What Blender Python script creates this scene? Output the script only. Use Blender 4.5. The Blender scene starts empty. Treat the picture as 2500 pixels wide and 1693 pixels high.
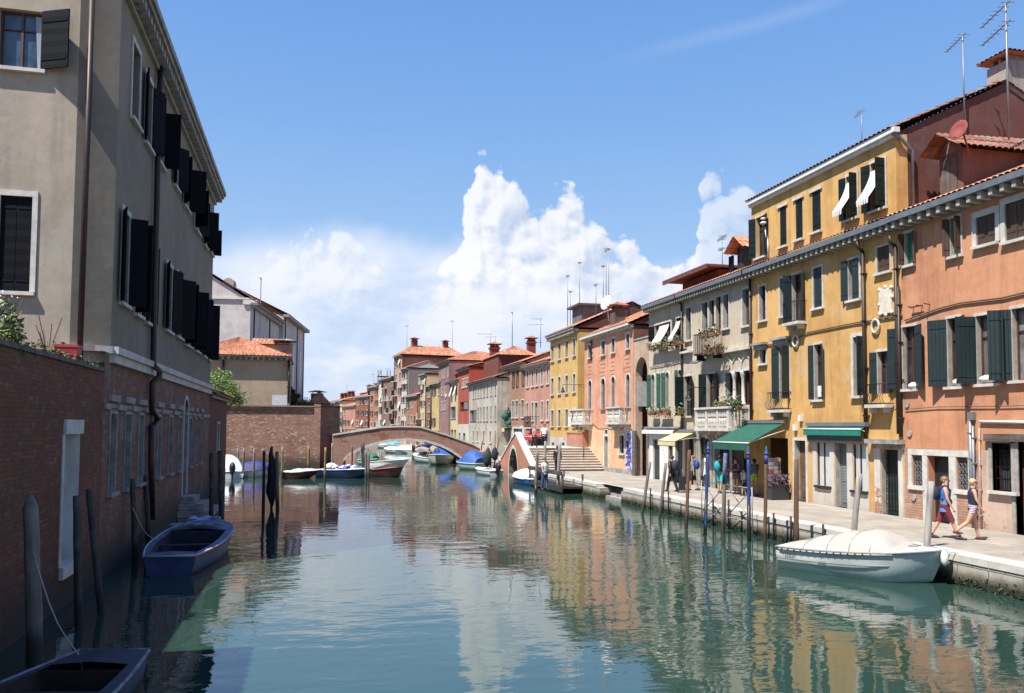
import bpy, math, random
from mathutils import Vector, Matrix
import numpy as np
random.seed(7)
R=math.radians
# ------------------------------------------------------------------ camera
F=2020.0; CX,CY=1250.0,940.0; W0,H0=2500.0,1693.0
EYE=Vector((0,0,3.72)); ROLL=0.006
YAW,PITCH=R(13.68),R(2.946)
fw=Vector((math.sin(YAW)*math.cos(PITCH),math.cos(YAW)*math.cos(PITCH),math.sin(PITCH)))
r0=Vector((math.cos(YAW),-math.sin(YAW),0)); u0_=r0.cross(fw)
RT=r0*math.cos(ROLL)+u0_*math.sin(ROLL); UP=-r0*math.sin(ROLL)+u0_*math.cos(ROLL)
sc=bpy.context.scene
cd=bpy.data.cameras.new("camera"); cam=bpy.data.objects.new("camera",cd)
bpy.context.scene.collection.objects.link(cam)
cam.matrix_world=Matrix(((RT.x,UP.x,-fw.x,EYE.x),(RT.y,UP.y,-fw.y,EYE.y),(RT.z,UP.z,-fw.z,EYE.z),(0,0,0,1)))
cd.sensor_fit='HORIZONTAL'; cd.sensor_width=36; cd.lens=36*F/W0
cd.shift_y=(CY-H0/2)/W0; cd.clip_start=.05; cd.clip_end=3000
sc.camera=cam
# ------------------------------------------------------------------ world, sun, exposure
SUN_EL,SUN_AZ=R(60),R(240)      # azimuth clockwise from +Y
SUNSTR=5.0; SKYSTR=0.08; EXPO=0.80
w=bpy.data.worlds.new("World"); sc.world=w; w.use_nodes=True
nt=w.node_tree; nt.nodes.clear(); N=nt.nodes.new; LK=nt.links.new
def nd(t,**k):
    n=N(t)
    for a,b in k.items(): setattr(n,a,b)
    return n
def mth(op,a,b=None,c=None,clamp=False):
    n=nd('ShaderNodeMath',operation=op); n.use_clamp=clamp
    for i,v in enumerate((a,b,c)):
        if v is None: continue
        if isinstance(v,(int,float)): n.inputs[i].default_value=v
        else: LK(v,n.inputs[i])
    return n.outputs[0]
def sstep(v,a,b,lo=0.,hi=1.):
    n=nd('ShaderNodeMapRange',interpolation_type='SMOOTHSTEP')
    LK(v,n.inputs[0]); n.inputs[1].default_value=a; n.inputs[2].default_value=b; n.inputs[3].default_value=lo; n.inputs[4].default_value=hi
    return n.outputs[0]
def mixc(f,a,b,bl='MIX'):
    n=nd('ShaderNodeMix',data_type='RGBA',blend_type=bl)
    for i,v in ((0,f),(6,a),(7,b)):
        if isinstance(v,(int,float)): n.inputs[i].default_value=v
        elif isinstance(v,tuple): n.inputs[i].default_value=(*v,1)
        else: LK(v,n.inputs[i])
    return n.outputs[2]
sky=nd('ShaderNodeTexSky',sky_type='NISHITA'); sky.sun_disc=False
sky.sun_elevation=SUN_EL; sky.sun_rotation=SUN_AZ; sky.air_density=1.0; sky.dust_density=1.2; sky.ozone_density=2.0
tc=nd('ShaderNodeTexCoord'); D=tc.outputs['Generated']
sx=nd('ShaderNodeSeparateXYZ'); LK(D,sx.inputs[0])
az=mth('ARCTAN2',sx.outputs[0],sx.outputs[1]); el=mth('ARCSINE',sx.outputs[2])
def noise(scale,detail=6,rough=.55,vec=None,dist=0.):
    n=nd('ShaderNodeTexNoise'); n.inputs['Scale'].default_value=scale; n.inputs['Detail'].default_value=detail
    n.inputs['Roughness'].default_value=rough; n.inputs['Distortion'].default_value=dist
    LK(vec or D,n.inputs['Vector']); return n
# cloud bank: a top profile over azimuth, billowed by noise
def azel(px,py):
    d=(RT*((px-CX)/F)-UP*((py-CY)/F)+fw).normalized()
    return math.atan2(d.x,d.y),math.asin(d.z)
def curve(pts):
    fc=nd('ShaderNodeFloatCurve'); c=fc.mapping.curves[0]
    q=[]
    for px,py in pts:
        a,e=azel(px,py); q.append(((a+R(60))/R(120),max(e/0.6,0)))
    q=[(0,q[0][1])]+q+[(1,q[-1][1])]
    while len(c.points)<len(q): c.points.new(0.5,0.5)
    for p,(x,y) in zip(c.points,q): p.location=(x,y); p.handle_type='AUTO_CLAMPED'
    fc.mapping.update()
    return fc
wn=noise(9,3,.6); wc=nd('ShaderNodeSeparateXYZ'); LK(wn.outputs['Color'],wc.inputs[0])
TOPS=[(0,820),(420,760),(560,730),(620,680),(655,630),(690,598),(730,590),(790,588),(830,600),(870,630),(905,662),(950,680),(1000,700),(1040,715),(1085,665),(1120,600),(1134,530),(1146,470),(1160,418),(1182,398),(1210,402),(1232,436),(1262,452),(1287,488),(1310,503),(1335,505),(1355,490),(1385,483),(1412,495),(1426,540),(1450,560),(1470,592),(1500,618),(1530,608),(1562,612),(1590,642),(1615,652),(1650,640),(1688,650),(1702,560),(1714,500),(1735,455),(1762,450),(1785,488),(1812,495),(1840,512),(1900,560),(2000,640),(2250,740),(2500,800)]
cg=bpy.data.node_groups.new('cloud_density','ShaderNodeTree'); cg.interface.new_socket(name='V',in_out='INPUT',socket_type='NodeSocketVector'); cg.interface.new_socket(name='D',in_out='OUTPUT',socket_type='NodeSocketFloat')
def curve(pts):
    fc=nd('ShaderNodeFloatCurve'); c=fc.mapping.curves[0]
    q=[]
    for px,py in pts:
        a,e=azel(px,py); q.append(((a+R(60))/R(120),max(e/0.6,0)))
    q=[(0,q[0][1])]+q+[(1,q[-1][1])]
    while len(c.points)<len(q): c.points.new(0.5,0.5)
    for p,(x,y) in zip(c.points,q): p.location=(x,y); p.handle_type='AUTO_CLAMPED'
    fc.mapping.update()
    return fc
def prof(pts,azi):
    fc=curve(pts); t=mth('MULTIPLY_ADD',azi,1/R(120),R(60)/R(120)); LK(t,fc.inputs['Value']); return mth('MULTIPLY',fc.outputs[0],.6)
_N,_LK=N,LK; N=cg.nodes.new; LK=cg.links.new
gi=nd('NodeGroupInput'); V_=gi.outputs[0]
sq=nd('ShaderNodeSeparateXYZ'); LK(V_,sq.inputs[0]); ga=mth('ARCTAN2',sq.outputs[0],sq.outputs[1]); ge=mth('ARCSINE',sq.outputs[2])
w1=noise(22,4,.6,V_); wq=nd('ShaderNodeSeparateXYZ'); LK(w1.outputs['Color'],wq.inputs[0])
ga=mth('ADD',ga,mth('MULTIPLY',mth('SUBTRACT',wq.outputs[0],.5),.03))
fld=mth('MULTIPLY',mth('SUBTRACT',prof(TOPS,ga),ge),1/.05)
b1=mth('ABSOLUTE',mth('SUBTRACT',noise(17,1.,.5,V_).outputs[0],.5)); b2=mth('ABSOLUTE',mth('SUBTRACT',noise(46,3,.5,V_).outputs[0],.5))
dn=mth('ADD',fld,mth('ADD',mth('MULTIPLY',mth('SUBTRACT',b1,.07),3.3),mth('ADD',mth('MULTIPLY',b2,1.5),mth('MULTIPLY',mth('SUBTRACT',wq.outputs[1],.5),.8))))
dn=mth('MINIMUM',dn,mth('MULTIPLY',mth('ADD',fld,.42),3.))
go=nd('NodeGroupOutput'); LK(dn,go.inputs[0]); N,LK=_N,_LK
def dens(v):
    g=nd('ShaderNodeGroup'); g.node_tree=cg; LK(v,g.inputs[0]); return g.outputs[0]
d0=dens(D); of=nd('ShaderNodeVectorMath',operation='ADD'); LK(D,of.inputs[0]); of.inputs[1].default_value=(-.006,0,.009); d1=dens(of.outputs[0])
mA=sstep(d0,.0,.30)
lowfade=sstep(el,.09,.20)
topB=prof([(0,640),(400,600),(540,575),(620,556),(800,545),(1000,560),(1150,580),(1400,600),(1700,640),(1850,600),(2500,700)],az)
mB=sstep(mth('ADD',mth('SUBTRACT',topB,el),mth('MULTIPLY',mth('SUBTRACT',noise(5,4,.6).outputs[0],.5),.12)),-.012,.05)
skyc=sky.outputs[0]
# photo sky: saturated blue overhead, pale towards the horizon
grade=nd('ShaderNodeValToRGB'); el2=mth('MULTIPLY',el,1/0.7); LK(el2,grade.inputs[0])
cr=grade.color_ramp; cr.elements[0].position=0; cr.elements[0].color=(4.2,5.3,7.0,1); cr.elements[1].position=1; cr.elements[1].color=(.80,2.0,5.5,1)
for p,c in ((.22,(3.1,4.7,7.0,1)),(.5,(1.7,3.4,6.5,1)),(.75,(1.1,2.6,6.0,1))):
    e=cr.elements.new(p); e.color=c
skym=mixc(.85,skyc,grade.outputs[0])
hz=mixc(mth('MULTIPLY',mB,mth('MULTIPLY',sstep(el,.03,.17,.34,.94),sstep(wc.outputs[1],.3,.65,.7,1.))),skym,(6.0,6.45,7.5))
lit=mth('MULTIPLY_ADD',mth('SUBTRACT',d0,d1),1.25,.52,clamp=True)
ccol=mixc(lit,(4.3,4.9,6.2),(7.5,7.45,7.6))
alphaA=mth('MULTIPLY',mA,mth('MULTIPLY_ADD',lowfade,.80,.05))
rightfade=sstep(az,azel(1690,600)[0],azel(1720,600)[0],1.,.62); leftfade=sstep(az,azel(980,600)[0],azel(1120,600)[0],.62,1.)
c1=mixc(mth('MULTIPLY',alphaA,mth('MULTIPLY',rightfade,leftfade)),hz,ccol)
lp=nd('ShaderNodeMapping'); LK(D,lp.inputs[0]); lp.inputs['Scale'].default_value=(1,1,2.2)
lc=noise(7,6,.58,lp.outputs[0]).outputs[0]
c1=mixc(mth('MULTIPLY',sstep(lc,.47,.62,0.,.62),mth('MULTIPLY',sstep(el,.0,.05),mth('MULTIPLY',sstep(el,.215,.15),mB))),c1,(6.9,6.95,7.4))
c1=mixc(mth('MULTIPLY',sstep(lc,.50,.36,0.,.5),mth('MULTIPLY',sstep(el,.02,.08),mth('MULTIPLY',sstep(el,.235,.17),mB))),c1,(3.5,4.7,6.6))
# faint contrail
a1,e1=azel(1420,165); a2,e2=azel(2050,-5)
nx,ny=-(e2-e1),(a2-a1); ln=math.hypot(nx,ny); nx/=ln; ny/=ln
dd=mth('ADD',mth('MULTIPLY',mth('SUBTRACT',az,a1),nx),mth('MULTIPLY',mth('SUBTRACT',el,e1),ny))
cm=mth('MULTIPLY',sstep(mth('ABSOLUTE',mth('ADD',dd,mth('MULTIPLY',mth('SUBTRACT',wc.outputs[2],.5),.012))),.0,.013,.13,0.),mth('MULTIPLY',sstep(az,a1-.02,a1+.2),sstep(az,a2+.05,a2-.05)))
c2=mixc(cm,c1,(5.,5.8,7.6))
grd=mixc(sstep(el,-.02,-.005),(1.5,1.6,1.6),c2)
bg=nd('ShaderNodeBackground'); bg.inputs[1].default_value=SKYSTR; LK(grd,bg.inputs[0])
wo=nd('ShaderNodeOutputWorld'); LK(bg.outputs[0],wo.inputs[0])
sd=bpy.data.lights.new("sun",'SUN'); sd.energy=SUNSTR; sd.angle=R(.55); sd.color=(1,.955,.88)
so=bpy.data.objects.new("sun",sd); sc.collection.objects.link(so)
sv=Vector((math.sin(SUN_AZ)*math.cos(SUN_EL),math.cos(SUN_AZ)*math.cos(SUN_EL),math.sin(SUN_EL)))
so.rotation_euler=sv.to_track_quat('Z','Y').to_euler(); so.location=sv*60
sc.view_settings.view_transform='Standard'; sc.view_settings.look='None'; sc.view_settings.exposure=EXPO; sc.view_settings.gamma=1
sc.view_settings.use_curve_mapping=False
try: sc.cycles.max_bounces=6; sc.cycles.diffuse_bounces=3; sc.cycles.glossy_bounces=3; sc.cycles.transmission_bounces=2; sc.cycles.caustics_reflective=False; sc.cycles.caustics_refractive=False; sc.cycles.use_denoising=True
except Exception: pass
COL=bpy.data.collections.new("scene"); sc.collection.children.link(COL)
# ------------------------------------------------------------------ pixel -> world on real planes
def ray(px,py): return RT*((px-CX)/F)-UP*((py-CY)/F)+fw
def onZ(px,py,z=0.): d=ray(px,py); return EYE+d*((z-EYE.z)/d.z)
def onX(px,py,x): d=ray(px,py); return EYE+d*((x-EYE.x)/d.x)
def onY(px,py,y): d=ray(px,py); return EYE+d*((y-EYE.y)/d.y)
def atD(px,py,dep): return EYE+ray(px,py)*dep      # depth along the optical axis
def dep(p): return (Vector(p)-EYE).dot(fw)
# ------------------------------------------------------------------ materials
def hexc(h,k=.8):
    o=[]
    for i in (0,2,4):
        v=int(h[i:i+2],16)/255; v=v/12.92 if v<=.04045 else ((v+.055)/1.055)**2.4; o.append(v*k)
    return tuple(o)
MC={}
class NB:
    def __init__(s,name):
        m=bpy.data.materials.new(name); m.use_nodes=True; s.m=m; s.t=m.node_tree; s.b=s.t.nodes['Principled BSDF']; s.o=s.t.nodes['Material Output']
        s.tc=s.t.nodes.new('ShaderNodeTexCoord'); s.P=s.tc.outputs['Object']
    def n(s,t,**k):
        n=s.t.nodes.new(t)
        for a,b in k.items(): setattr(n,a,b)
        return n
    def l(s,a,b): s.t.links.new(a,b)
    def set(s,n,i,v):
        if isinstance(v,(int,float)): n.inputs[i].default_value=v
        elif isinstance(v,tuple): n.inputs[i].default_value=(*v,1) if len(v)==3 and n.inputs[i].type=='RGBA' else v
        else: s.l(v,n.inputs[i])
    def math(s,op,a,b=0.,c=0.,clamp=False):
        n=s.n('ShaderNodeMath',operation=op); n.use_clamp=clamp; s.set(n,0,a); s.set(n,1,b); s.set(n,2,c); return n.outputs[0]
    def map(s,v,a,b,lo=0.,hi=1.):
        n=s.n('ShaderNodeMapRange',interpolation_type='SMOOTHSTEP'); s.l(v,n.inputs[0])
        for i,x in enumerate((a,b,lo,hi)): n.inputs[i+1].default_value=x
        return n.outputs[0]
    def vec(s,sc3,loc=(0,0,0)):
        n=s.n('ShaderNodeMapping'); s.l(s.P,n.inputs[0]); n.inputs['Scale'].default_value=sc3; n.inputs['Location'].default_value=loc; return n.outputs[0]
    def noise(s,scale,detail=4,rough=.6,v=None,dist=0.):
        n=s.n('ShaderNodeTexNoise'); n.inputs['Scale'].default_value=scale; n.inputs['Detail'].default_value=detail; n.inputs['Roughness'].default_value=rough; n.inputs['Distortion'].default_value=dist
        s.l(v or s.P,n.inputs['Vector']); return n.outputs[0]
    def mix(s,f,a,b,bl='MIX'):
        n=s.n('ShaderNodeMix',data_type='RGBA',blend_type=bl); s.set(n,0,f); s.set(n,6,a); s.set(n,7,b); return n.outputs[2]
    def sep(s,v=None):
        n=s.n('ShaderNodeSeparateXYZ'); s.l(v or s.P,n.inputs[0]); return n.outputs
    def bump(s,h,str=.4,dist=.02):
        n=s.n('ShaderNodeBump'); n.inputs['Strength'].default_value=str; n.inputs['Distance'].default_value=dist; s.l(h,n.inputs['Height']); s.l(n.outputs[0],s.b.inputs['Normal'])
    def done(s,col,rough=.85,metal=0.,spec=None):
        if not isinstance(rough,(int,float)) or rough>.4: col=s.mix(1.,col,(.86,.86,.86),'MULTIPLY')
        s.set(s.b,'Base Color',col); s.set(s.b,'Roughness',rough); s.b.inputs['Metallic'].default_value=metal
        if spec is not None: s.b.inputs['Specular IOR Level'].default_value=spec
        return s.m
def sc3(c,k): return tuple(min(1,x*k) for x in c)
def rndloc(): return (random.uniform(0,40),random.uniform(0,40),random.uniform(0,40))
def plain(name,col,rough=.7,metal=0.,var=.12,vs=3.,bump=0.,spec=None):
    if name in MC: return MC[name]
    b=NB(name); n=b.noise(vs,4); c=b.mix(b.map(n,.3,.7),sc3(col,1-var),sc3(col,1+var))
    if bump: b.bump(b.noise(vs*8,3),bump,.01)
    MC[name]=b.done(c,rough,metal,spec); return MC[name]
def plaster(name,col,peel=0.,dirt=.35,col2=None,brickc=(.30,.13,.085),low=2.6,damp=0.9):
    if name in MC: return MC[name]
    b=NB(name); L=rndloc(); v=b.vec((1,1,1),L)
    col2=col2 or sc3(col,.80)
    n1=b.noise(.55,8,.62,v); n2=b.noise(2.6,6,.65,v); st=b.noise(1.0,6,.62,b.vec((2.4,2.4,.22),L)); fine=b.noise(40,2,.5)
    c=b.mix(b.map(n1,.35,.68),sc3(col,1.06),col2)
    c=b.mix(b.map(n2,.42,.75,0.,.45),c,sc3(col,1.18)); c=b.mix(b.map(b.noise(1.3,9,.75,b.vec((1,1,1),rndloc())),.52,.62,0.,.28),c,sc3(col2,.8))
    c=b.mix(b.map(st,.48,.74,0.,dirt),c,sc3(col,.42))
    c=b.mix(b.map(b.noise(.42,7,.72,b.vec((1,1,1.3),rndloc())),.565,.585,0.,.30),c,tuple(.55*x+.45*(sum(col)/3+.12) for x in col)); c=b.mix(b.map(b.noise(.75,8,.7,b.vec((1,1,.8),rndloc())),.60,.63,0.,.22),c,sc3(col,.62))
    z=b.sep()[2]
    dz=b.math('ADD',z,b.math('MULTIPLY',b.math('SUBTRACT',n1,.5),2.2))
    c=b.mix(b.map(dz,.2,damp+.6,.5,0.),c,(.25,.22,.19))
    if peel:
        br=b.n('ShaderNodeTexBrick'); s_=b.sep(); cv=b.n('ShaderNodeCombineXYZ'); b.l(b.math('ADD',s_[0],s_[1]),cv.inputs[0]); b.l(s_[2],cv.inputs[1])
        b.l(cv.outputs[0],br.inputs['Vector']); br.inputs['Scale'].default_value=1.; br.inputs['Brick Width'].default_value=.26; br.inputs['Row Height'].default_value=.075; br.inputs['Mortar Size'].default_value=.008
        br.inputs['Color1'].default_value=(*brickc,1); br.inputs['Color2'].default_value=(*sc3(brickc,1.5),1); br.inputs['Mortar'].default_value=(.42,.36,.3,1)
        pm=b.map(b.math('ADD',b.noise(.8,8,.68,b.vec((1,1,1),rndloc())),b.map(dz,.3,low,peel*.25,0.)),.67-peel*.10,.70-peel*.10)
        c=b.mix(pm,c,br.outputs[0])
    b.bump(b.math('ADD',b.math('MULTIPLY',n2,.5),b.math('MULTIPLY',fine,.15)),.5,.03)
    MC[name]=b.done(c,.92); return MC[name]
def brick(name,c1,c2,mort,algae=True,patch=.3,salt=.35,white=0.):
    if name in MC: return MC[name]
    b=NB(name); s_=b.sep(); cv=b.n('ShaderNodeCombineXYZ'); wv=b.math('MULTIPLY',b.noise(1.3,3),.035)
    b.l(b.math('ADD',b.math('ADD',s_[0],s_[1]),wv),cv.inputs[0]); b.l(b.math('ADD',s_[2],wv),cv.inputs[1])
    br=b.n('ShaderNodeTexBrick'); b.l(cv.outputs[0],br.inputs['Vector']); br.inputs['Scale'].default_value=1.
    br.inputs['Brick Width'].default_value=.27; br.inputs['Row Height'].default_value=.082; br.inputs['Mortar Size'].default_value=.012; br.inputs['Mortar Smooth'].default_value=.3; br.inputs['Bias'].default_value=-.1
    br.inputs['Color1'].default_value=(*c1,1); br.inputs['Color2'].default_value=(*c2,1); br.inputs['Mortar'].default_value=(*mort,1)
    n1=b.noise(.7,8,.65); n2=b.noise(5,4,.6); n3=b.noise(1.7,7,.7,b.vec((1,1,2.2),rndloc()))
    c=b.mix(b.map(n1,.38,.66,0.,.55),br.outputs[0],sc3(c1,.6))
    c=b.mix(b.map(n3,.52,.68,0.,patch),c,mort)
    vo=b.n('ShaderNodeTexVoronoi'); b.l(b.vec((5,5,12)),vo.inputs['Vector']); vo.inputs['Scale'].default_value=1.
    sp=b.math('MULTIPLY',b.map(vo.outputs['Color'],.72,.76),b.map(n3,.40,.6,0.,salt))
    c=b.mix(sp,c,(.55,.47,.38))
    if white: c=b.mix(b.map(n1,.5,.62,0.,white),c,(.42,.38,.33))
    if algae:
        dz=b.math('ADD',s_[2],b.math('MULTIPLY',b.math('SUBTRACT',n1,.5),1.0))
        c=b.mix(b.map(dz,.25,1.5,.85,0.),c,(.03,.03,.022))
    b.bump(b.math('ADD',b.math('MULTIPLY',br.outputs['Fac'],-.8),b.math('MULTIPLY',n2,.8)),.7,.025)
    MC[name]=b.done(c,.93); return MC[name]
def tilemat(name,c1,c2,c3,per=.22,row=.4):
    if name in MC: return MC[name]
    b=NB(name); L=rndloc()
    vo=b.n('ShaderNodeTexVoronoi'); b.l(b.vec((1/per,1/row,1/row),L),vo.inputs['Vector']); vo.inputs['Scale'].default_value=1.
    sp=b.sep(vo.outputs['Color'])
    c=b.mix(b.map(sp[0],.0,1.),c1,c2); c=b.mix(b.map(sp[1],.68,.9,0.,.85),c,c3)
    c=b.mix(b.map(b.noise(.8,6),.45,.75,0.,.6),c,sc3(c1,.5))
    b.bump(b.noise(30,2),.3,.01)
    MC[name]=b.done(c,.9); return MC[name]
def woodm(name,col,vert=True,grey=.3,rough=.85,algae=False):
    if name in MC: return MC[name]
    b=NB(name); L=rndloc(); s=(14,14,.9) if vert else (.9,14,14)
    n=b.noise(1.,5,.6,b.vec(s,L)); n2=b.noise(1.5,5)
    c=b.mix(b.map(n,.3,.7),sc3(col,.55),sc3(col,1.25)); c=b.mix(b.map(n2,.45,.7,0.,grey),c,(.30,.28,.26))
    if algae:
        z=b.sep()[2]; c=b.mix(b.map(b.math('ADD',z,b.math('MULTIPLY',n2,.3)),.45,.85,.9,0.),c,(.02,.022,.014))
    b.bump(n,.5,.02)
    MC[name]=b.done(c,rough); return MC[name]
def boards(name,col,per=.12,horiz=False,rough=.55,wear=.15):
    """painted shutter: grooves between boards or slats"""
    if name in MC: return MC[name]
    b=NB(name); s_=b.sep(); ax=s_[2] if horiz else b.math('ADD',s_[0],s_[1])
    f=b.math('FRACT',b.math('DIVIDE',ax,per)); g=b.math('ABSOLUTE',b.math('SUBTRACT',f,.5))
    gr=b.map(g,.42,.49)
    n=b.noise(2.5,6,.65,b.vec((2,2,.7),rndloc()))
    c=b.mix(b.map(n,.45,.75,0.,wear+.3),col,sc3(col,1.9)); c=b.mix(b.math('MULTIPLY',gr,.6),c,sc3(col,.35))
    b.bump(b.math('MULTIPLY',g,-1. if horiz else 0.) if horiz else b.math('MULTIPLY',gr,-1.),.8,.015)
    MC[name]=b.done(c,rough,0.,.15 if max(col)<.02 else None); return MC[name]
def glassm(name,col=(.02,.025,.03)):
    if name in MC: return MC[name]
    b=NB(name); n=b.noise(1.2,3)
    c=b.mix(b.map(n,.4,.65),col,sc3(col,2.2)); b.bump(b.noise(1.5,2),.15,.02)
    MC[name]=b.done(c,.12,0.,.6); return MC[name]
# ------------------------------------------------------------------ mesh builder
class MB:
    def __init__(s): s.v=[]; s.f=[]; s.mi=[]; s.cur=0; s.sm=[]; s.smooth=False
    def q(s,*p):
        i=len(s.v); s.v+= [tuple(x) for x in p]; s.f.append(tuple(range(i,i+len(p)))); s.mi.append(s.cur); s.sm.append(s.smooth)
    def grid(s,rows,close=False):
        i=len(s.v); nr=len(rows); nc=len(rows[0])
        for r in rows: s.v+=[tuple(x) for x in r]
        for a in range(nr-1):
            for c in range(nc if close else nc-1):
                d=(c+1)%nc
                s.f.append((i+a*nc+c,i+a*nc+d,i+(a+1)*nc+d,i+(a+1)*nc+c)); s.mi.append(s.cur); s.sm.append(s.smooth)
        return i
    def box(s,x0,x1,y0,y1,z0,z1,M=None,taper=0.):
        if x0>x1:x0,x1=x1,x0
        if y0>y1:y0,y1=y1,y0
        if z0>z1:z0,z1=z1,z0
        t=taper
        p=[(x0,y0,z0),(x1,y0,z0),(x1,y1,z0),(x0,y1,z0),(x0+t,y0+t,z1),(x1-t,y0+t,z1),(x1-t,y1-t,z1),(x0+t,y1-t,z1)]
        if M is not None: p=[tuple(M@Vector(a)) for a in p]
        i=len(s.v); s.v+=p
        for f in ((3,2,1,0),(4,5,6,7),(0,1,5,4),(1,2,6,5),(2,3,7,6),(3,0,4,7)):
            s.f.append(tuple(i+k for k in f)); s.mi.append(s.cur); s.sm.append(False)
    def bar(s,p0,p1,wx,wy=None,up=(0,0,1)):
        wy=wy or wx; p0=Vector(p0); p1=Vector(p1); d=p1-p0; L=d.length; d.normalize(); upv=Vector(up)
        if abs(d.dot(upv))>.98: upv=Vector((1,0,0))
        a=d.cross(upv).normalized(); b=a.cross(d)
        M=Matrix(((a.x,b.x,d.x,p0.x),(a.y,b.y,d.y,p0.y),(a.z,b.z,d.z,p0.z),(0,0,0,1)))
        s.box(-wx/2,wx/2,-wy/2,wy/2,0,L,M)
    def tube(s,pts,rad,n=8,caps=True,smooth=True):
        pts=[Vector(p) for p in pts]
        if isinstance(rad,(int,float)): rad=[rad]*len(pts)
        rows=[]; ref=Vector((0,0,1))
        d0=(pts[1]-pts[0]).normalized()
        if abs(d0.dot(ref))>.9: ref=Vector((1,0,0))
        for i,p in enumerate(pts):
            d=(pts[min(i+1,len(pts)-1)]-pts[max(i-1,0)]).normalized()
            a=d.cross(ref).normalized(); ref=a.cross(d)*1.0; b=ref.normalized()
            r=rad[i]; rx,ry=(r if isinstance(r,tuple) else (r,r))
            rows.append([p+a*(rx*math.cos(2*math.pi*k/n))+b*(ry*math.sin(2*math.pi*k/n)) for k in range(n)])
            ref=b
        o=s.smooth; s.smooth=smooth; i=s.grid(rows,True); s.smooth=False
        if caps:
            s.f.append(tuple(i+k for k in range(n))[::-1]); s.mi.append(s.cur); s.sm.append(False)
            j=i+(len(pts)-1)*n; s.f.append(tuple(j+k for k in range(n))); s.mi.append(s.cur); s.sm.append(False)
        s.smooth=o
    def lathe(s,prof,c=(0,0,0),n=12,M=None):
        rows=[]
        for r,z in prof:
            rw=[Vector((c[0]+r*math.cos(2*math.pi*k/n),c[1]+r*math.sin(2*math.pi*k/n),c[2]+z)) for k in range(n)]
            if M is not None: rw=[M@p for p in rw]
            rows.append(rw)
        o=s.smooth; s.smooth=True; i=s.grid(rows,True); s.smooth=o
        s.f.append(tuple(i+k for k in range(n))[::-1]); s.mi.append(s.cur); s.sm.append(False)
        j=i+(len(prof)-1)*n; s.f.append(tuple(j+k for k in range(n))); s.mi.append(s.cur); s.sm.append(False)
    def blob(s,c,r,n=10,m=7,jit=0.):
        rows=[]
        rx,ry,rz=r if isinstance(r,tuple) else (r,r,r)
        for a in range(m+1):
            th=math.pi*a/m; rows.append([(c[0]+rx*math.sin(th)*math.cos(2*math.pi*k/n)*(1+random.uniform(-jit,jit)),c[1]+ry*math.sin(th)*math.sin(2*math.pi*k/n)*(1+random.uniform(-jit,jit)),c[2]+rz*math.cos(th)) for k in range(n)])
        o=s.smooth; s.smooth=True; s.grid(rows,True); s.smooth=o
    def leaf(s,c,sz):
        c=Vector(c); a=Vector((random.gauss(0,1),random.gauss(0,1),random.gauss(0,.7))).normalized(); t=a.cross(Vector((random.gauss(0,1),random.gauss(0,1),random.gauss(0,1)))).normalized()
        w=sz*.45; s.q(c-a*sz*.5,c+t*w*.5,c+a*sz*.5,c-t*w*.5)
    def build(s,name,mats,parent=None,label=None,bevel=0.):
        me=bpy.data.meshes.new(name); me.from_pydata(s.v,[],s.f)
        if not isinstance(mats,(list,tuple)): mats=[mats]
        for m in mats: me.materials.append(m)
        if len(mats)>1: me.polygons.foreach_set('material_index',s.mi)
        me.polygons.foreach_set('use_smooth',s.sm); me.validate(); me.update()
        o=bpy.data.objects.new(name,me); COL.objects.link(o)
        if parent is not None: o.parent=parent
        if label: o['label']=label
        if bevel:
            bm=o.modifiers.new('bevel','BEVEL'); bm.width=bevel; bm.segments=2; bm.limit_method='ANGLE'
        return o
def tag(o,label,cat,group=None):
    o['label']=label; o['category']=cat
    if group: o['group']=group
    return o
def struct(o,kind='structure',label=None):
    o['kind']=kind
    if label: o['label']=label
    return o
def empty(name,label,cat,loc=(0,0,0),rz=0.,group=None):
    o=bpy.data.objects.new(name,None); COL.objects.link(o); o.location=loc; o.rotation_euler=(0,0,rz); o.empty_display_size=.3
    return tag(o,label,cat,group)
# ------------------------------------------------------------------ shared materials
STONE=plain('istrian_stone',(.62,.58,.52),.8,0,.16,3,.4)
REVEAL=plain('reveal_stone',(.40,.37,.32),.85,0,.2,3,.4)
STONED=plain('weathered_stone',(.33,.31,.28),.85,0,.3,2.5,.5)
WHITE=plain('white_paint',(.78,.77,.74),.6,0,.06)
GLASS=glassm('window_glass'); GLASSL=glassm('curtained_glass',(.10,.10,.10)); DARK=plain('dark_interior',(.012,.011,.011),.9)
SHG=boards('green_shutter_paint',(.010,.024,.027),.16); SHD=boards('dark_green_shutter_paint',(.010,.018,.018),.3,True); SHL=boards('louvre_green_paint',(.02,.09,.06),.07,True)
SHBR=boards('brown_shutter_paint',(.07,.038,.022),.14,False,.7,.4); SHBK=boards('black_shutter_paint',(.0045,.0055,.009),.3,True,.75,.05); SHGR=boards('grey_shutter_paint',(.050,.052,.048),.14)
BLIND=boards('bright_green_blind',(.02,.22,.10),.05,True); SHBL=boards('blue_shutter_paint',(.05,.09,.17),.14)
IRON=plain('black_iron',(.015,.015,.016),.55,.4,.1); PIPE=plain('brown_downpipe',(.05,.032,.026),.5,.3,.15); ZINC=plain('zinc_gutter',(.23,.25,.27),.5,.5,.12)
GREYM=plain('grey_metal',(.26,.27,.28),.5,.4,.1); WOODB=woodm('brown_wood',(.14,.07,.035)); FRW=plain('window_wood',(.10,.035,.022),.6)
TILE=tilemat('terracotta_tiles',(.42,.16,.085),(.62,.27,.15),(.55,.40,.28)); TILED=tilemat('old_dark_tiles',(.19,.08,.05),(.32,.145,.095),(.26,.20,.16)); TILEO=tilemat('orange_tiles',(.48,.18,.09),(.60,.28,.16),(.34,.14,.08))
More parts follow.
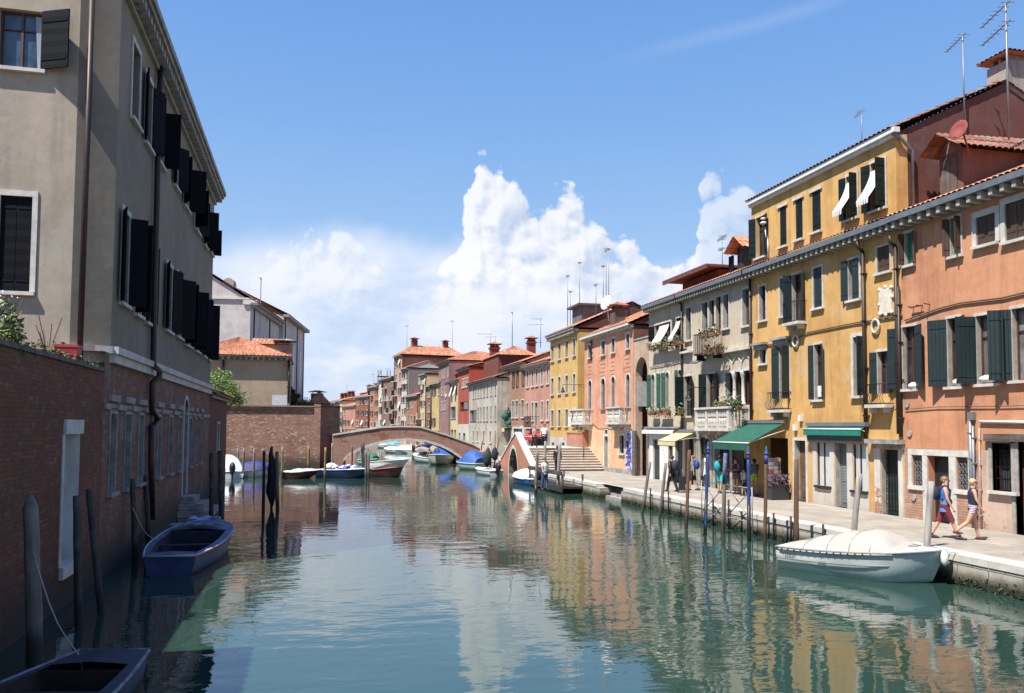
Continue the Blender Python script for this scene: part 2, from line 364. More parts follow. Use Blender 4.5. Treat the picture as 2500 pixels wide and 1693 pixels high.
LEAF=plain('leaf_green',(.07,.14,.035),.6,0,.45,2.5); LEAFD=plain('leaf_dark',(.035,.075,.02),.6,0,.45,2.5); LEAFY=plain('leaf_yellow_green',(.15,.21,.05),.6,0,.4,2.5)
FLW=plain('white_petals',(.8,.78,.74),.7); FLP=plain('pink_petals',(.75,.35,.36),.7); FLR=plain('red_petals',(.7,.10,.14),.7); TERRA=plain('flowerpot_clay',(.38,.16,.09),.85)
RUBBER=plain('black_rubber',(.012,.012,.013),.5,0,.1)
# ------------------------------------------------------------------ buildings: local frame x=along wall (left to right seen from outside), y=inward, z=up
def patch(mb,a,b,c,d,per=.24,amp=.05,row=.42,flat=False):
    """tiled slope: eave a-b, ridge d-c"""
    a,b,c,d=map(Vector,(a,b,c,d)); L=max((b-a).length,(c-d).length,.2); H=max(((d-a).length+(c-b).length)/2,.2)
    nx=max(2,int(L/per))*4; ny=max(1,int(H/row)); nrm=(b-a).cross(d-a)
    if nrm.length<1e-6: nrm=(b-a).cross(c-a)
    nrm.normalize()
    if nrm.z<0: nrm=-nrm
    sh=(0,.8,1,.8)
    rows=[]
    for j in range(ny):
        for t,k in ((j/ny,.028),((j+1)/ny-1e-3,0.)):
            e0=a.lerp(d,t); e1=b.lerp(c,t)
            rows.append([e0.lerp(e1,i/nx)+nrm*(amp*sh[i%4]+k) for i in range(nx+1)])
    o=mb.smooth; mb.smooth=False; mb.grid(rows); mb.smooth=o
class Bld:
    def __init__(s,name,label,cat='house',PL=None,PR=None,px=None,xf=None,zb=.72,group=None):
        if PL is None:
            a=onX(px[0],1000,xf); b=onX(px[1],1000,xf); PL=(xf,a.y); PR=(xf,b.y)
        s.PL=Vector((PL[0],PL[1],0)); s.PR=Vector((PR[0],PR[1],0)); d=s.PR-s.PL; s.L=d.length; d.normalize(); s.d=d; s.n=Vector((-d.y,d.x,0)) # inward
        s.rz=math.atan2(d.y,d.x); s.holes=[]; s.arch=[]; s.zb=zb
        s.e=empty(name,label,cat,(s.PL.x,s.PL.y,0),s.rz,group); s.roofo=None
    def pt(s,px,py,y=0.):
        o=s.PL+s.n*y; r=ray(px,py); t=(o-EYE).dot(s.n)/r.dot(s.n); P=EYE+r*t; q=P-s.PL
        return q.dot(s.d),P.z
    def U(s,px,y=0.): return s.pt(px,1000,y)[0]
    def Zz(s,px,py,y=0.): return s.pt(px,py,y)[1]
    def loc(s,P):
        q=Vector(P)-s.PL; return Vector((q.dot(s.d),q.dot(s.n),P[2]))
    # window from pixels
    def win(s,pl,pr,yt,yb,ref=None,**k):
        m=ref if ref is not None else (pl+pr)/2
        return s.window(s.U(pl),s.U(pr),s.Zz(m,yb),s.Zz(m,yt),**k)
    def row(s,ref,yt,yb,lst,**k): return [s.win(a,b,yt,yb,ref,**k) for a,b in lst]
    def window(s,u0,u1,z0,z1,kind='glass',fr=.075,frm=STONE,sill=True,sh=None,shm=SHG,rec=.2,pane=GLASS,arch=False,simple=False,lint=0.,bars=True,sw=None,name='window',label=None,ang=None):
        s.holes.append((u0,u1,z0,z1,bool(fr)))
        if arch: s.arch.append((u0,u1,z1))
        mb=MB(); 
        y=rec
        mb.q((u0,y,z0),(u1,y,z0),(u1,y,z1),(u0,y,z1))
        w=mb.build(name,pane,s.e,label)
        if simple:
            f=MB(); t=fr; y0,y1=-.04,-.003
            f.box(u0-t,u1+t,y0,y1,z1,z1+t); f.box(u0-t,u0,y0,y1,z0,z1); f.box(u1,u1+t,y0,y1,z0,z1); f.box(u0-t*1.4,u1+t*1.4,-.10,y1,z0-t,z0)
            f.build('frame',frm,w)
            if kind=='closed':
                g=MB(); g.box(u0+.01,u1-.01,.05,.08,z0+.01,z1-.01); g.build('shutter',shm,w)
            return w
        if bars and kind=='glass':
            f=MB(); yy=y-.05; b=.045; m=(u0+u1)/2
            f.box(u0,u0+b,yy,y-.002,z0,z1); f.box(u1-b,u1,yy,y-.002,z0,z1); f.box(u0+b,u1-b,yy,y-.002,z1-b,z1-.001); f.box(u0+b,u1-b,yy,y-.002,z0+.001,z0+b)
            f.box(m-b*.6,m+b*.6,yy-.004,y-.003,z0+b,z1-b)
            if z1-z0>1.2: f.box(u0+b,u1-b,yy+.004,y-.003,z0+(z1-z0)*.68,z0+(z1-z0)*.68+.03)
            f.build('sash',FRW,w)
        if fr:
            f=MB(); t=fr; y0,y1=-.035,-.003
            if arch:
                r=(u1-u0)/2; c=(u0+u1)/2; zc=z1-r; n=12
                for k in range(n):
                    a0=math.pi*k/n; a1=math.pi*(k+1)/n
                    P=lambda a,rr,yy:(c-rr*math.cos(a),yy,zc+rr*math.sin(a))
                    f.q(P(a0,r,y0),P(a1,r,y0),P(a1,r+t,y0),P(a0,r+t,y0)); f.q(P(a0,r+t,y0),P(a1,r+t,y0),P(a1,r+t,y1),P(a0,r+t,y1)); f.q(P(a0,r,y1),P(a1,r,y1),P(a1,r,y0),P(a0,r,y0))
                zj=zc
            else:
                f.box(u0-t-lint,u1+t+lint,y0-lint*.6,y1,z1,z1+t*1.15); zj=z1
            f.box(u0-t,u0,y0,y1,z0,zj); f.box(u1,u1+t,y0,y1,z0,zj)
            f.build('frame',frm,w)
        if sill:
            f=MB(); f.box(u0-.12,u1+.12,-.13,-.003,z0-.09,z0-.002); f.build('sill',STONE if sill is True else sill,w)
        if kind=='closed':
            m=(u0+u1)/2
            for a,b in ((u0+.01,m-.006),(m+.006,u1-.01)):
                g=MB(); g.box(a,b,.03,.07,z0+.02,z1-.02)
                for zz in (z0+.25,z1-.3): g.box(a+.03,b-.03,.018,.03,zz,zz+.04)
                g.build('shutter',shm,w)
        if sh:
            W=sw or min((u1-u0)/2,.62)
            for side,a in ((-1,sh[0]),(1,sh[1])):
                if a is None: continue
                hx=u0-.01 if side<0 else u1+.01; th=R(a)
                # hinge axis: closed (0) covers the opening, 180 lies on the wall
                dx=-side*math.cos(th); dy=-math.sin(th)
                M=Matrix(((dx,-dy if side<0 else dy,0,hx),(dy,dx if side<0 else -dx,0,-.045),(0,0,1,0),(0,0,0,1)))
                g=MB(); g.box(0,W,-.02,.02,z0+.02,z1-.01)
                for zz in (z0+.22,z1-.30): g.box(.02,W-.04,-.034,-.02,zz,zz+.07); g.box(.02,W-.04,.02,.034,zz,zz+.07)
                g.v=[tuple(M@Vector(v)) for v in g.v]
                g.build('shutter',shm,w)
        return w
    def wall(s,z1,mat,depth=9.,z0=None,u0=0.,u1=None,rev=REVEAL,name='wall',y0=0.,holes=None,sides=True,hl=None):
        u1=s.L if u1 is None else u1; z0=s.zb-.4 if z0 is None else z0
        hs=[h for h in (s.holes if holes is None else holes) if h[0]<u1 and h[1]>u0 and h[2]<z1 and h[3]>z0]
        us=sorted({u0,u1,*[min(max(x,u0),u1) for h in hs for x in h[:2]]}); zs=sorted({z0,z1,*[min(max(x,z0),z1) for h in hs for x in h[2:4]]})
        mb=MB()
        for i in range(len(us)-1):
            for j in range(len(zs)-1):
                if us[i+1]-us[i]<1e-5 or zs[j+1]-zs[j]<1e-5: continue
                cu=(us[i]+us[i+1])/2; cz=(zs[j]+zs[j+1])/2
                if any(h[0]<cu<h[1] and h[2]<cz<h[3] for h in hs): continue
                mb.q((us[i],y0,zs[j]),(us[i+1],y0,zs[j]),(us[i+1],y0,zs[j+1]),(us[i],y0,zs[j+1]))
        for a,b,c in s.arch:
            if not(u0<=a and b<=u1 and z0<c<=z1): continue
            r=(b-a)/2; m=(a+b)/2; zc=c-r; n=8
            for sd in (-1,1):
                for k in range(n):
                    a0=math.pi/2*k/n; a1=math.pi/2*(k+1)/n
                    p0=(m+sd*r*math.cos(a0),y0+.001,zc+r*math.sin(a0)); p1=(m+sd*r*math.cos(a1),y0+.001,zc+r*math.sin(a1))
                    mb.q(p0,p1,(p1[0],y0+.001,c),(p0[0],y0+.001,c))
        D=.3
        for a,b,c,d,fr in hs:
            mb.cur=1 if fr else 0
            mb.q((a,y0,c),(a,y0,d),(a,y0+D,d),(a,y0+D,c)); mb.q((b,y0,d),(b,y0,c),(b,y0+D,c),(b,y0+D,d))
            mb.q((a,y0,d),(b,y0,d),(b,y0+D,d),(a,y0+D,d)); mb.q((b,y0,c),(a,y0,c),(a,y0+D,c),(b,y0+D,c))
        mb.cur=0
        if sides:
            mb.q((u1,y0,z0),(u1,depth,z0),(u1,depth,z1),(u1,y0,z1)); mb.q((u0,depth,z0),(u0,y0,z0),(u0,y0,z1),(u0,depth,z1)); mb.q((u1,depth,z0),(u0,depth,z0),(u0,depth,z1),(u1,depth,z1))
        mb.q((u0,y0,z1),(u1,y0,z1),(u1,depth,z1),(u0,depth,z1))
        return mb.build(name,[mat,rev],s.e)
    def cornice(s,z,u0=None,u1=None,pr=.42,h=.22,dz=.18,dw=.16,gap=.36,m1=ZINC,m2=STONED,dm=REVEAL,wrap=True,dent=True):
        """gutter band with its underside at z, dentils below"""
        u0=0. if u0 is None else u0; u1=s.L if u1 is None else u1; e=.06 if wrap else 0
        g=MB(); g.box(u0-e,u1+e,-pr,-pr+.12,z,z+h); g.box(u0-e,u1+e,-pr+.12,.05,z+.02,z+.07); g.box(u0-e,u1+e,-pr*.45,-.004,z-.10,z+.018); g.build('gutter',m1,s.e)
        if dent:
            d=MB(); n=max(1,int((u1-u0)/gap)); st=(u1-u0)/n
            for i in range(n):
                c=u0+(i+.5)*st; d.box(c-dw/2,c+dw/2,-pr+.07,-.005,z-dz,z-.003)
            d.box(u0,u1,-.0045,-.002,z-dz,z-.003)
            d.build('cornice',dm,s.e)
        else:
            d=MB(); d.box(u0,u1,-pr*.6,-.005,z-dz,z-.103); d.build('cornice',dm,s.e)
    def roof(s,z,depth=9.,rise=1.8,kind='gable',pr=.45,mat=TILE,u0=None,u1=None,per=.24,ov=.12,ridge=None,amp=.05,y0=0.):
        u0=0. if u0 is None else u0; u1=s.L if u1 is None else u1; u0-=ov; u1+=ov; a=y0-pr; b=depth+pr; m=(a+b)/2 if ridge is None else ridge; zr=z+rise
        mb=MB()
        if kind=='gable':
            patch(mb,(u0,a,z),(u1,a,z),(u1,m,zr),(u0,m,zr),per,amp); patch(mb,(u1,b,z),(u0,b,z),(u0,m,zr),(u1,m,zr),per,amp)
            gm=MB(); gm.q((u1-ov,y0,z),(u1-ov,depth,z),(u1-ov,m,zr-.02)); gm.q((u0+ov,depth,z),(u0+ov,y0,z),(u0+ov,m,zr-.02)); s.gab=gm
        elif kind=='hip':
            W=u1-u0; Dp=b-a; k=min(W,Dp)/2
            if W>=Dp: r0,r1=(u0+k,m,zr),(u1-k,m,zr)
            else: r0,r1=((u0+u1)/2,a+k,zr),((u0+u1)/2,b-k,zr)
            if W>=Dp:
                patch(mb,(u0,a,z),(u1,a,z),r1,r0,per,amp); patch(mb,(u1,b,z),(u0,b,z),r0,r1,per,amp); patch(mb,(u1,a,z),(u1,b,z),r1,r1,per,amp); patch(mb,(u0,b,z),(u0,a,z),r0,r0,per,amp)
            else:
                patch(mb,(u0,a,z),(u1,a,z),r0,r0,per,amp); patch(mb,(u1,b,z),(u0,b,z),r1,r1,per,amp); patch(mb,(u1,a,z),(u1,b,z),r1,r0,per,amp); patch(mb,(u0,b,z),(u0,a,z),r0,r1,per,amp)
            s.gab=None
        elif kind=='shed':
            patch(mb,(u0,a,z),(u1,a,z),(u1,b,zr),(u0,b,zr),per,amp); gm=MB(); gm.q((u1-ov,y0,z),(u1-ov,depth,z),(u1-ov,depth,zr)); gm.q((u0+ov,depth,z),(u0+ov,y0,z),(u0+ov,depth,zr)); s.gab=gm
        # soffit
        mb.q((u0,a,z-.01),(u1,a,z-.01),(u1,b,z-.01),(u0,b,z-.01))
        s.roofo=mb.build('roof',mat,s.e)
        return s.roofo
    def gables(s,mat):
        if s.gab:
            for k in range(len(s.gab.f)):
                g=MB(); g.q(*[s.gab.v[i] for i in s.gab.f[k]]); g.build('gable_wall',mat,s.e)
    def pipe(s,px,yt,yb,r=.055,m=PIPE,y=-.1,bend=None,px2=None):
        u=s.U(px); zt=s.Zz(px,yt); zb=s.Zz(px2 or px,yb); mb=MB(); mb.tube([(u,y,zt),(u,y,zb)],r,8)
        for k in range(4):
            zz=zb+(zt-zb)*(k+.5)/4; mb.box(u-r*1.5,u+r*1.5,y-r,-.004,zz,zz+.04)
        if bend: mb.tube([(u,-.35,zt+.35),(u,-.3,zt+.1),(u,y,zt)],r,8)
        return mb.build('downpipe',m,s.e)
    def chimney(s,u,y,z0,z1,w=.6,d=.6,mat=None,cap=TILED,style=0):
        mat=mat or plain('chimney_plaster',(.35,.12,.09),.9,0,.2)
        mb=MB(); p=s.roofo or s.e; mb.box(u-w/2,u+w/2,y-d/2,y+d/2,z0,z1)
        if style==1: mb.box(u-w*.62,u+w*.62,y-d*.62,y+d*.62,z1-.35,z1-.2); 
        for du in (-.35,0,.35): mb.box(u+du*w-.05,u+du*w+.05,y-d*.4,y+d*.4,z1,z1+.22)
        c=mb.build('chimney',mat,p); k=MB(); zc=z1+.22
        patch(k,(u-w*.75,y-d*.8,zc),(u+w*.75,y-d*.8,zc),(u+w*.1,y,zc+.3),(u-w*.1,y,zc+.3),.2,.04); patch(k,(u+w*.75,y+d*.8,zc),(u-w*.75,y+d*.8,zc),(u-w*.1,y,zc+.3),(u+w*.1,y,zc+.3),.2,.04)
        patch(k,(u+w*.75,y-d*.8,zc),(u+w*.75,y+d*.8,zc),(u+w*.1,y,zc+.3),(u+w*.1,y,zc+.3),.2,.04); k.q((u-w*.75,y-d*.8,zc),(u+w*.75,y-d*.8,zc),(u+w*.75,y+d*.8,zc),(u-w*.75,y+d*.8,zc)); patch(k,(u-w*.75,y+d*.8,zc),(u-w*.75,y-d*.8,zc),(u-w*.1,y,zc+.3),(u-w*.1,y,zc+.3),.2,.04)
        k.build('chimney_cap',cap,c)
        return c
    def antenna(s,px,yt,yb,y=2.,booms=((.0,1.),),r=.022,tilt=0.):
        u,zt=s.pt(px,yt,y); zb=s.Zz(px,yb,y); mb=MB(); mb.tube([(u,y,zb),(u+tilt,y,zt)],r,6)
        for f,L in booms:
            zz=zt-.05-f*(zt-zb); d=Vector((.95,-.3,.0)); c=Vector((u+tilt*(1-f),y,zz)); a=c-d*L*.85; b=c+d*L*.15
            mb.tube([a,b],r*.7,5)
            for k in range(7):
                p=a.lerp(b,k/6.5); h=.09+.02*k; mb.tube([p-Vector((.3*h,.95*h,0)),p+Vector((.3*h,.95*h,0))],r*.4,4,False)
        return mb.build('antenna',GREYM,s.e)
    def flowers(s,u0,u1,z,y=-.3,cols=(FLW,),n=60,box=True,h=.3,label='flower box'):
        t=empty('flower_box',label,'flower box',(s.PL+s.d*u0+s.n*(y)+Vector((0,0,z))),s.rz,'flower boxes on the facades'); L=u1-u0
        if box:
            b=MB(); b.box(0,L,-.1,.1,-.2,0,taper=-.02); b.build('planter',TERRA,t)
        f=MB(); 
        for i in range(int(n*4.5)):
            xx=random.uniform(-.08,L+.08); hh_=h*(.75+.5*math.sin(xx*5.+n)*math.sin(xx*2.3)); f.leaf((xx,random.gauss(-.05,.12),abs(random.gauss(0,hh_*.55))-(random.uniform(.05,.38) if random.random()<.35 else 0)),random.uniform(.08,.2))
        f.build('foliage',random.choice((LEAF,LEAFD)),t)
        for c in cols:
            g=MB()
            for i in range(n//(2*len(cols))):
                cc=(random.uniform(-.05,L+.05),random.gauss(-.12,.1),abs(random.gauss(h*.45,h*.3))-(random.random()<.3)*.2)
                for k in range(3): g.leaf((cc[0]+random.gauss(0,.02),cc[1]+random.gauss(0,.02),cc[2]+random.gauss(0,.02)),.08)
            g.build('blossom',c,t)
        return t
    def ironbalc(s,u0,u1,z0,h=.95,pr=.4,belly=True,slab=True,gap=.12,pots=False):
        g=empty_child('balcony',s.e) if False else None
        mb=MB()
        def P(t,zz,bul): return None
        base=MB(); 
        if slab: base.box(u0-.03,u1+.03,-pr-.04,-.003,z0-.12,z0)
        else: base.box(u0,u1,-pr,-.003,z0-.03,z0)
        for k in (u0+.15,u1-.15): base.box(k-.05,k+.05,-pr*.8,-.004,z0-.3,z0-.121 if slab else z0-.031)
        b=base.build('balcony',STONE if slab else IRON,s.e)
        pts=[]
        n=max(2,int((u1-u0)/gap)); 
        for i in range(n+1): pts.append((u0+(u1-u0)*i/n,-pr,0,-1))
        m=max(1,int(pr/gap))
        for i in range(1,m): pts+= [(u0,-pr*i/m,-1,0),(u1,-pr*i/m,1,0)]
        for x,y,dx,dy in pts:
            if belly: q=[(x,y,z0),(x+dx*.1,y+dy*.1,z0+.12),(x+dx*.13,y+dy*.13,z0+.25),(x+dx*.03,y+dy*.03,z0+h*.6),(x+dx*.02,y+dy*.02,z0+h)]
            else: q=[(x,y,z0),(x,y,z0+h)]
            mb.tube(q,.011,4,False)
        for zz in ((z0+h),(z0+.03)):
            mb.tube([(u0,-.01,zz),(u0,-pr,zz),(u1,-pr,zz),(u1,-.01,zz)],.018,5)
        mb.build('railing',IRON,b)
        return b
    def stonebalc(s,u0,u1,z0,h=.95,pr=.8,posts=4,m=STONE):
        base=MB(); base.box(u0-.06,u1+.06,-pr-.06,-.003,z0-.16,z0)
        n=max(2,int((u1-u0)/.9)+1)
        for i in range(n):
            k=u0+.15+(u1-u0-.3)*i/(n-1); base.box(k-.1,k+.1,-pr*.9,-.004,z0-.34,z0-.161); base.box(k-.1,k+.1,-pr*.5,-.005,z0-.55,z0-.341)
        b=base.build('balcony',m,s.e); mb=MB(); zt=z0+h
        mb.box(u0-.05,u1+.05,-pr-.06,-pr+.14,zt-.1,zt); mb.box(u0-.05,u0+.14,-pr+.14,-.01,zt-.1,zt-.002); mb.box(u1-.14,u1+.05,-pr+.14,-.01,zt-.1,zt-.002)
        for i in range(posts):
            x=u0+(u1-u0)*i/(posts-1); x=min(max(x,u0+.09),u1-.09); mb.box(x-.09,x+.09,-pr,-pr+.16,z0+.001,zt-.101)
        for x in (u0+.09,u1-.09): mb.box(x-.08,x+.08,-.17,-.01,z0+.001,zt-.101)
        def bal(x,y):
            hh=(h-.1)/2
            for q in (0,1):
                mb.lathe([(.03,0),(.055,hh*.25),(.03,hh*.5),(.055,hh*.75),(.03,hh)],(x,y,z0+q*hh),6)
        k=u0+.2
        while k<u1-.15: bal(k,-pr+.06); k+=.16
        k=-pr+.25
        while k<-.2: bal(u0+.06,k); bal(u1-.06,k); k+=.17
        mb.build('balustrade',m,b)
        return b
    def lamp(s,px,py,arm=1.6,y=-.0,side=-1,px1=None):
        u,z=s.pt(px,py,-arm); mb=MB()
        mb.tube([(u,-.01,z+.55),(u,-arm,z+.55)],.022,6); mb.tube([(u,-.01,z+.25),(u,-arm*.3,z+.52)],.015,5); mb.tube([(u,-arm,z+.55),(u,-arm,z+.3)],.015,5)
        b=mb.build('lamp_bracket',IRON,s.e); l=MB(); l.lathe([(.04,.35),(.07,.25),(.09,.12),(.17,.0),(.19,-.04)],(u,-arm,z),12); l.build('lamp_shade',IRON,b)
        l=MB(); l.blob((u,-arm,z-.04),(.12,.12,.09)); l.build('lamp_globe',WHITE,b)
    def awning(s,u0,u1,z,drop,pr,mat,val=.25,valm=None,scal=True,frame=True,name='awning'):
        mb=MB(); n=max(2,int((u1-u0)/.12)); 
        mb.q((u0,-.12,z),(u1,-.12,z),(u1,-pr,z-drop),(u0,-pr,z-drop)); mb.q((u0,-pr,z-drop-.012),(u1,-pr,z-drop-.012),(u1,-.12,z-.012),(u0,-.12,z-.012))
        a=mb.build(name,mat,s.e); v=MB()
        for i in range(n):
            a0=u0+(u1-u0)*i/n; a1=u0+(u1-u0)*(i+1)/n; m=(a0+a1)/2; zz=z-drop
            if scal: v.q((a0,-pr-.005,zz),(a0,-pr-.005,zz-val+.04),(m,-pr-.005,zz-val),(a1,-pr-.005,zz-val+.04),(a1,-pr-.005,zz))
            else: v.q((a0,-pr-.005,zz),(a0,-pr-.005,zz-val),(a1,-pr-.005,zz-val),(a1,-pr-.005,zz))
        v.build('valance',valm or mat,a)
        c=MB(); c.box(u0-.05,u1+.05,-.22,-.004,z+.005,z+.16); c.build('casing',GREYM,a)
        if frame:
            f=MB(); f.tube([(u0,-pr,z-drop),(u1,-pr,z-drop)],.03,6)
            for x in (u0+.03,u1-.03): f.tube([(x,-.1,z-.3),(x,-pr*.5,z-drop*.5-.12),(x,-pr,z-drop)],.018,5)
            f.build('awning_frame',WHITE,a)
        return a
    def cloth(s,u0,u1,z,pr,drop,mat=WHITE):
        """window awning cloth sagging outwards"""
        rows=[]
        for k in range(7):
            t=k/6; rows.append([(u,-.05-pr*t**1.5,z-drop*t) for u in (u0,u1)])
        mb=MB(); mb.smooth=True; mb.grid(rows); mb.smooth=False
        n=5
        for i in range(n):
            a0=u0+(u1-u0)*i/n; a1=u0+(u1-u0)*(i+1)/n; mb.q((a0,-.05-pr,z-drop),(a1,-.05-pr,z-drop),((a0*.2+a1*.8),-.05-pr,z-drop-.2),((a0*.8+a1*.2),-.05-pr,z-drop-.2))
        return mb.build('sun_blind',mat,s.e)
    def cable(s,pts,r=.018,m=None,y=-.05):
        P=[(s.pt(a,b,0)[0],y,s.pt(a,b,0)[1]) for a,b in pts]; mb=MB(); mb.tube(P,r,5,False); return mb.build('cable',m or plain('cable_grey',(.16,.10,.08),.7),s.e)
    def door(s,pl,pr,yt,yb,mat=WOODB,fr=.14,rec=.3,glass=None,label=None,grille=False,**k):
        u0,u1=s.U(pl),s.U(pr); m=(pl+pr)/2; z0=s.zb; z1=s.Zz(m,yt)
        s.holes.append((u0,u1,z0,z1,True))
        g=MB(); g.box(u0,u1,rec-.04,rec,z0,z1); d=g.build('door',mat,s.e,label)
        if fr:
            f=MB(); f.box(u0-fr,u1+fr,-.04,-.003,z1,z1+fr); f.box(u0-fr,u0,-.04,-.003,z0,z1); f.box(u1,u1+fr,-.04,-.003,z0,z1); f.build('frame',STONE,d)
        h=MB(); h.blob((u1-.12,rec-.08,z0+1.0),.035,8,5); h.build('handle',GREYM,d)
        p=MB(); w=u1-u0
        for a,b in ((z0+.15,z0+.85),(z0+1.0,z1-.15)): p.box(u0+w*.15,u1-w*.15,rec-.055,rec-.041,a,b)
        p.build('panel',mat if not glass else glass,d)
        if grille: s.grille(u0,u1,z0+.1,z1-.05,rec-.09,d)
        return d
    def grille(s,u0,u1,z0,z1,y,parent,fancy=False,m=IRON,gap=.13):
        mb=MB(); n=max(2,int((u1-u0)/gap)); k=max(2,int((z1-z0)/(gap*2)))
        for i in range(n+1): x=u0+(u1-u0)*i/n; mb.box(x-.008,x+.008,y-.008,y+.008,z0,z1)
        for j in range(k+1): z=z0+(z1-z0)*j/k; mb.box(u0,u1,y-.014,y-.009,z-.012,z+.012)
        if fancy:
            for i in range(n):
                for j in range(k*2):
                    x=u0+(u1-u0)*(i+.5)/n; z=z0+(z1-z0)*(j+.5)/(2*k); r=.05
                    mb.tube([(x+r*math.cos(a*math.pi/4),y,z+r*1.2*math.sin(a*math.pi/4)) for a in range(7 if (i+j)%2 else 8)],.008,4,False)
        return mb.build('grille',m,parent)
# ================================================================== RIGHT BANK, NEAR HOUSES
XF=19.9; QZ=.72
# ---- salmon house
M_SAL=plaster('salmon_plaster',(.63,.295,.155),.12,.55,col2=(.51,.22,.115),low=3.6)
b=Bld('corner_house','salmon plaster house with green blinds, nearest on the right bank','house',px=(2206,2500),xf=XF); b.PR.y-=6; b.L+=6
L=b.L
b.win(2217,2237,566,645,sh=(100,150),shm=SHBR,pane=BLIND,bars=False,rec=.12)
b.win(2330,2355,528,622,sh=(120,95),shm=SHBR,pane=BLIND,bars=False,rec=.12)
b.win(2394,2442,522,594,kind='closed',shm=SHBR,rec=.3,fr=.16); b.win(2466,2520,487,582,kind='closed',shm=SHBR,rec=.3,fr=.16)
b.win(2207,2239,797,950,sh=(165,160),sw=.55); b.win(2318,2349,776,944,sh=(155,150),sw=.6)
b.win(2389,2440,768,937,sh=(105,150),pane=GLASSL,sw=.6); b.win(2477,2530,750,928,sh=(130,160),pane=GLASSL,sw=.6)
b.window(L-4.2,L-3.1,4.3,6.6,sh=(160,160))
# cushions on the sills
for i,(pl,pr,yb) in enumerate(((2222,2246,950),(2330,2358,942),(2393,2440,934))):
    u0,u1=b.U(pl),b.U(pr); z=b.Zz((pl+pr)/2,yb); m=MB(); m.blob(((u0+u1)/2,-.02,z+.10),((u1-u0)*.48,.16,.13),14,8,.08); 
    c=m.build('bedding',WHITE); c.matrix_world=Matrix.Translation(b.PL)@Matrix.Rotation(b.rz,4,'Z')
    tag(c,('white pillow airing on the sill of the leftmost large salmon house window','white bedding on the sill of the middle dark green shuttered window','large white bundle of bedding on the widest salmon house sill')[i],'bedding','bedding airing on sills')
# ground floor
w=b.win(2226,2251,1113,1186,sill=False,fr=.001,rec=.13,bars=False); b.grille(b.U(2226),b.U(2251),b.Zz(2238,1186),b.Zz(2238,1113),.05,w,True,GREYM)
w=b.win(2334,2362,1117,1196,sill=False,fr=.001,rec=.13,bars=False); b.grille(b.U(2334),b.U(2362),b.Zz(2348,1196),b.Zz(2348,1117),.05,w,True,GREYM)
d=b.door(2264,2315,1112,0,mat=plain('black_door_paint',(.02,.02,.022),.5),fr=0,rec=.28)
sm=MB(); z1=b.Zz(2300,1103); zt=b.Zz(2300,1114)
for a,c in ((2217,2225.5),(2251.5,2263),(2316,2333),(2363,2371)): sm.box(b.U(a),b.U(c),-.045,-.003,b.Zz(2238,1196) if a not in (2251.5,2316) else QZ,zt-.001)
sm.box(b.U(2217),b.U(2371),-.05,-.003,zt,z1+.05); sm.box(b.U(2216),b.U(2256),-.07,-.003,b.Zz(2238,1196),b.Zz(2238,1186)-.002); sm.box(b.U(2328),b.U(2371),-.07,-.003,b.Zz(2348,1207),b.Zz(2348,1196)-.002)
sm.build('frame',STONE,b.e)
w=b.win(2420,2476,1082,1200,sill=True,fr=.12,rec=.3,frm=STONED,pane=GLASS); b.grille(b.U(2420),b.U(2476),b.Zz(2448,1198),b.Zz(2448,1084),.12,w,False,IRON,.16)
b.window(L-6.35,L-5.2,QZ,3.5,kind='glass',fr=.12,sill=False,rec=.29,frm=STONED)
m=MB(); m.box(b.U(2408),L-4.6,-.14,-.004,b.Zz(2440,1078),b.Zz(2440,1060)); m.build('lintel_beam',woodm('old_beam',(.10,.075,.055),False),b.e)
m=MB(); m.tube([(b.U(2395),-.05,b.Zz(2395,1030)),(L-4.4,-.05,b.Zz(2395,1030)-.05)],.045,8); m.build('white_conduit',WHITE,b.e)
m=MB(); m.box(b.U(2371),b.U(2383),-.16,-.004,b.Zz(2377,1026),b.Zz(2377,1007)); m.build('junction_box',GREYM,b.e)
b.pipe(2374,1028,1280,.06,GREYM,-.1); b.pipe(2380,1040,1290,.04,GREYM,-.09); b.pipe(2393,1045,1290,.025,plain('beige_pipe',(.45,.36,.28),.7),-.06)
b.pipe(2200,600,1060,.065,PIPE,-.12,True)
zb_=b.Zz(2300,1096)
ws=b.wall(7.05,M_SAL,9.,z0=zb_,hl=None)
LOWB=brick('low_salmon_brick',(.42,.20,.13),(.50,.27,.18),(.50,.40,.31),algae=False,patch=.5,salt=.5,white=0.)
PINKP=plaster('peeling_beige_plaster',(.66,.46,.34),.42,.6,low=3.5)
us=b.U(2386)
m=b.wall(zb_,LOWB,.4,u0=0,u1=us,name='plinth_wall',rev=M_SAL); m=b.wall(zb_,PINKP,.4,u0=us,u1=L,name='shopfront_wall')
ztop=b.Zz(2500,442)
# raise upper wall to the eave
SALTOP=ztop
bpy.data.objects.remove(ws); b.wall(ztop,M_SAL,9.,z0=zb_)
b.cornice(ztop-.02,pr=.55,h=.2,dz=.22,dw=.14,gap=.42); b.roof(ztop+.16,9.,2.0,'gable',.55,TILE,per=.22); b.gables(M_SAL)
b.cable([(2212,783),(2250,770),(2300,752),(2350,740),(2400,734),(2450,728),(2500,716),(2560,700)],.03); b.cable([(2212,1000),(2290,994),(2370,993),(2450,992),(2520,990)],.015)
for px,py in ((2216,988),(2222,1059),(2232,1215)):
    u,z=b.pt(px,py); m=MB(); m.tube([(u,-.05,z),(u,-.004,z)],.11,14); m.build('vent_cap',STONED,b.e)
m=MB(); u,z=b.pt(2229,752); m.bar((u,-.12,z),(b.U(2264),-.12,z),.04); [m.bar((u+k,-.004,z),(u+k,-.25,z+.02),.03) for k in (.05,.45,.8)]; m.build('iron_bracket',plain('rust_red_iron',(.12,.03,.02),.7),b.e)
